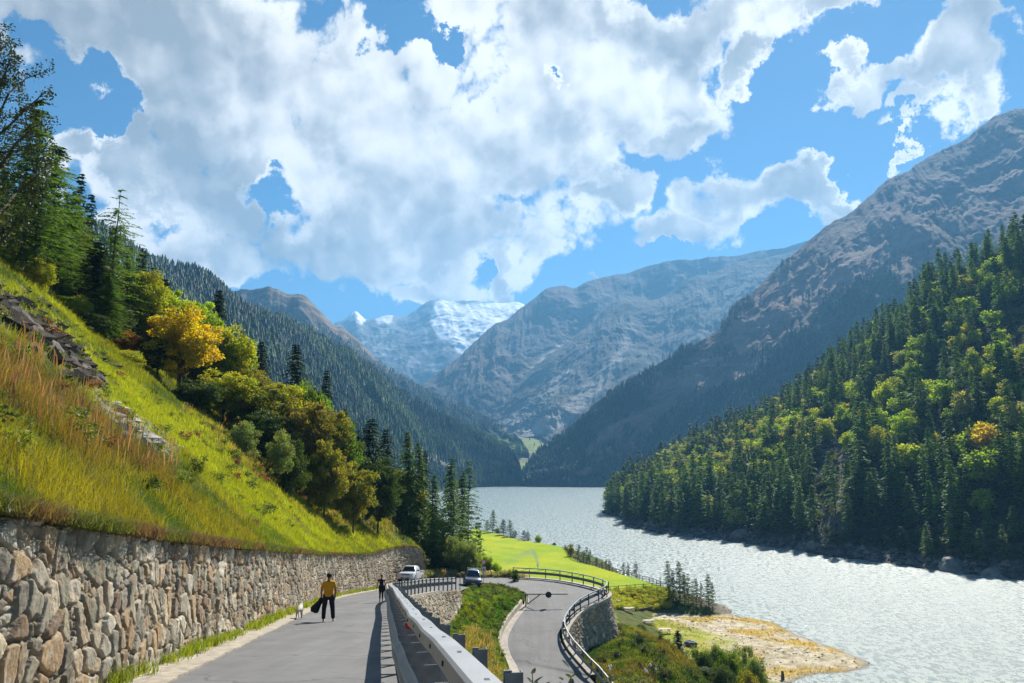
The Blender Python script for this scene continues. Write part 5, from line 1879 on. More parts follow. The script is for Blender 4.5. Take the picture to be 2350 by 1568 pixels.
def forest_E(P, u, v, r):
    m_ = np.maximum(poly_mask(u, v, [(1178, 1120), (1240, 1035), (1340, 960), (1400, 895), (1470, 855), (1560, 795), (1600, 800), (1560, 850), (1500, 880), (1470, 940), (1420, 960), (1340, 1030), (1330, 1090), (1450, 1080), (1470, 1130), (1200, 1140)], 10),
                    poly_mask(u, v, [(1465, 1020), (1530, 960), (1640, 900), (1730, 860), (1780, 800), (1860, 740), (1900, 680), (1980, 640), (2080, 640), (2300, 560), (2500, 560), (2400, 900), (2000, 1000), (1500, 1060)], 14))
    m_ = np.maximum(m_, poly_mask(u, v, [(1180, 1140), (1200, 1090), (1500, 1050), (1600, 1130)], 10) * 0.6)
    nzz = fbm(P[:, 0] / 40, P[:, 1] / 40, 3, 9)
    sp_ = sstep(0.60, 0.72, nzz) * 0.25 * (v > 600)
    return (r.random(len(P)) < np.maximum(m_ * sstep(0.30, 0.42, nzz), sp_)) & (P[:, 2] > -29)


PE = scatter_on(GE, 38000, forest_E, 45)
mass('far_forest', PE - [0, 0, 1], 8 + 7 * rr_.random(len(PE)), LC3, mixc((0.02, 0.04, 0.022), (0.045, 0.065, 0.03), rr_.random(len(PE))), 'dark conifer forest bands on the big right mountain', seed=46, wid=(1.1, 1.6))
PV = scatter_on(Gv, 3000, lambda P, u, v, r: (r.random(len(P)) < 0.35 * sstep(0.45, 0.6, fbm(P[:, 0] / 40, P[:, 1] / 60, 3, 2))) & (P[:, 1] > 1265) & ~((u > 1160) & (u < 1230) & (v > 1055) & (v < 1092)), 47)
mass('far_forest', PV - [0, 0, 0.5], 5 + 8 * rr_.random(len(PV)), LC3, mixc((0.03, 0.05, 0.025), (0.07, 0.08, 0.035), rr_.random(len(PV))), 'scattered trees on the valley floor behind the lake', seed=48)
# wooded upper part of the left hillside
def forest_H(P, u, v, r):
    d = v - np.interp(u, [-400, 0, 200, 400, 560, 760, 900, 980, 1060], [480, 590, 730, 870, 970, 1090, 1185, 1240, 1290])
    return (P[:, 1] > 60) & (d < -8) & (r.random(len(P)) < 0.9) & (u > -200) & (u < 1120)


idx0 = int(np.searchsorted(dd, 14.0))
PH = scatter_on(Gh[:, idx0:], 3600, forest_H, 51)
PH = PH[np.hypot(PH[:, 0], PH[:, 1]) > 92]
hH = 6 + 7 * rr_.random(len(PH))
SILU, SILV = [-300, 0, 60, 100, 150, 200, 270, 300, 350, 420, 500, 560, 640, 700, 760, 820, 900, 1000, 1080], [330, 330, 380, 420, 450, 520, 580, 600, 670, 730, 780, 830, 900, 930, 960, 1010, 1050, 1100, 1150]


def under_skyline(P, H):
    u, v = proj(P[:, 0], P[:, 1], P[:, 2] + H)
    return v > np.interp(u, SILU, SILV)


ks_ = under_skyline(PH, hH)
PH, hH = PH[ks_], hH[ks_]
mass('hillside_wood', PH - [0, 0, 0.4], hH, [(v_, f_) for v_, f_, _c in cmid], mixc((0.03, 0.055, 0.025), (0.07, 0.10, 0.03), rr_.random(len(PH))), 'wood covering the upper part of the left hillside', seed=52)
PH2 = scatter_on(Gh[:, int(np.searchsorted(dd, 4.0)):], 9000, lambda P, u, v, r: (P[:, 1] > 48) & (v < np.interp(u, [-400, 0, 200, 400, 560, 760, 900, 980, 1060], [470, 580, 735, 880, 980, 1098, 1192, 1246, 1296])) & (u > -150) & (u < 1110) & (np.hypot(P[:, 0], P[:, 1]) < 130), 53)
PH2 = PH2[under_skyline(PH2, 2.0)]
tH = rr_.random(len(PH2))
cH = mixc(mixc((0.05, 0.075, 0.018), (0.16, 0.17, 0.02), tH), (0.22, 0.11, 0.03), (rr_.random(len(PH2)) < 0.12) * 1.0)


def lowbush(seed):
    V, F, c_, C = broad_arr(np.random.default_rng(seed), ncl=16, nl=26, leaf=0.10, rc=0.18, R=0.5, zc=0.45, rz=0.45, low=0.0)
    return V, F


LB = [lowbush(60 + i) for i in range(4)]
mass('undergrowth', PH2 - [0, 0, 0.1], 0.8 + 1.6 * rr_.random(len(PH2)) ** 2, LB, cH, 'mixed undergrowth filling the edge of the wood on the left hillside', wid=(1.0, 1.5), seed=54)

# bushes on the bank below the fence, at the junction and on the outer slope
def on_ground(n, fn, seed, x0, x1, y0, y1, names=('ground',)):
    rs = np.random.default_rng(seed)
    X, Y = x0 + (x1 - x0) * rs.random(n), y0 + (y1 - y0) * rs.random(n)
    if names == ('ground',):
        fi, fj = (X - xs_g[0]) / 0.6, (Y - ys_g[0]) / 0.6
        i, j = np.clip(fi.astype(int), 0, len(xs_g) - 2), np.clip(fj.astype(int), 0, len(ys_g) - 2)
        fx, fy = fi - i, fj - j
        Z = (Gg[i, j, 2] * (1 - fx) + Gg[i + 1, j, 2] * fx) * (1 - fy) + (Gg[i, j + 1, 2] * (1 - fx) + Gg[i + 1, j + 1, 2] * fx) * fy
    P = np.stack([X, Y, Z], 1)
    u, v = proj(X, Y, Z)
    return P[fn(P, u, v, rs)]


xs_g, ys_g = np.arange(-48, 112, 0.6), np.arange(14, 350, 0.6)
Pb = on_ground(5000, lambda P, u, v, r: poly_mask(u, v, [(1386, 1359), (1515, 1352), (1545, 1362), (1535, 1400), (1460, 1402), (1400, 1398)], 3) > 0.5, 61, 10, 50, 140, 175)
mass('bank_shrubs', Pb - [0, 0, 0.1], 0.5 + 0.9 * rr_.random(len(Pb)), LB, mixc((0.26, 0.34, 0.02), (0.55, 0.50, 0.03), rr_.random(len(Pb))), 'yellow green shrubs covering the bank below the wooden fence', seed=62)
Pb = on_ground(9000, lambda P, u, v, r: (P[:, 2] < -12.9) & (u < 1200) & (u > 930) & (P[:, 1] > 93.5) & (P[:, 1] < 128) & (r.random(len(P)) < 0.75), 63, -24, 6, 92, 130)
mass('roadside_scrub', Pb - [0, 0, 0.1], 0.5 + 1.0 * rr_.random(len(Pb)) ** 2, LB, mixc(mixc((0.14, 0.19, 0.04), (0.60, 0.54, 0.36), rr_.random(len(Pb))), (0.42, 0.30, 0.15), (rr_.random(len(Pb)) < .25) * 1.0), 'tall weeds and scrub behind the road junction', seed=64)

# ------------------------------------------------------------------ grass
def blades(name, P, h, w, cols, lean, label, seed, up=None, tufts=1, spread=0.05, droop=0.5):
    """P (n,3) tuft roots -> one mesh of bent blades (two quads-ish triangles each)"""
    rs = np.random.default_rng(seed)
    ix = np.repeat(np.arange(len(P)), tufts)
    n = len(ix)
    Q = P[ix] + rs.normal(0, 1, (n, 3)) * [spread, spread, 0]
    hh = np.broadcast_to(h, (len(P),))[ix] * (0.55 + 0.7 * rs.random(n))
    ww = np.broadcast_to(w, (len(P),))[ix]
    a = rs.random(n) * 6.283
    side = np.stack([np.cos(a), np.sin(a), 0 * a], 1)
    ln = rs.normal(0, 1, (n, 3)) * lean + [0.10, -0.05, 0]
    ln[:, 2] = 0
    mid = Q + np.array([0, 0, 1.0]) * (hh * 0.6)[:, None] + ln * (hh * 0.3)[:, None]
    tip = Q + np.array([0, 0, 1.0]) * (hh * (1 - droop * 0.25))[:, None] + ln * (hh * 1.0)[:, None]
    V = np.stack([Q - side * ww[:, None] * 0.5, Q + side * ww[:, None] * 0.5, mid + side * ww[:, None] * 0.35, mid - side * ww[:, None] * 0.35, tip], 1).reshape(-1, 3)
    b = np.arange(n) * 5
    F4 = np.stack([b, b + 1, b + 2, b + 3], 1)
    F3 = np.stack([b + 3, b + 2, b + 4], 1)
    c_ = cols[ix] * (0.75 + 0.5 * rs.random((n, 1)))
    c_ = np.repeat(c_, 5, axis=0)
    me = np_mesh(name, V, [F4, F3], M_grass, c_)
    o = link(name, me)
    tag(o, label, kind='stuff')
    return o


EDGE_U = [-400, 0, 200, 400, 560, 760, 900, 980, 1060]
EDGE_V = [470, 585, 735, 880, 980, 1098, 1190, 1246, 1296]


def hill_points(n, seed, dmax=48):
    rs = np.random.default_rng(seed)
    # sample wall parameter weighted to the camera
    yq = np.exp(rs.uniform(math.log(7.5), math.log(101), n))
    s = np.interp(yq, hy[:int(700 * 0.8)], np.arange(700)[:int(700 * 0.8)])
    jmax = np.searchsorted(dd, dmax)
    dq = rs.random(n) ** 1.0 * dmax
    j = np.interp(dq, dd[8:], np.arange(8, len(dd)))
    i0, j0 = np.clip(s.astype(int), 0, 698), np.clip(j.astype(int), 0, len(dd) - 2)
    fx, fy = (s - i0)[:, None], (j - j0)[:, None]
    P = (Gh[i0, j0] * (1 - fx) + Gh[i0 + 1, j0] * fx) * (1 - fy) + (Gh[i0, j0 + 1] * (1 - fx) + Gh[i0 + 1, j0 + 1] * fx) * fy
    u, v = proj(P[:, 0], P[:, 1], P[:, 2])
    ok = (u > -60) & (v > np.interp(u, EDGE_U, EDGE_V) - 14) & (P[:, 1] > 3)
    return P[ok], u[ok], v[ok], dq[ok]


P, u, v, dq = hill_points(330000, 101)
nA = fbm(P[:, 0] / 2.2, P[:, 1] / 2.2, 4, 7)
nB = fbm(P[:, 0] / 0.8, P[:, 1] / 0.8, 3, 17)
wob = (nA - 0.5) * 120
green, yel, straw, red = np.array((0.085, 0.14, 0.012)), np.array((0.26, 0.27, 0.015)), np.array((0.34, 0.24, 0.05)), np.array((0.20, 0.09, 0.05))
cg = mixc(green, yel, sstep(0.38, 0.62, nA))
# bright strip running down the middle of the meadow
strip = poly_mask(u, v, [(-60, 600), (120, 700), (260, 860), (420, 940), (640, 1090), (800, 1180), (960, 1260), (700, 1262), (560, 1200), (440, 1090), (330, 1020), (200, 930), (90, 800), (-60, 720)], 30, wob * 0.5)
cg = mixc(cg, mixc((0.28, 0.35, 0.010), (0.42, 0.42, 0.018), nB), strip * 0.85)
low_ = poly_mask(u, v, [(-60, 980), (200, 1000), (420, 1060), (560, 1200), (620, 1270), (-60, 1240)], 40, wob)
cg = mixc(cg, mixc((0.050, 0.105, 0.010), (0.25, 0.21, 0.022), sstep(0.38, 0.66, nA)), low_ * 0.8)
redz = poly_mask(u, v, [(-60, 790), (60, 800), (180, 900), (300, 1000), (400, 1060), (380, 1110), (220, 1060), (100, 990), (-60, 930)], 30, wob * 0.8)
cg = mixc(cg, mixc((0.16, 0.075, 0.045), (0.22, 0.14, 0.05), nB), redz * 0.7)
rweed = poly_mask(u, v, [(560, 1000), (760, 1120), (900, 1200), (900, 1225), (760, 1200), (640, 1130), (520, 1030)], 20, wob * 0.6)
cg = mixc(cg, (0.27, 0.15, 0.06), rweed * 0.45 * (nB > 0.45))
cg = cg * (0.55 + 0.9 * fbm(P[:, 0] / 1.4 + 5, P[:, 1] / 1.4, 4, 27))[:, None]
rockm = np.maximum(poly_mask(u, v, MROCK, 10, wob * 0.3), poly_mask(u, v, MSCREE, 8, wob * 0.25) * 0.9)
kp = np.random.default_rng(3).random(len(P)) > rockm * 0.93
dist = np.hypot(P[:, 0], P[:, 1])
P, cg, dist, nA, dq, redz = P[kp], cg[kp], dist[kp], nA[kp], dq[kp], redz[kp]
hgt_ = (0.16 + 0.24 * sstep(0.35, 0.65, nA) + 0.15 * redz) * (1 + dist / 160)
blades('meadow_grass', P, hgt_ * 0.85, 0.003 + dist * 0.00042, cg, 0.4, 'long autumn grass on the steep meadow above the stone wall', 102, tufts=4, spread=0.10)

# overhanging brown tufts along the wall top
yq = np.exp(np.random.default_rng(9).uniform(math.log(7), math.log(98.5), 15000))
s = np.interp(yq, hy[:560], np.arange(560))
i0 = s.astype(int)
Pt = HBc[i0, :3] + (HBc[i0 + 1, :3] - HBc[i0, :3]) * (s - i0)[:, None]
rs9 = np.random.default_rng(10)
Pt = Pt + np.stack([rs9.uniform(-0.35, 0.22, len(Pt)), 0 * s, rs9.uniform(-0.02, 0.05, len(Pt))], 1)
keep_ = rs9.random(len(Pt)) < 0.9
cw = mixc((0.16, 0.10, 0.06), (0.12, 0.14, 0.03), sstep(0.4, 0.6, fbm(Pt[:, 1] / 1.5, Pt[:, 0], 3, 5)))
dist = np.hypot(Pt[:, 0], Pt[:, 1])
blades('wall_top_grass', Pt, 0.20, 0.006 + dist * 0.0005, cw, 0.8, 'dry grass and stems along the top of the stone wall', 103, tufts=4, spread=0.07)

# tall seed stalks (fireweed) as small leafy spikes
Ps, u, v, dq = hill_points(60000, 111)
rz_ = np.maximum(poly_mask(u, v, [(-60, 790), (60, 800), (180, 900), (300, 1000), (400, 1060), (380, 1110), (220, 1060), (100, 990), (-60, 930)], 30),
                 poly_mask(u, v, [(420, 900), (560, 990), (760, 1110), (930, 1210), (930, 1235), (760, 1200), (600, 1100), (430, 960)], 20) * 0.8)
k2 = np.random.default_rng(4).random(len(Ps)) < rz_ * 0.22
Ps = Ps[k2]
dist = np.hypot(Ps[:, 0], Ps[:, 1])
blades('seed_stalks', Ps, 0.75, 0.02 + dist * 0.0009, mixc((0.20, 0.085, 0.06), (0.34, 0.20, 0.14), np.random.default_rng(6).random(len(Ps))), 0.12, 'reddish seed stalks standing in the steep meadow', 112, tufts=2, spread=0.1, droop=0.1)
# low leafy weeds through the meadow
Pw, u, v, dq = hill_points(26000, 121)
kw = np.random.default_rng(5).random(len(Pw)) < (0.04 + 0.30 * poly_mask(u, v, [(430, 930), (560, 985), (760, 1105), (930, 1215), (960, 1250), (800, 1215), (620, 1130), (450, 1000)], 25))
Pw = Pw[kw & (dq > 1)]
rw = np.random.default_rng(15)
mass('meadow_weeds', Pw, 0.25 + 0.55 * rw.random(len(Pw)) ** 2, LB, mixc(mixc((0.06, 0.10, 0.02), (0.20, 0.24, 0.03), rw.random(len(Pw))), (0.24, 0.11, 0.05), (rw.random(len(Pw)) < 0.22) * 1.0), 'leafy weeds growing in the steep meadow', wid=(0.9, 1.5), seed=122)

# grass tufts in the gutter along the wall foot
rs9 = np.random.default_rng(20)
tuft_y = [9.2, 10.0, 10.9, 11.6, 12.9, 14.2, 16.0, 17.4, 18.2, 19.8, 21.6, 23.0, 25.4, 26.2, 27.0, 28.5, 30.4, 31.8, 34.5, 36, 38, 41, 43, 47, 49, 53, 57, 60, 63, 66, 69, 72, 75, 78]
oc_y, oc_x = np.array([p[1] for p in OUT[:9]]), np.array([p[0] for p in OUT[:9]])
PT, CT, HT = [], [], []
for ty in tuft_y:
    n = int(rs9.integers(40, 130))
    yy = rs9.normal(ty, 0.16 + ty * 0.006, n)
    xx = np.interp(yy, oc_y, oc_x) - 0.72 + rs9.normal(0, 0.13, n)
    PT.append(np.stack([xx, yy, roadz(yy) + 0.04], 1))
    CT.append(mixc((0.12, 0.20, 0.02), (0.30, 0.32, 0.03), rs9.random(n)))
    HT.append(np.full(n, rs9.uniform(0.16, 0.36)))
PT, CT, HT = np.concatenate(PT), np.concatenate(CT), np.concatenate(HT)
blades('gutter_grass', PT, HT, 0.007 + PT[:, 1] * 0.0006, CT, 0.45, 'tufts of grass growing out of the gutter at the wall foot', 21, tufts=3, spread=0.05)

# slope between the road legs
Pi = scatter_on(Gi, 150000, lambda P, u, v, r: (P[:, 1] > 20), 131)
u, v = proj(Pi[:, 0], Pi[:, 1], Pi[:, 2])
nA = fbm(Pi[:, 0] / 1.3, Pi[:, 1] / 1.3, 4, 71)
ci = mixc((0.09, 0.20, 0.012), (0.28, 0.33, 0.02), sstep(0.35, 0.65, nA))
gm = poly_mask(u, v, [(1150, 1370), (1215, 1370), (1170, 1430), (1140, 1480), (1150, 1520), (1100, 1500), (1110, 1430)], 15, (nA - .5) * 60)
ci = mixc(ci, (0.06, 0.19, 0.015), gm * 0.7)
dr = 0.75 * poly_mask(u, v, [(1040, 1490), (1080, 1450), (1125, 1480), (1160, 1560), (1240, 1620), (1050, 1650)], 14, (nA - .5) * 60)
ci = mixc(ci, mixc((0.16, 0.20, 0.02), (0.42, 0.25, 0.10), sstep(0.3, 0.6, fbm(Pi[:, 0] / 0.5, Pi[:, 1] / 0.5, 3, 77))), dr * 0.8)
ci = ci * (0.6 + 0.8 * fbm(Pi[:, 0] / 0.45, Pi[:, 1] / 0.45, 3, 79))[:, None]
dist = np.hypot(Pi[:, 0], Pi[:, 1])
blades('slope_grass', Pi, 0.14 + 0.30 * fbm(Pi[:, 0] / 0.5, Pi[:, 1] / 0.5, 3, 78) + dr * 0.45 * (nA > 0.45), 0.006 + dist * 0.00060, ci, 0.45, 'rough grass on the slope between the upper and the lower road', 132, tufts=2, spread=0.08)
Pd = scatter_on(Gi, 60000, lambda P, u, v, r: (P[:, 1] > 18) & (poly_mask(u, v, [(1030, 1500), (1080, 1450), (1125, 1470), (1160, 1550), (1240, 1620), (1050, 1650)], 14) * 0.06 > r.random(len(P))), 136)
dist = np.hypot(Pd[:, 0], Pd[:, 1])
blades('dry_stalks', Pd, 0.8, 0.012 + dist * 0.0005, mixc((0.42, 0.26, 0.13), (0.60, 0.42, 0.24), np.random.default_rng(8).random(len(Pd))), 0.14, 'tall dry reddish stalks on the slope beside the near guardrail', 137, tufts=2, spread=0.1, droop=0.1)
Pd = scatter_on(Gi, 900, lambda P, u, v, r: P[:, 1] > 25, 138)
mass('slope_weeds', Pd, 0.25 + 0.4 * rr_.random(len(Pd)), LB, mixc((0.06, 0.11, 0.015), (0.20, 0.22, 0.03), rr_.random(len(Pd))), 'low weeds on the slope between the two roads', seed=139)
# outer slope and road shoulders
Po = on_ground(170000, lambda P, u, v, r: (u > 1290) & (u < 2000) & (v < 1600) & (P[:, 2] > -26.3) & (P[:, 2] < -13.2) & (P[:, 1] < 112) & (P[:, 0] > 4), 141, 3, 42, 52, 112)
nA = fbm(Po[:, 0] / 1.6, Po[:, 1] / 1.6, 4, 81)
dist = np.hypot(Po[:, 0], Po[:, 1])
co = mixc((0.06, 0.11, 0.012), (0.20, 0.22, 0.02), sstep(0.4, 0.62, nA))
co = mixc(co, (0.24, 0.13, 0.04), sstep(0.58, 0.7, fbm(Po[:, 0] / 3, Po[:, 1] / 3, 3, 88)) * 0.45)
blades('slope_grass', Po, 0.30, 0.008 + dist * 0.0006, co, 0.4, 'dark rough grass on the slope outside the hairpin wall', 142, tufts=2, spread=0.1)
Pw = Po[np.random.default_rng(7).random(len(Po)) < 0.006]
mass('slope_weeds', Pw, 0.3 + 0.7 * rr_.random(len(Pw)), LB, mixc((0.06, 0.08, 0.02), (0.17, 0.16, 0.04), rr_.random(len(Pw))), 'weeds on the slope outside the hairpin wall', seed=143)
# meadow sward and beach tufts
Pm = on_ground(120000, lambda P, u, v, r: (Pz_meadow(P) > 0.3) & (v < 1362) & (P[:, 1] > 125), 151, -16, 36, 120, 340) if False else None
Pq = on_ground(26000, lambda P, u, v, r: (P[:, 2] > -28.95) & (P[:, 2] < -26.8) & (u > 1390) & (fbm(P[:, 0] / 7, P[:, 1] / 5, 5, 23) > 0.53 - 0.0 * u), 161, 14, 60, 85, 172)
blades('beach_grass', Pq, 0.22, 0.07, mixc((0.50, 0.33, 0.04), (0.28, 0.27, 0.05), sstep(42, 28, Pq[:, 0])), 0.5, 'ochre grass tufts on the gravel beach', 162, tufts=3, spread=0.12)
Pq = on_ground(4500, lambda P, u, v, r: (P[:, 2] > -29.0) & (P[:, 2] < -26.8) & (P[:, 0] > 28), 163, 28, 60, 95, 172)


def stones(name, P, sz, cols, label, seed):
    rs = np.random.default_rng(seed)
    base = np.array([(1, 0, 0), (-1, 0, 0), (0, 1, 0), (0, -1, 0), (0, 0, 1), (0, 0, -1)], float)
    F0 = np.array([(4, 0, 2), (4, 2, 1), (4, 1, 3), (4, 3, 0), (5, 2, 0), (5, 1, 2), (5, 3, 1), (5, 0, 3)])
    n = len(P)
    V = base[None] * (sz[:, None, None] * (0.6 + 0.8 * rs.random((n, 6, 1)))) * [1, 1, 0.6] + rs.normal(0, 0.15, (n, 6, 3)) * sz[:, None, None]
    V = V + P[:, None, :]
    F = (F0[None] + (np.arange(n) * 6)[:, None, None]).reshape(-1, 3)
    me = np_mesh(name, V.reshape(-1, 3), F, col_mat(name + '_mat', 2, 0.3), np.repeat(cols, 6, axis=0))
    return tag(link(name, me), label, kind='stuff')


rq = np.random.default_rng(31)
stones('beach_stones', Pq, 0.06 + 0.22 * rq.random(len(Pq)) ** 4, mixc((0.25, 0.21, 0.16), (0.55, 0.50, 0.42), rq.random(len(Pq))), 'loose stones scattered over the gravel beach', 32)
Pr = scatter_on(GF, 26000, lambda P, u, v, r: (P[:, 2] < -26.5 + 2 * r.random(len(P))) & (P[:, 2] > -29.3) & (u < 2420), 33, 60)
stones('shore_rocks', Pr, 0.3 + 1.6 * rq.random(len(Pr)) ** 4, mixc((0.08, 0.072, 0.065), (0.26, 0.235, 0.21), rq.random(len(Pr)) ** 1.5), 'broken rocks piled along the far lake shore', 34)
Ps = scatter_on(Gh[:, :200], 160000, lambda P, u, v, r: (poly_mask(u, v, MSCREE, 8, (fbm(P[:, 0], P[:, 1], 3, 3) - .5) * 40) > r.random(len(P))) & (P[:, 1] < 100), 35)
stones('scree_stones', Ps, 0.05 + 0.28 * rq.random(len(Ps)) ** 3, mixc((0.28, 0.25, 0.22), (0.62, 0.58, 0.55), rq.random(len(Ps))), 'pale loose stones on the bare strip of the left meadow', 36)


def boulder_mesh(name, seed, mat, amp=0.35, sub=3):
    import bmesh
    bm = bmesh.new()
    bmesh.ops.create_icosphere(bm, subdivisions=sub, radius=1)
    rs = np.random.default_rng(seed)
    cuts = [(unit(rs.normal(0, 1, 3)), 0.55 + 0.35 * rs.random()) for _ in range(9)]
    for v in bm.verts:
        p = np.array(v.co)
        for n_, d_ in cuts:
            k = p @ n_ - d_
            if k > 0:
                p = p - n_ * k * 0.85
        p = p * (1 + amp * 0.2 * math.sin(p[0] * 7 + seed) * math.sin(p[1] * 9 + 2 * p[2]))
        v.co = Vector(p)
    me = bpy.data.meshes.new(name)
    bm.to_mesh(me)
    bm.free()
    me.materials.append(mat)
    return me


M_rock = pbr('shore_rock', (0.24, 0.22, 0.20), 0.9, noise=0.4, nscale=1.5, bump=1.0, bscale=3)
M_dark_rock = pbr('layered_dark_rock', (0.10, 0.085, 0.07), 0.9, noise=0.5, nscale=2.5, bump=1.0, bscale=5)
BM = [boulder_mesh('boulder', 50 + i, M_rock) for i in range(4)]
for k_, (u_, v_, sz, lb) in enumerate([
        (1872, 1252, 5.2, 'largest block of the boulder heap at the waterline'), (1835, 1268, 3.6, 'flat pale slab lying lowest at the waterline'), (1812, 1262, 3.2, 'pale slab left of the lowest one at the waterline'),
        (1792, 1262, 2.6, 'dark flat rock at the left end of the boulder heap'), (1848, 1250, 3.0, 'grey block behind the largest block'), (1700, 1228, 7.5, 'big grey rock face below the conifers, left of the boulder heap'),
        (1905, 1248, 3.5, 'rounded block right of the largest block'), (1588, 1232, 3.4, 'rock on the shore near the left headland'), (1560, 1228, 3.0, 'second rock on the shore near the left headland'),
        (1462, 1214, 2.6, 'dark rock on the low headland'), (1440, 1222, 2.2, 'reddish rock at the outermost tip of the headland'), (2190, 1300, 8.0, 'huge brown rock hump under the trees on the far shore'),
        (2280, 1318, 6.0, 'brown rock right of the huge hump'), (1640, 1240, 3.0, 'low grey rock between the headland and the big rock face')]):
    h = hit(u_, v_, ('right_hillside',))
    if h is None:
        continue
    o = link('boulder', BM[k_ % 4])
    o.location = h + Vector((0, 0, -sz * 0.1))
    o.scale = (sz * 0.62, sz * 0.5, sz * 0.42)
    o.rotation_euler = (0.3 * math.sin(k_), 0.2 * math.cos(k_ * 2), k_ * 1.3)
    tag(o, lb, 'boulder', 'boulders on the far lake shore')
Ps = scatter_on(Gh[:, :200], 260000, lambda P, u, v, r: (poly_mask(u, v, MROCK, 10, (fbm(P[:, 0] / 2, P[:, 1] / 2, 4, 3) - .5) * 130) * 0.35 > r.random(len(P))) & (P[:, 1] < 100), 37)
stones('outcrop_rubble', Ps, 0.10 + 0.55 * rq.random(len(Ps)) ** 2.5, mixc((0.05, 0.042, 0.035), (0.22, 0.18, 0.14), rq.random(len(Ps)) ** 1.6), 'dark broken slate of the outcrop in the left meadow', 38)
# dark rock outcrop in the left meadow
OCM = [boulder_mesh('rock_outcrop', 70 + i, M_dark_rock, 0.5) for i in range(4)]
for k_, (u_, v_, sz, lb) in enumerate([(12, 712, 4.2, 'uppermost dark layered rock at the left edge of the meadow'), (60, 745, 3.0, 'dark layered rock second from the top of the outcrop'), (100, 790, 3.2, 'dark layered rock in the middle of the outcrop'),
                                       (150, 822, 1.8, 'small dark rock between the middle and the lower outcrop'), (205, 862, 2.6, 'lower right rock of the outcrop near the bushes'), (182, 838, 1.6, 'lichen grey rock beside the lower right one')]):
    h = hit(u_, v_)
    if h is None:
        continue
    o = link('rock_outcrop', OCM[k_ % 4])
    o.location = h + Vector((0.2, 0.2, -sz * 0.08))
    o.scale = (sz * 0.30, sz * 0.24, sz * 0.13)
    o.rotation_euler = (0.35, 0.65, 0.5)
    tag(o, lb, 'rock', 'dark rocks of the outcrop in the left meadow')

# ------------------------------------------------------------------ guardrails
M_galv = pbr('galvanised_steel', (0.31, 0.32, 0.33), 0.5, metal=0.12, noise=0.14, nscale=1.2, bump=0.12, bscale=30)
M_post = pbr('dull_galvanised_post', (0.17, 0.19, 0.21), 0.6, metal=0.3, noise=0.25, nscale=6)
M_bolt = pbr('dark_bolt', (0.05, 0.05, 0.055), 0.5, metal=0.5)
M_red = pbr('red_reflector', (0.65, 0.02, 0.03), 0.3)
M_white = pbr('white_paint', (0.8, 0.8, 0.8), 0.4)
M_black = pbr('black_paint', (0.02, 0.02, 0.022), 0.5)
M_rust = pbr('brown_painted_steel', (0.10, 0.055, 0.045), 0.6, noise=0.2)


def heading(curve, i):
    a, b = curve[max(0, i - 1)], curve[min(len(curve) - 1, i + 1)]
    t = (b - a)[:2]
    return t / np.linalg.norm(t)


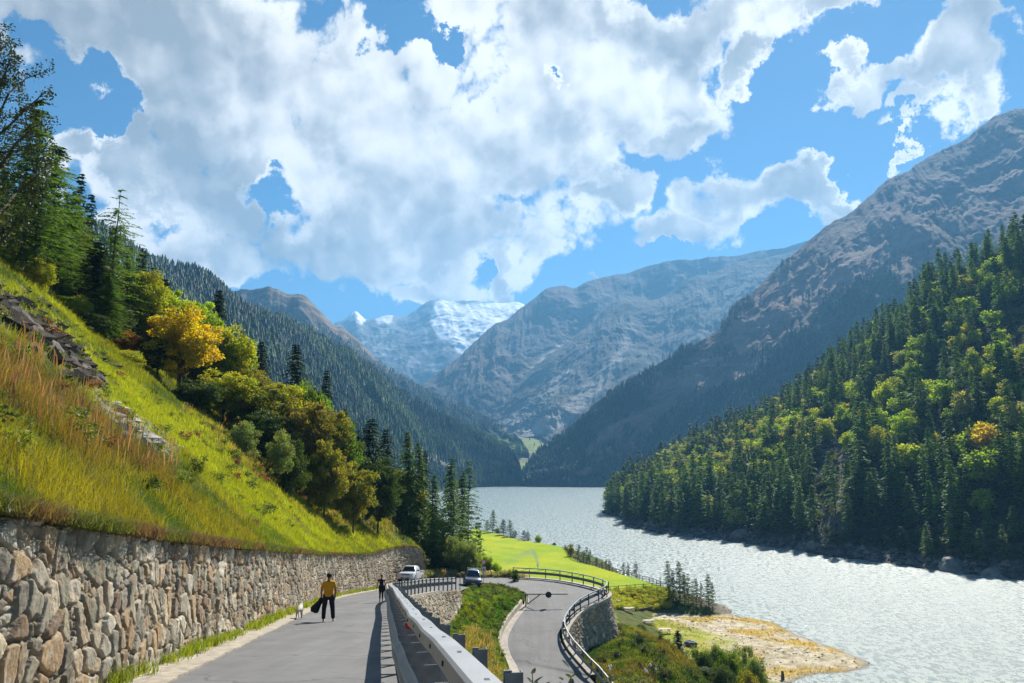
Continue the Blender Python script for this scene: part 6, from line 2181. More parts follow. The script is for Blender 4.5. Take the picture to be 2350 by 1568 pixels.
def guardrail(label, curve, road_side, post_h=1.12, step=1.5, top_off=0.14, w_off=0.45, beam=(0.20, 0.14), arms=False, seed=1, thin=False):
    """curve (n,3) post feet at road level, in order; road_side +1: road on the left of travel"""
    rs = np.random.default_rng(seed)
    P = resample(curve, step=step)
    root = empty('guardrail', tuple(P[0]), 0, label, 'guardrail')
    o0 = P[0]
    sd = road_side

    def loc(p):
        return (p[0] - o0[0], p[1] - o0[1], p[2] - o0[2])
    jl, jh = rs.normal(0, 0.007, len(P)), rs.normal(0, 0.006, len(P))
    T = np.array([heading(P, i) for i in range(len(P))])
    Nl = np.stack([-T[:, 1], T[:, 0]], 1) * sd
    first = None
    for i in range(len(P)):
        ang = math.atan2(T[i, 1], T[i, 0]) - math.pi / 2
        if first is None:
            mb = MB()
            w, d, th = 0.11, 0.06, 0.007
            mb.box((0, 0, post_h / 2 - 0.05), (w, th, post_h + 0.1))
            mb.box((-w / 2 + th / 2, d / 2, post_h / 2 - 0.05), (th, d, post_h + 0.098))
            mb.box((w / 2 - th / 2, d / 2, post_h / 2 - 0.05), (th, d, post_h + 0.098))
            pm = mb.mesh('post', M_post)
            mb = MB()
            s_ = -sd
            # block carrying the beam and the short arm to the top rail; x points away from the road for +1
            mb.box((s_ * (w_off * 0.5 + 0.02), 0.01, 0.60), (w_off - 0.06, 0.012, 0.20), mi=0)
            mb.box((s_ * (w_off - 0.05), 0.01, 0.60), (0.05, 0.09, 0.22), mi=0)
            mb.box((s_ * (top_off * 0.6), 0.012, post_h - 0.10), (top_off, 0.012, 0.09), mi=0)
            mb.box((s_ * 0.035, 0.014, 0.82), (0.05, 0.014, 0.62), mi=0)
            bm_ = mb.mesh('bracket', [M_post, M_bolt])
            first = True
        p = link('post', pm, root)
        p.location = (P[i, 0] - o0[0], P[i, 1] - o0[1], P[i, 2] - o0[2])
        p.rotation_euler = (0, 0, ang)
        b = link('bracket', bm_, p)
    # top rail
    Q = P.copy()
    Q[:, :2] += Nl * (jl)[:, None]
    Q[:, 2] += jh
    Qd = resample(Q, n=len(Q) * 3)
    Qd = Qd - o0
    bw, bh = beam
    h1 = post_h - 0.02
    o_ = top_off
    if thin:
        prof = [(o_, h1 - bh), (o_, h1), (o_ + bw, h1), (o_ + bw, h1 - bh), (o_, h1 - bh)]
    else:
        prof = [(o_ - 0.06, h1 - bh), (o_ - 0.065, h1 - 0.015), (o_ - 0.045, h1), (o_ + bw - 0.085, h1), (o_ + bw - 0.06, h1 - 0.02), (o_ + bw - 0.055, h1 - bh), (o_ + bw - 0.075, h1 - bh - 0.01), (o_ - 0.06, h1 - bh)]
    sweep(Qd, [(a * sd, b) for a, b in prof], 'top_rail', M_galv, parent=root)
    wv = [(0.0, 0.765), (0.012, 0.762), (0.018, 0.735), (0.075, 0.70), (0.080, 0.68), (0.075, 0.66), (0.012, 0.625), (0.006, 0.61), (0.012, 0.595), (0.075, 0.56), (0.080, 0.54), (0.075, 0.52), (0.018, 0.485), (0.012, 0.458), (0.0, 0.455)]
    wv = wv + [(a - 0.006, b) for a, b in wv[::-1]]
    wo = sweep(Qd, [((w_off - 0.03 + a) * sd, b) for a, b in wv], 'crash_beam', M_galv, parent=root)
    # bolts on both beams, one mesh per run
    mb = MB()
    for i in range(len(P)):
        q = Q[i] - o0
        R = Matrix.Rotation(math.atan2(T[i, 1], T[i, 0]) - math.pi / 2, 3, 'Z')
        mb.box((q[0] + Nl[i, 0] * (w_off + 0.045 - 0.03), q[1] + Nl[i, 1] * (w_off + 0.015), q[2] + 0.70), (0.03, 0.035, 0.03), R)
        mb.box((q[0] + Nl[i, 0] * (w_off - 0.012), q[1] + Nl[i, 1] * (w_off - 0.012), q[2] + 0.61), (0.05, 0.04, 0.035), R)
        if not thin:
            sx = o_ + bw - 0.055
            mb.box((q[0] + Nl[i, 0] * sx, q[1] + Nl[i, 1] * sx, q[2] + h1 - 0.075), (0.02, 0.035, 0.035), R)
            mb.box((q[0] + Nl[i, 0] * (o_ + 0.02), q[1] + Nl[i, 1] * (o_ + 0.02), q[2] + h1 + 0.001), (0.03, 0.05, 0.008), R)
    b = mb.build('bolts', M_bolt, root)
    b['kind'] = 'stuff'
    return root, P, T, Nl, o0


pu = spline(PL, 300)
pu = pu[(pu[:, 1] > -1.0)]
cur = np.c_[pu[:, :2], roadz(pu[:, 1]) + 0.02]
gr1, P1, T1, N1, o1 = guardrail('silver steel guardrail running from the foreground down the right side of the upper road', cur, 1, seed=3)
rf = MB()
c0 = PY(940, 1437, 14.2) - o1
rf.add([(c0[0] - 0.085, c0[1], c0[2] + 0.05), (c0[0] + 0.085, c0[1], c0[2] + 0.05), (c0[0] + 0.05, c0[1], c0[2] - 0.055), (c0[0] - 0.05, c0[1], c0[2] - 0.055),
        (c0[0] - 0.085, c0[1] + 0.02, c0[2] + 0.05), (c0[0] + 0.085, c0[1] + 0.02, c0[2] + 0.05), (c0[0] + 0.05, c0[1] + 0.02, c0[2] - 0.055), (c0[0] - 0.05, c0[1] + 0.02, c0[2] - 0.055)],
       [(0, 3, 2, 1), (4, 5, 6, 7), (0, 1, 5, 4), (3, 7, 6, 2), (0, 4, 7, 3), (1, 2, 6, 5)])
rf.box((c0[0], c0[1] + 0.006, c0[2] + 0.056), (0.185, 0.02, 0.008), mi=1)
r_ = rf.build('reflector', [M_red, M_white], gr1)
r_['label'] = 'red trapezoid reflector with a white rim'
for i_ in (34, 36, 39):
    mb = MB()
    q = P1[i_] - o1
    mb.box((q[0] - 0.02, q[1] - 0.03, q[2] + 0.92), (0.11, 0.012, 0.2))
    s_ = mb.build('reflector', M_white, gr1)
    s_['label'] = 'small white marker plate'
lowc = resample(OUTc[int(559 * 12.85 / (kk - 1)):int(559 * 24.6 / (kk - 1))], step=0.4)
tl_ = np.gradient(lowc[:, :2], axis=0)
tl_ /= np.linalg.norm(tl_, axis=1)[:, None]
lowc[:, 0] += -tl_[:, 1] * 0.55
lowc[:, 1] += tl_[:, 0] * 0.55
lowc[:, 2] += 0.05
gr2, P2, T2, N2, o2 = guardrail('dark steel guardrail curving round the outside of the hairpin bend', lowc, -1, post_h=1.15, step=2.0, top_off=0.05, w_off=0.35, beam=(0.10, 0.10), seed=5, thin=True)
for i in range(0, 5):
    a, b = P2[i] - o2, P2[i + 1] - o2
    mb = MB()
    m_ = (a + b) / 2
    mb.tube([tuple(b + [0, 0, 1.05]), tuple(m_ + [0, 0, 0.78])], 0.025, 6)
    mb.build('strut', M_post, gr2)

# ------------------------------------------------------------------ barrier gate, signs, marker post
gp = PZ(1207, 1391.5, -13.85)
g = empty('barrier_gate', tuple(gp), 0, 'brown swing barrier gate with a round black disc, standing open beside the lower road', 'barrier')
g.scale = (1.08, 1.08, 1.08)
MB().box((0, 0, 0.56), (0.13, 0.13, 1.22)).build('post', M_rust, g, bevel=0.01)
mb = MB()
mb.tube([(0.16, 0, 0.12), (0.16, 0, 1.12)], 0.035, 8)
mb.tube([(0.06, 0, 0.3), (0.2, 0, 0.3)], 0.03, 6)
mb.tube([(0.06, 0, 0.95), (0.2, 0, 0.95)], 0.03, 6)
mb.build('hinge_frame', M_rust, g)
MB().tube([(0.1, 0, 1.09), (3.95, 0, 1.10)], 0.05, 8).build('arm', M_rust, g)
MB().tube([(0.16, 0, 0.2), (1.35, 0, 1.07)], 0.045, 8).build('brace', M_rust, g)
mb = MB()
mb.tube([(2.13, -0.055, 1.05), (2.13, -0.035, 1.05)], 0.29, 28)
mb.build('disc', M_black, g)

sp = PY(1110, 1325, 95.2)
sp[2] = max(sp[2], -13.2)
sg = empty('road_sign', tuple(sp), 0, 'round red-ringed road sign above a white warning panel, beside the parked dark car', 'road sign')
ztop = PY(1110, 1284, 95.2)[2] - sp[2]
MB().tube([(0, 0.05, -1.0), (0, 0.05, ztop)], 0.03, 8).build('pole', M_galv, sg)
zc_ = PY(1110, 1290, 95.2)[2] - sp[2]
mb = MB()
mb.tube([(0, 0, zc_), (0, 0.02, zc_)], 0.30, 32, mi=0)
mb.tube([(0, -0.006, zc_), (0, 0.001, zc_)], 0.205, 32, mi=1)
mb.build('round_plate', [M_red, M_white], sg)
z1_, z0_ = PY(1110, 1301, 95.2)[2] - sp[2], PY(1110, 1316, 95.2)[2] - sp[2]
mb = MB()
mb.box((0, 0.01, (z0_ + z1_) / 2), (0.49, 0.02, z1_ - z0_), mi=0)
zt = z1_ - 0.08
mb.add([(-0.20, -0.006, zt - 0.36), (0.20, -0.006, zt - 0.36), (0, -0.006, zt)], [(0, 1, 2)], 1)
mb.add([(-0.115, -0.010, zt - 0.31), (0.115, -0.010, zt - 0.31), (0, -0.010, zt - 0.10)], [(0, 1, 2)], 0)
mb.add([(-0.03, -0.014, zt - 0.30), (0.07, -0.014, zt - 0.30), (-0.01, -0.014, zt - 0.13)], [(0, 1, 2)], 2)
mb.build('warning_panel', [M_white, M_red, M_black], sg)
mb = MB()
mb.tube([(-0.42, 0.0, zc_ - 0.02), (-0.42, 0.08, zc_ - 0.02)], 0.10, 14, mi=0)
mb.tube([(-0.42, 0.05, zc_ - 0.02), (0, 0.05, zc_ - 0.02)], 0.02, 6, mi=1)
mb.build('warning_lamp', [pbr('dark_red_lamp', (0.2, 0.03, 0.03), 0.3), M_post], sg)

mp_ = PY(1055.5, 1353, 80.5)
mk = empty('marker_post', tuple(mp_), 0, 'thin brown wooden post at the end of the upper guardrail', 'post')
M_wood = pbr('weathered_wood', (0.20, 0.13, 0.08), 0.85, noise=0.3, nscale=10)
MB().box((0, 0, 0.62), (0.07, 0.07, 1.5)).build('pole', M_wood, mk)
MB().box((0, 0, 1.38), (0.20, 0.05, 0.06)).build('cap', M_wood, mk)

# ------------------------------------------------------------------ wooden fences
M_fence = pbr('brown_fence_wood', (0.17, 0.105, 0.07), 0.85, noise=0.35, nscale=5)


def wood_fence(label, uvs, z, step=2.1):
    pts = np.array([PZ(a, b, z) for a, b in uvs])
    P = resample(pts, step=step)
    P[:, 2] = [gz(p[0], p[1], ('ground',)) for p in P]
    root = empty('wooden_fence', tuple(P[0]), 0, label, 'fence')
    pm = MB().box((0, 0, 0.5), (0.13, 0.13, 1.25)).mesh('post', M_fence)
    for p in P:
        q = link('post', pm, root)
        q.location = tuple(p - P[0])
    for h in (0.52, 0.98):
        for i in range(0, len(P) - 1):
            pass
        mb = MB()
        for i in range(len(P) - 1):
            a, b = P[i] - P[0], P[i + 1] - P[0]
            mb.tube([(a[0], a[1], a[2] + h + 0.02 * math.sin(i * 3)), (b[0], b[1], b[2] + h + 0.02 * math.sin(i * 5))], 0.06, 6)
        mb.build('rail', M_fence, root)
    return root


wood_fence('long brown wooden fence between the bright meadow and the lake', [(1296, 1257), (1303, 1270), (1312, 1283), (1330, 1290), (1347, 1294), (1410, 1313), (1460, 1327), (1516, 1348)], -24.9)
wood_fence('short brown wooden fence across the near end of the bright meadow', [(1516, 1350), (1450, 1354), (1386, 1359), (1340, 1362)], -24.8)

# ------------------------------------------------------------------ picnic tables
M_plank = pbr('pale_planks', (0.62, 0.52, 0.45), 0.8, noise=0.15, nscale=4)


def picnic():
    root = empty('picnic_table', (0, 0, 0), 0, None, 'picnic table', 'picnic tables on the grass by the beach')
    mb = MB()
    for i in range(5):
        mb.box((0, -0.34 + i * 0.17, 0.74), (1.9, 0.155, 0.045))
    mb.build('table_top', M_plank, root)
    for s_ in (-1, 1):
        mb = MB()
        for i in range(2):
            mb.box((0, s_ * (0.66 + i * 0.15), 0.44), (1.9, 0.14, 0.045))
        mb.build('bench', M_plank, root)
    for s_ in (-1, 1):
        mb = MB()
        mb.tube([(s_ * 0.7, -0.62, 0), (s_ * 0.7, -0.22, 0.71)], 0.055, 4)
        mb.tube([(s_ * 0.7, 0.62, 0), (s_ * 0.7, 0.22, 0.71)], 0.055, 4)
        mb.box((s_ * 0.7 + 0.07, 0, 0.39), (0.05, 1.62, 0.09))
        mb.build('trestle', M_plank, root)
    return root


def copy_tree(o, parent=None):
    c = o.copy()
    COL.objects.link(c)
    if parent:
        c.parent = parent
    for ch in list(o.children):
        copy_tree(ch, c)
    return c


pt = picnic()
for k_, (u_, v_, rz, lb) in enumerate([(1413, 1414, 0.5, 'wooden picnic table nearest the curved stone wall'), (1443, 1424, 0.12, 'wooden picnic table second from the curved stone wall'),
                                       (1489, 1438, 0.2, 'wooden picnic table half hidden behind the shrub'), (1526, 1455, 0.15, 'wooden picnic table left of the bushy young spruce')]):
    t_ = pt if k_ == 0 else copy_tree(pt)
    p = PZ(u_, v_, -27.2)
    z_ = gz(p[0], p[1], ('ground',))
    t_.location = (p[0], p[1], z_)
    t_.rotation_euler = (0, 0, rz)
    t_['label'] = lb

# things on the beach
p = PZ(1586, 1478, -27.3)
o = link('boulder', boulder_mesh('boulder', 91, pbr('slate_blue_rock', (0.10, 0.11, 0.13), 0.7, noise=0.3)))
o.location = (p[0], p[1], gz(p[0], p[1], ('ground',)) + 0.35)
o.scale = (1.1, 0.8, 0.6)
tag(o, 'dark slate boulder alone on the grass above the willow thicket', 'boulder')
p = PZ(1796, 1556, -28.7)
st = MB()
st.tube([(0, 0, -0.3), (0.03, 0, 0.5), (0.0, 0.02, 1.1)], [0.28, 0.22, 0.16], 9)
o = st.build('tree_stump', M_bark, smooth=True)
o.location = (p[0], p[1], gz(p[0], p[1], ('ground',)))
tag(o, 'dark upright tree stump at the lower water edge of the beach', 'stump')
p = PZ(1472, 1404, -27)
o = st.build('driftwood', M_bark)
o.location = (p[0], p[1], gz(p[0], p[1], ('ground',)) + 0.2)
o.rotation_euler = (0.3, 1.35, 0.4)
o.scale = (1.2, 1.2, 2.0)
tag(o, 'dead branch pile lying on the picnic grass', 'driftwood')

# ------------------------------------------------------------------ sprinkler
p = PZ(1234.5, 1310, -24.8)
sk = empty('sprinkler', (p[0], p[1], gz(p[0], p[1], ('ground',))), 0, 'tall thin lawn sprinkler standing in the bright meadow', 'sprinkler')
MB().tube([(0, 0, -0.1), (0, 0, 1.0)], 0.035, 6).build('standpipe', M_post, sk)
MB().box((0, 0, 1.05), (0.2, 0.1, 0.12)).build('nozzle', M_post, sk)
rw = np.random.default_rng(66)
N_ = 6000
t = rw.random(N_) ** 1.3
Ps_ = np.stack([-9.5 * t ** 1.7 + rw.normal(0, 1, N_) * (0.10 + 1.1 * t), rw.normal(0, 1, N_) * (0.1 + 0.8 * t), 1.0 + 4.4 * np.sin(np.minimum(t * 2.2, 1) * 1.57) * (1 - t ** 1.8) + rw.normal(0, 1, N_) * (0.1 + 0.5 * t)], 1)
Ps_ = Ps_[Ps_[:, 2] > 0.05] + np.array(sk.location)
base = np.array([(1, 0, -0.6), (-0.5, 0.87, -0.6), (-0.5, -0.87, -0.6), (0, 0, 1)])
Vd = (base[None] * (0.018 + 0.022 * rw.random((len(Ps_), 1, 1))) + Ps_[:, None]).reshape(-1, 3)
Fd = (np.array([(0, 1, 3), (1, 2, 3), (2, 0, 3), (0, 2, 1)])[None] + (np.arange(len(Ps_)) * 4)[:, None, None]).reshape(-1, 3)
m, N, L, pp = new_mat('water_drops')
pp.inputs['Base Color'].default_value = (0.95, 0.97, 1, 1)
pp.inputs['Roughness'].default_value = 0.4
pp.inputs['Subsurface Weight'].default_value = 0.0
tag(link('water_spray', np_mesh('water_spray', Vd, Fd, m)), 'white spray of the lawn sprinkler', kind='stuff')

# ------------------------------------------------------------------ vehicles
M_glass = pbr('tinted_glass', (0.015, 0.02, 0.028), 0.08, coat=0.3)
M_tyre = pbr('tyre_rubber', (0.02, 0.02, 0.02), 0.85)
M_rim = pbr('alloy_rim', (0.45, 0.46, 0.48), 0.3, metal=0.8)
M_lamp = pbr('headlight_glass', (0.75, 0.78, 0.8), 0.1, coat=0.5)
M_trim = pbr('black_trim', (0.025, 0.025, 0.028), 0.55)
M_plate = pbr('number_plate', (0.7, 0.7, 0.68), 0.4)


def ring(y, w, z0, z1, r=0.12, inw=0.0):
    """rounded cross-section across x at length position y"""
    h = w / 2
    t = h - inw
    return [(-h + r * 0.6, y, z0), (h - r * 0.6, y, z0), (h, y, z0 + r), (h, y, z0 + (z1 - z0) * 0.55), (t, y, z1 - r * 0.5), (t - r, y, z1), (-t + r, y, z1), (-t, y, z1 - r * 0.5), (-h, y, z0 + (z1 - z0) * 0.55), (-h, y, z0 + r)]


def wheel(root, x, y, r=0.36, w=0.24):
    mb = MB()
    mb.tube([(x - w / 2, y, r), (x - w / 2 + 0.03, y, r), (x + w / 2 - 0.03, y, r), (x + w / 2, y, r)], [r - 0.03, r, r, r - 0.03], 26)
    wo = mb.build('wheel', M_tyre, root, True)
    sx = 1 if x > 0 else -1
    mb = MB()
    mb.tube([(x + sx * (w / 2 - 0.02), y, r), (x + sx * (w / 2 + 0.012), y, r)], [r * 0.62, r * 0.55], 20)
    mb.build('rim', M_rim, wo)


def vehicle(name, loc, rz, roll, paint, lower, label, cat, pickup):
    """front faces local -Y"""
    root = empty(name, loc, rz, label, cat)
    root.rotation_euler = roll + (rz,) if isinstance(roll, tuple) else (0, roll, rz)
    W = 1.8
    L = 5.1 if pickup else 4.3
    zr = 0.98 if pickup else 0.95
    mb = MB()
    # nose, bonnet, flanks
    mb.loft([ring(-L / 2, W - 0.35, 0.42, 0.80, 0.1, 0.05), ring(-L / 2 + 0.12, W - 0.12, 0.36, 0.94, 0.12, 0.06), ring(-L / 2 + 0.5, W, 0.34, 1.02, 0.12, 0.06),
             ring(-L / 2 + 1.15, W, 0.34, 1.09, 0.1, 0.05), ring(0.0, W, 0.34, 1.10, 0.1, 0.04), ring(L / 2 - 0.35, W, 0.36, 1.12, 0.1, 0.04), ring(L / 2, W - 0.1, 0.42, 1.06, 0.1, 0.04)])
    body = mb.build('body', paint, root, True)
    c0, c1 = (-1.25, 0.75) if pickup else (-1.05, 1.75)
    ht = 1.74
    mb = MB()
    mb.loft([ring(c0, W - 0.14, 1.06, 1.10, 0.02, 0.02), ring(c0 + 0.62, W - 0.30, 1.06, ht - 0.06, 0.08, 0.14), ring(c0 + 1.0, W - 0.28, 1.06, ht, 0.08, 0.15), ring(c1 - 0.35, W - 0.28, 1.06, ht, 0.08, 0.15), ring(c1, W - 0.24, 1.06, ht - 0.12 if pickup else 1.35, 0.06, 0.1)])
    mb.build('cabin', paint, root, True)
    mb = MB()
    hw0, hw1 = W / 2 - 0.17, W / 2 - 0.36
    mb.add([(-hw0, c0 + 0.03, 1.125), (hw0, c0 + 0.03, 1.125), (hw1, c0 + 0.60, ht - 0.10), (-hw1, c0 + 0.60, ht - 0.10), (-hw0, c0 + 0.06, 1.11), (hw0, c0 + 0.06, 1.11), (hw1, c0 + 0.64, ht - 0.12), (-hw1, c0 + 0.64, ht - 0.12)],
           [(0, 1, 2, 3), (7, 6, 5, 4), (0, 4, 5, 1), (1, 5, 6, 2), (2, 6, 7, 3), (3, 7, 4, 0)])
    mb.v = [(a, b - 0.03, c + 0.02) for a, b, c in mb.v]
    mb.build('windscreen', M_glass, root)
    for s_ in (-1, 1):
        for (ya, yb) in (((c0 + 0.72, c0 + 1.32), (c0 + 1.40, c1 - 0.15)) if pickup else ((c0 + 0.72, c0 + 1.45), (c0 + 1.53, c1 - 0.35))):
            x0, x1 = W / 2 - 0.125, W / 2 - 0.25
            mb = MB()
            mb.add([(s_ * x0, ya, 1.16), (s_ * x0, yb, 1.16), (s_ * x1, yb - 0.05, ht - 0.13), (s_ * x1, ya + 0.12, ht - 0.13), (s_ * (x0 - 0.03), ya, 1.16), (s_ * (x0 - 0.03), yb, 1.16), (s_ * (x1 - 0.03), yb - 0.05, ht - 0.13), (s_ * (x1 - 0.03), ya + 0.12, ht - 0.13)],
                   [(0, 1, 2, 3), (7, 6, 5, 4), (0, 4, 5, 1), (1, 5, 6, 2), (2, 6, 7, 3), (3, 7, 4, 0)])
            mb.build('side_window', M_glass, root)
        mb = MB()
        mb.box((s_ * (W / 2 + 0.07), c0 + 0.55, 1.22), (0.17, 0.11, 0.16), taper=0.85)
        mb.build('wing_mirror', M_trim, root, bevel=0.02)
        mb = MB()
        mb.add([(s_ * 0.50, -L / 2 - 0.005, 0.84), (s_ * 0.83, -L / 2 + 0.12, 0.86), (s_ * 0.88, -L / 2 + 0.28, 1.0), (s_ * 0.50, -L / 2 + 0.13, 0.965), (s_ * 0.50, -L / 2 + 0.03, 0.74), (s_ * 0.82, -L / 2 + 0.15, 0.76)],
               [(0, 1, 2, 3), (4, 5, 1, 0)] if s_ > 0 else [(3, 2, 1, 0), (0, 1, 5, 4)])
        mb.build('headlight', M_lamp, root)
    mb = MB()
    mb.box((0, -L / 2 + 0.0, 0.85), (0.86, 0.07, 0.16), mi=0)
    mb.box((0, -L / 2 - 0.035, 0.87), (0.84, 0.02, 0.025), mi=1)
    mb.box((0, -L / 2 - 0.035, 0.81), (0.84, 0.02, 0.025), mi=1)
    mb.build('grille', [M_trim, M_rim], root)
    mb = MB()
    mb.loft([ring(-L / 2 - 0.10, W - 0.5, 0.42, 0.66, 0.06), ring(-L / 2 + 0.02, W - 0.1, 0.36, 0.70, 0.06), ring(-L / 2 + 0.35, W + 0.02, 0.34, 0.68, 0.06)])
    fb = mb.build('bumper', lower, root, True)
    MB().box((0, -L / 2 - 0.10, 0.48), (0.95, 0.03, 0.10)).build('air_intake', M_trim, fb)
    MB().box((0, -L / 2 - 0.125, 0.53), (0.42, 0.02, 0.10)).build('number_plate', M_plate, fb)
    for y_ in (-L / 2 + 0.92, L / 2 - 0.95):
        for s_ in (-1, 1):
            wheel(root, s_ * (W / 2 - 0.11), y_, 0.385 if pickup else 0.36)
            mb = MB()
            arc = [(s_ * (W / 2 - 0.02), y_ + math.cos(a) * 0.45, 0.385 + math.sin(a) * 0.45) for a in np.linspace(0, math.pi, 12)]
            mb.tube(arc, 0.045, 6)
            mb.build('wheel_arch', paint if pickup else lower, root)
            if not pickup and y_ > 0:
                MB().box((s_ * (W / 2 + 0.005), 0.0, 0.56), (0.04, L - 0.8, 0.5)).build('added_dark_flank', lower, root, bevel=0.015)  # added dark panel for the flank, where the body mirrors no bright sky
    if pickup:
        mb = MB()
        mb.box((0, 1.65, 1.105), (W - 0.2, 1.65, 0.03))
        mb.build('load_bed', M_trim, root)
        for s_ in (-1, 1):
            MB().box((s_ * (W / 2 - 0.06), 1.65, 1.17), (0.09, 1.75, 0.14)).build('side_rail', paint, root, bevel=0.01)
        MB().box((0, L / 2 - 0.08, 1.15), (W - 0.05, 0.07, 0.16)).build('tailgate', paint, root, bevel=0.01)
    else:
        for s_ in (-1, 1):
            MB().tube([(s_ * 0.58, -0.2, ht + 0.04), (s_ * 0.58, 1.2, ht + 0.04)], 0.02, 6).build('roof_rail', M_rim, root)
        MB().box((0, L / 2 - 0.02, 0.6), (W - 0.1, 0.12, 0.35)).build('bumper', lower, root, bevel=0.03)
    return root


M_wcar = pbr('white_car_paint', (0.82, 0.82, 0.83), 0.25, coat=0.5)
M_scar = pbr('sheen_car_paint', (0.20, 0.19, 0.215), 0.2, metal=0.55, coat=1.0)  # dark body paint lightened to hold the sky's reflection on bonnet and roof
M_dcar = pbr('dark_bumper_and_flank', (0.03, 0.03, 0.035), 0.5)


def on_road(u, v):
    r = ray(u, v)
    Y = np.linspace(10, 95, 1700)
    i = np.argmin(np.abs(r[2] / r[1] * Y - roadz(Y)))
    return np.array([r[0] / r[1] * Y[i], Y[i], float(roadz(Y[i]))])


pf = on_road(939, 1333)
pf[1] = min(pf[1], 88.0)
hd = np.array([-0.12, -0.993])
pc = pf[:2] - hd * 2.55
vehicle('pickup_truck', (pc[0], pc[1], float(roadz(pc[1])) + 0.03), math.atan2(hd[0], -hd[1]), (-0.11, 0.0), M_wcar, M_wcar, 'white pickup truck parked at the far end of the stone wall', 'pickup truck', True)
sf = PY(1085, 1350.5, 87.0)
hd = np.array([0.10, -0.995])
pc = sf[:2] - hd * 2.15
vehicle('parked_car', (pc[0], pc[1], sf[2] - 0.05), math.atan2(hd[0], -hd[1]), (0.0, 0.085), M_scar, M_dcar, 'dark car with paint lightened for sky sheen and black bumpers parked on the grass edge facing the camera', 'car', False)

# ------------------------------------------------------------------ people and dog
def skin_obj(name, verts, edges, radii, mat, parent=None, sub=2, root_i=0):
    me = bpy.data.meshes.new(name)
    me.from_pydata([tuple(v) for v in verts], edges, [])
    me.materials.append(mat)
    o = link(name, me, parent)
    md = o.modifiers.new('skin', 'SKIN')
    md.use_smooth_shade = True
    sv = me.skin_vertices[0].data
    for i, r in enumerate(radii):
        sv[i].radius = (r, r) if isinstance(r, (int, float)) else r
        sv[i].use_root = (i == root_i)
    s2 = o.modifiers.new('sub', 'SUBSURF')
    s2.levels = s2.render_levels = sub
    return o


M_skin_t = pbr('tanned_skin', (0.28, 0.14, 0.09), 0.6)
M_skin_l = pbr('light_skin', (0.42, 0.24, 0.17), 0.6)
M_yshirt = pbr('orange_yellow_cotton', (0.72, 0.33, 0.012), 0.9, noise=0.12, nscale=4, bump=0.6, bscale=7)
M_jeans = pbr('navy_trousers', (0.014, 0.015, 0.026), 0.9, bump=0.4, bscale=9)
M_shoew = pbr('white_shoe', (0.65, 0.63, 0.62), 0.7)
M_hair = pbr('black_hair', (0.008, 0.007, 0.007), 0.6, bump=1.0, bscale=60)
M_hairb = pbr('auburn_hair', (0.10, 0.035, 0.015), 0.6, bump=1.0, bscale=60)
M_blackc = pbr('black_cotton', (0.012, 0.012, 0.014), 0.9, bump=0.4, bscale=8)
M_jacket = pbr('dark_navy_jacket', (0.008, 0.012, 0.02), 0.85, bump=0.6, bscale=8)


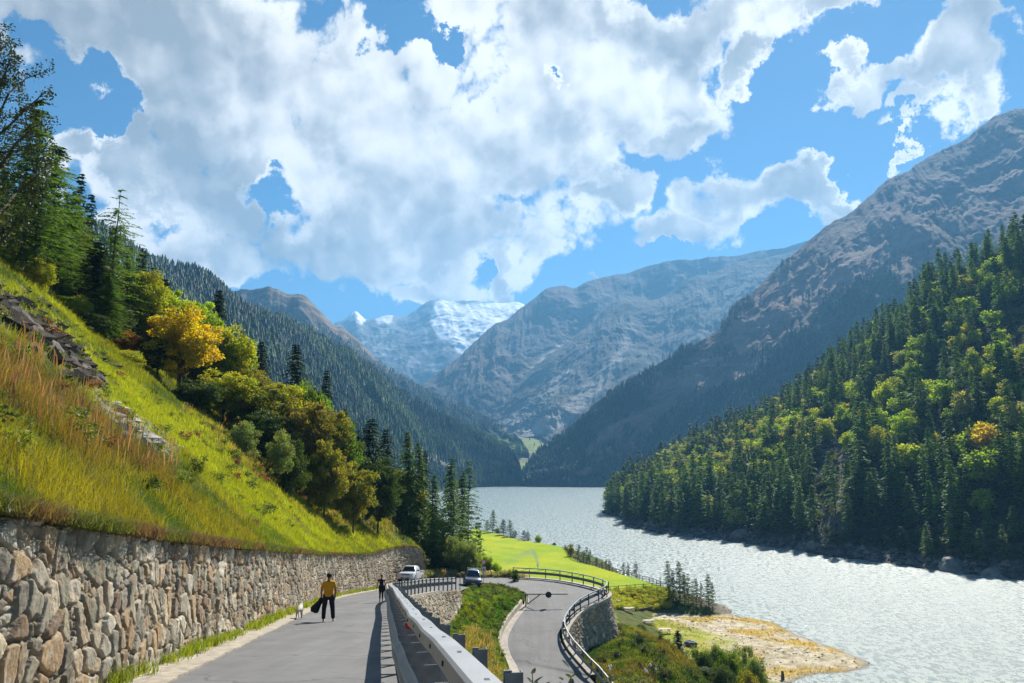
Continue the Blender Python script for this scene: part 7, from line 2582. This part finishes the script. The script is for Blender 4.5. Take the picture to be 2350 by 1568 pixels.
def person(name, loc, rz, H, J, skin, top, legs, shoe, hair, label, female=False):
    """J: joint dict in units of height; walks towards local +Y"""
    root = empty('person', loc, rz, label, 'person')
    S_ = H

    def P_(k):
        return np.array(J[k]) * S_
    V, E, R = [], [], []

    def chain(start, pts, rad):
        prev = start
        for p, r in zip(pts, rad):
            V.append(np.array(p))
            R.append(r * S_)
            if prev is not None:
                E.append((prev, len(V) - 1))
            prev = len(V) - 1
        return prev
    sw = 0.8 if female else 1.0
    pel = chain(None, [P_('pelvis')], [0.068])
    wa = chain(pel, [P_('waist')], [0.062 * sw])
    ch = chain(wa, [P_('chest')], [0.075 * sw])
    nk = chain(ch, [P_('neckbase'), P_('neck')], [0.045, 0.030])
    hd_ = P_('head')
    fw = np.array([0, 1, 0.0])
    chain(nk, [hd_ + [0, 0.005 * S_, -0.035 * S_], hd_, hd_ + [0, -0.004 * S_, 0.035 * S_]], [0.036, 0.046, 0.036])
    face_i = len(V) - 2
    chain(face_i, [hd_ + [0, 0.058 * S_, -0.012 * S_]], [0.009])          # nose
    for s_ in ('l', 'r'):
        sg_ = -1 if s_ == 'l' else 1
        chain(face_i, [hd_ + [sg_ * 0.046 * S_, -0.002 * S_, -0.005 * S_]], [0.012])   # ear
        sh = chain(ch, [P_('sh' + s_)], [0.036 * sw])
        el = chain(sh, [(P_('sh' + s_) + P_('el' + s_)) / 2, P_('el' + s_)], [0.029 * sw, 0.023])
        wr = chain(el, [(P_('el' + s_) * 0.6 + P_('wr' + s_) * 0.4), P_('wr' + s_)], [0.023, 0.0155])
        d = unit(P_('wr' + s_) - P_('el' + s_))
        side = unit(np.cross(d, [1.0, 0, 0])) if abs(d[0]) < 0.8 else np.array([0, 1.0, 0])
        palm = P_('wr' + s_) + d * 0.045 * S_
        pm_ = chain(wr, [palm], [(0.010, 0.022)[0] + 0.006])
        for k_ in range(4):
            off = side * (k_ - 1.5) * 0.0105 * S_
            ln = (0.040, 0.046, 0.043, 0.034)[k_] * S_
            b0 = palm + off + d * 0.010 * S_
            cu = np.array([-sg_ * 0.25, 0, 0])
            chain(pm_, [b0, b0 + unit(d + cu * 0.5) * ln * 0.5, b0 + unit(d + cu * 0.5) * ln * 0.5 + unit(d + cu * 2) * ln * 0.5], [0.0055, 0.005, 0.004])
        th0 = P_('wr' + s_) + d * 0.018 * S_ + side * 0.018 * S_
        chain(wr, [th0, th0 + unit(d + side * 0.8) * 0.022 * S_, th0 + unit(d + side * 0.5) * 0.040 * S_], [0.007, 0.006, 0.005])
        hp = chain(pel, [P_('hip' + s_)], [0.056])
        kn = chain(hp, [(P_('hip' + s_) + P_('kn' + s_)) / 2, P_('kn' + s_)], [0.046, 0.033])
        an = chain(kn, [P_('kn' + s_) * 0.65 + P_('an' + s_) * 0.35, P_('an' + s_)], [0.032, 0.019])
        chain(an, [P_('an' + s_) + [0, -0.012 * S_, -0.02 * S_], P_('an' + s_) + [0, 0.08 * S_, -0.025 * S_]], [0.016, 0.014])
    skin_obj('body', V, E, R, skin, root, 1)
    # shirt
    V, E, R = [], [], []
    b = chain(None, [P_('pelvis') + [0, 0, 0.03 * S_]], [0.088 * sw])
    for x_ in (-0.048, 0.048):
        chain(b, [P_('pelvis') + [x_ * S_ * sw, 0, -0.01 * S_], P_('pelvis') + [x_ * S_ * sw, 0, -0.05 * S_]], [0.082 * sw, 0.084 * sw])
    w_ = chain(b, [P_('waist')], [0.080 * sw])
    c_ = chain(w_, [P_('chest')], [0.086 * sw])
    chain(c_, [P_('neckbase') * 0.75 + P_('chest') * 0.25, P_('neckbase') + [0, 0, 0.012 * S_]], [0.064 * sw, 0.046])
    for s_ in ('l', 'r'):
        sh = chain(c_, [P_('sh' + s_)], [0.044 * sw])
        f = 0.45 if female else 0.78
        chain(sh, [P_('sh' + s_) * (1 - f) + P_('el' + s_) * f], [0.040 * sw])
    skin_obj('shirt', V, E, R, top, root, 2)
    V, E, R = [], [], []
    b = chain(None, [P_('pelvis') + [0, 0, 0.02 * S_]], [0.080])
    for s_ in ('l', 'r'):
        hp = chain(b, [P_('hip' + s_)], [0.060])
        kn = chain(hp, [(P_('hip' + s_) + P_('kn' + s_)) / 2, P_('kn' + s_)], [0.064 if not female else 0.050, 0.052 if not female else 0.037])
        f = 0.97 if not female else 0.72
        chain(kn, [P_('kn' + s_) * 0.5 + P_('an' + s_) * 0.5, P_('kn' + s_) * (1 - f) + P_('an' + s_) * f], [0.048 if not female else 0.034, 0.043 if not female else 0.025])
    skin_obj('trousers', V, E, R, legs, root, 2)
    for s_ in ('l', 'r'):
        a = P_('an' + s_)
        V, E, R = [], [], []
        chain(None, [a + [0, -0.02 * S_, -0.012 * S_], a + [0, 0.02 * S_, -0.018 * S_], a + [0, 0.07 * S_, -0.024 * S_], a + [0, 0.095 * S_, -0.026 * S_]], [0.024, 0.024, 0.022, 0.016])
        skin_obj('shoe', V, E, R, shoe, root, 2)
    # hair: tousled cap over the crown and the back of the skull, face left free
    import bmesh
    bm = bmesh.new()
    bmesh.ops.create_icosphere(bm, subdivisions=4, radius=1)
    rs_ = np.random.default_rng(12 if female else 13)
    ph = rs_.random(6) * 6.28
    kx = 0.055 if not female else 0.050
    for v in bm.verts:
        x, y, z = v.co
        n_ = math.sin(x * 9 + ph[0]) * math.sin(y * 8 + ph[1]) * math.sin(z * 9 + ph[2]) * 0.16 + math.sin(x * 21 + ph[3]) * math.sin(z * 19 + ph[4]) * 0.06
        r = 1 + n_ * (1.0 if not female else 0.5)
        if y > 0.35 and z < 0.45:
            r *= 0.72
        if z < -0.35:
            r *= 0.82
        v.co = Vector((hd_[0] + x * r * kx * S_, hd_[1] - 0.008 * S_ + y * r * kx * 1.05 * S_, hd_[2] + 0.014 * S_ + z * r * kx * 1.1 * S_))
    if female:
        g_ = bmesh.ops.create_icosphere(bm, subdivisions=2, radius=0.022 * S_)
        for v in g_['verts']:
            v.co = v.co + Vector((hd_[0], hd_[1] - 0.062 * S_, hd_[2] + 0.03 * S_))
    hm = bpy.data.meshes.new('hair')
    bm.to_mesh(hm)
    bm.free()
    hm.materials.append(hair)
    hm.polygons.foreach_set('use_smooth', [True] * len(hm.polygons))
    link('hair', hm, root)
    return root


JM = dict(pelvis=(0, 0, 0.53), waist=(0, 0, 0.61), chest=(0, -0.005, 0.73), neckbase=(0, 0.0, 0.825), neck=(0, 0.005, 0.85), head=(0.0, 0.012, 0.918),
          shl=(-0.108, 0, 0.79), ell=(-0.150, -0.005, 0.62), wrl=(-0.152, 0.03, 0.48), shr=(0.108, 0, 0.79), elr=(0.150, -0.015, 0.62), wrr=(0.128, 0.0, 0.475),
          hipl=(-0.055, 0, 0.50), knl=(-0.085, -0.0, 0.28), anl=(-0.085, -0.045, 0.047), hipr=(0.055, 0, 0.50), knr=(0.085, 0.04, 0.28), anr=(0.108, 0.02, 0.045))
pm0 = on_road(752, 1427)
man = person('person', (pm0[0], pm0[1], float(roadz(pm0[1]))), 0.08, 1.72, JM, M_skin_t, M_yshirt, M_jeans, M_shoew, M_hair, 'person in a yellow orange t-shirt and dark trousers carrying a dark jacket down the road')
JW = dict(JM)
JW.update(shl=(-0.095, 0, 0.79), ell=(-0.145, -0.02, 0.65), wrl=(-0.165, 0.0, 0.52), shr=(0.095, 0, 0.79), elr=(0.135, -0.01, 0.65), wrr=(0.175, 0.02, 0.53),
          knl=(-0.045, 0.03, 0.28), anl=(-0.050, 0.02, 0.045), knr=(0.045, 0.01, 0.28), anr=(0.052, -0.06, 0.055), hipl=(-0.045, 0, 0.50), hipr=(0.045, 0, 0.50))
pw0 = on_road(874.5, 1383)
wom = person('person', (pw0[0], pw0[1], float(roadz(pw0[1]))), 0.1, 1.66, JW, M_skin_l, M_blackc, M_blackc, M_black, M_hairb, 'person all in black with tied-up auburn hair walking beside the guardrail', female=True)


def cloth_obj(name, pts, w, mat, label, cat):
    """hanging folded garment: lofted rings along pts with widths"""
    mb = MB()
    rings = []
    for k_, (p, ww) in enumerate(zip(pts, w)):
        r = []
        for a in np.linspace(0, 2 * math.pi, 17)[:-1]:
            fold = 1 + 0.16 * math.sin(a * 5 + k_ * 0.8)
            r.append((p[0] + math.cos(a) * ww[0] * fold, p[1] + math.sin(a) * ww[1] * fold, p[2] + 0.05 * math.sin(a * 3 + k_) * ww[0]))
        rings.append(r)
    mb.loft(rings)
    o = mb.build(name, mat, None, True)
    tag(o, label, cat)
    return o


b0 = np.array([pm0[0], pm0[1], float(roadz(pm0[1]))])
cloth_obj('jacket', [b0 + np.array(q) for q in [(-0.27, 0.03, 0.84), (-0.29, 0.02, 0.74), (-0.38, 0.0, 0.62), (-0.46, 0.0, 0.50), (-0.47, -0.01, 0.36), (-0.43, 0, 0.30)]],
          [(0.05, 0.05), (0.085, 0.06), (0.13, 0.08), (0.16, 0.085), (0.14, 0.08), (0.05, 0.04)], M_jacket, 'dark jacket hanging from the left hand of the walker in yellow', 'jacket')
b0 = np.array([pw0[0], pw0[1], float(roadz(pw0[1]))])
cloth_obj('sweater', [b0 + np.array(q) for q in [(0.03, 0.0, 1.0), (0.03, 0.0, 0.90), (0.03, 0.0, 0.78), (0.06, 0.0, 0.62)]],
          [(0.17, 0.13), (0.19, 0.14), (0.20, 0.14), (0.16, 0.10)], M_jacket, 'dark sweater tied round the waist of the person in black', 'sweater')

M_dog = pbr('white_dog_fur', (0.62, 0.56, 0.52), 0.95, noise=0.12, nscale=10, bump=1.0, bscale=50)
pd_ = on_road(687, 1421)
dg = empty('dog', (pd_[0], pd_[1], float(roadz(pd_[1]))), 0.12, 'small white dog with an upright ear trotting beside the stone wall', 'dog')
V = [(0, -0.22, 0.40), (0, -0.08, 0.395), (0, 0.10, 0.39), (0, 0.24, 0.41), (0, 0.32, 0.48), (0, 0.38, 0.53), (0, 0.46, 0.515), (0, 0.52, 0.50),      # spine, neck, head, muzzle
     (-0.07, -0.22, 0.35), (-0.08, -0.17, 0.26), (-0.085, -0.26, 0.13), (-0.085, -0.235, 0.02), (-0.085, -0.20, 0.012),
     (0.07, -0.22, 0.35), (0.08, -0.12, 0.26), (0.085, -0.16, 0.13), (0.085, -0.10, 0.05), (0.085, -0.06, 0.04),
     (-0.065, 0.22, 0.33), (-0.07, 0.21, 0.22), (-0.07, 0.26, 0.11), (-0.07, 0.27, 0.02), (-0.07, 0.30, 0.012),
     (0.065, 0.22, 0.33), (0.07, 0.18, 0.22), (0.07, 0.20, 0.11), (0.07, 0.17, 0.02), (0.07, 0.20, 0.012),
     (0.0, -0.33, 0.39), (0.02, -0.40, 0.30), (-0.04, 0.37, 0.60), (0.04, 0.37, 0.60)]
E = [(0, 1), (1, 2), (2, 3), (3, 4), (4, 5), (5, 6), (6, 7), (0, 8), (8, 9), (9, 10), (10, 11), (11, 12), (0, 13), (13, 14), (14, 15), (15, 16), (16, 17),
     (3, 18), (18, 19), (19, 20), (20, 21), (21, 22), (3, 23), (23, 24), (24, 25), (25, 26), (26, 27), (0, 28), (28, 29), (5, 30), (5, 31)]
R = [0.10, 0.095, 0.105, 0.095, 0.06, 0.062, 0.035, 0.024, 0.055, 0.04, 0.022, 0.018, 0.02, 0.055, 0.04, 0.022, 0.018, 0.02, 0.04, 0.028, 0.02, 0.018, 0.02, 0.04, 0.028, 0.02, 0.018, 0.02, 0.02, 0.01, 0.014, 0.014]
skin_obj('body', V, E, R, M_dog, dg, 2, 2)

# ------------------------------------------------------------------ leafy stems just behind the guardrail in the foreground
M_sprig = leaf_mat('sprig_leaves', colors=[(0.05, 0.075, 0.02), (0.06, 0.09, 0.02)], trans=0.35)


def sprig(label, u, vt, Y, n, seed, lean=(0.0, 0.0), flower=False):
    rs_ = np.random.default_rng(seed)
    top = PY(u, vt, Y)
    zb = float(roadz(Y)) - 0.9
    b = np.array([top[0] + 0.05, Y, zb])
    root = empty('wild_plant', tuple(b), 0, label, 'plant', 'leafy stems behind the near guardrail')
    h = top[2] - zb
    cv = np.array([[0, 0, 0], [0.02 + lean[0] * 0.3, 0, h * 0.4], [-0.02 + lean[0] * 0.6, 0.01, h * 0.75], [top[0] - b[0], 0, h]])
    c_ = spline(cv, 30)
    MB().tube([tuple(q) for q in c_[::3]], list(np.linspace(0.008, 0.003, 10)), 5).build('stem', M_sprig, root)
    ls = []
    for k_ in range(int(n * 1.3)):
        f = 0.25 + 0.75 * k_ / (n * 1.3)
        p_ = c_[int(f * 29)]
        a_ = k_ * 2.4 + rs_.random()
        for j in range(1):
            D_v = unit(np.array([math.cos(a_), math.sin(a_), 0.35 + 0.5 * f]))
            W_v = unit(np.cross(D_v, [0, 0, 1.0]))
            l_ = 0.115 * (1.15 - 0.5 * f) * (0.8 + 0.4 * rs_.random())
            pts = [p_, p_ + D_v * l_ * 0.35 + W_v * l_ * 0.24, p_ + D_v * l_ * 0.75 + W_v * l_ * 0.15 - [0, 0, l_ * .05], p_ + D_v * l_ - [0, 0, l_ * .15], p_ + D_v * l_ * 0.75 - W_v * l_ * 0.15 - [0, 0, l_ * .05], p_ + D_v * l_ * 0.35 - W_v * l_ * 0.24]
            mb = MB()
            mb.add(pts, [(0, 1, 2, 3), (0, 3, 4, 5)])
            ls.append((mb.v, mb.f))
    mb = MB()
    for v_, f_ in ls:
        mb.add(v_, f_)
    fo = mb.build('foliage', M_sprig, root)
    ca = fo.data.color_attributes.new('Col', 'FLOAT_COLOR', 'POINT')
    ca.data.foreach_set('color', np.ones(len(fo.data.vertices) * 4, np.float32))
    if flower:
        mb = MB()
        for k_ in range(3):
            q = np.array([top[0] - b[0], 0, h]) + rs_.normal(0, 0.012, 3)
            mb.tube([tuple(q), tuple(q + [0, 0, 0.012])], [0.009, 0.004], 6)
        mb.build('flower', M_white, root)
    return root


sprig('tallest dark leafy stem just right of the nearest guardrail post', 1219, 1503, 5.6, 34, 1)
sprig('short pale leafy stem right of the tallest one at the bottom edge', 1240, 1540, 5.6, 22, 2)
sprig('broad leafy stem in front of the lower road at the bottom edge', 1273, 1546, 5.0, 18, 3)
sprig('thin budded stem between the broad stem and the curved rail', 1290, 1538, 5.2, 20, 4)
sprig('leafy stem crossing the curved guardrail at the bottom edge', 1306, 1510, 5.4, 32, 5)
sprig('leafy stem with tiny white flowers before the dark outer slope', 1399, 1530, 5.8, 20, 6, flower=True)
sprig('upright stem with white flowers over the dark outer slope', 1484, 1542, 5.6, 14, 7, flower=True)
sprig('second white-flowered stem over the dark outer slope', 1498, 1526, 5.8, 14, 8, flower=True)
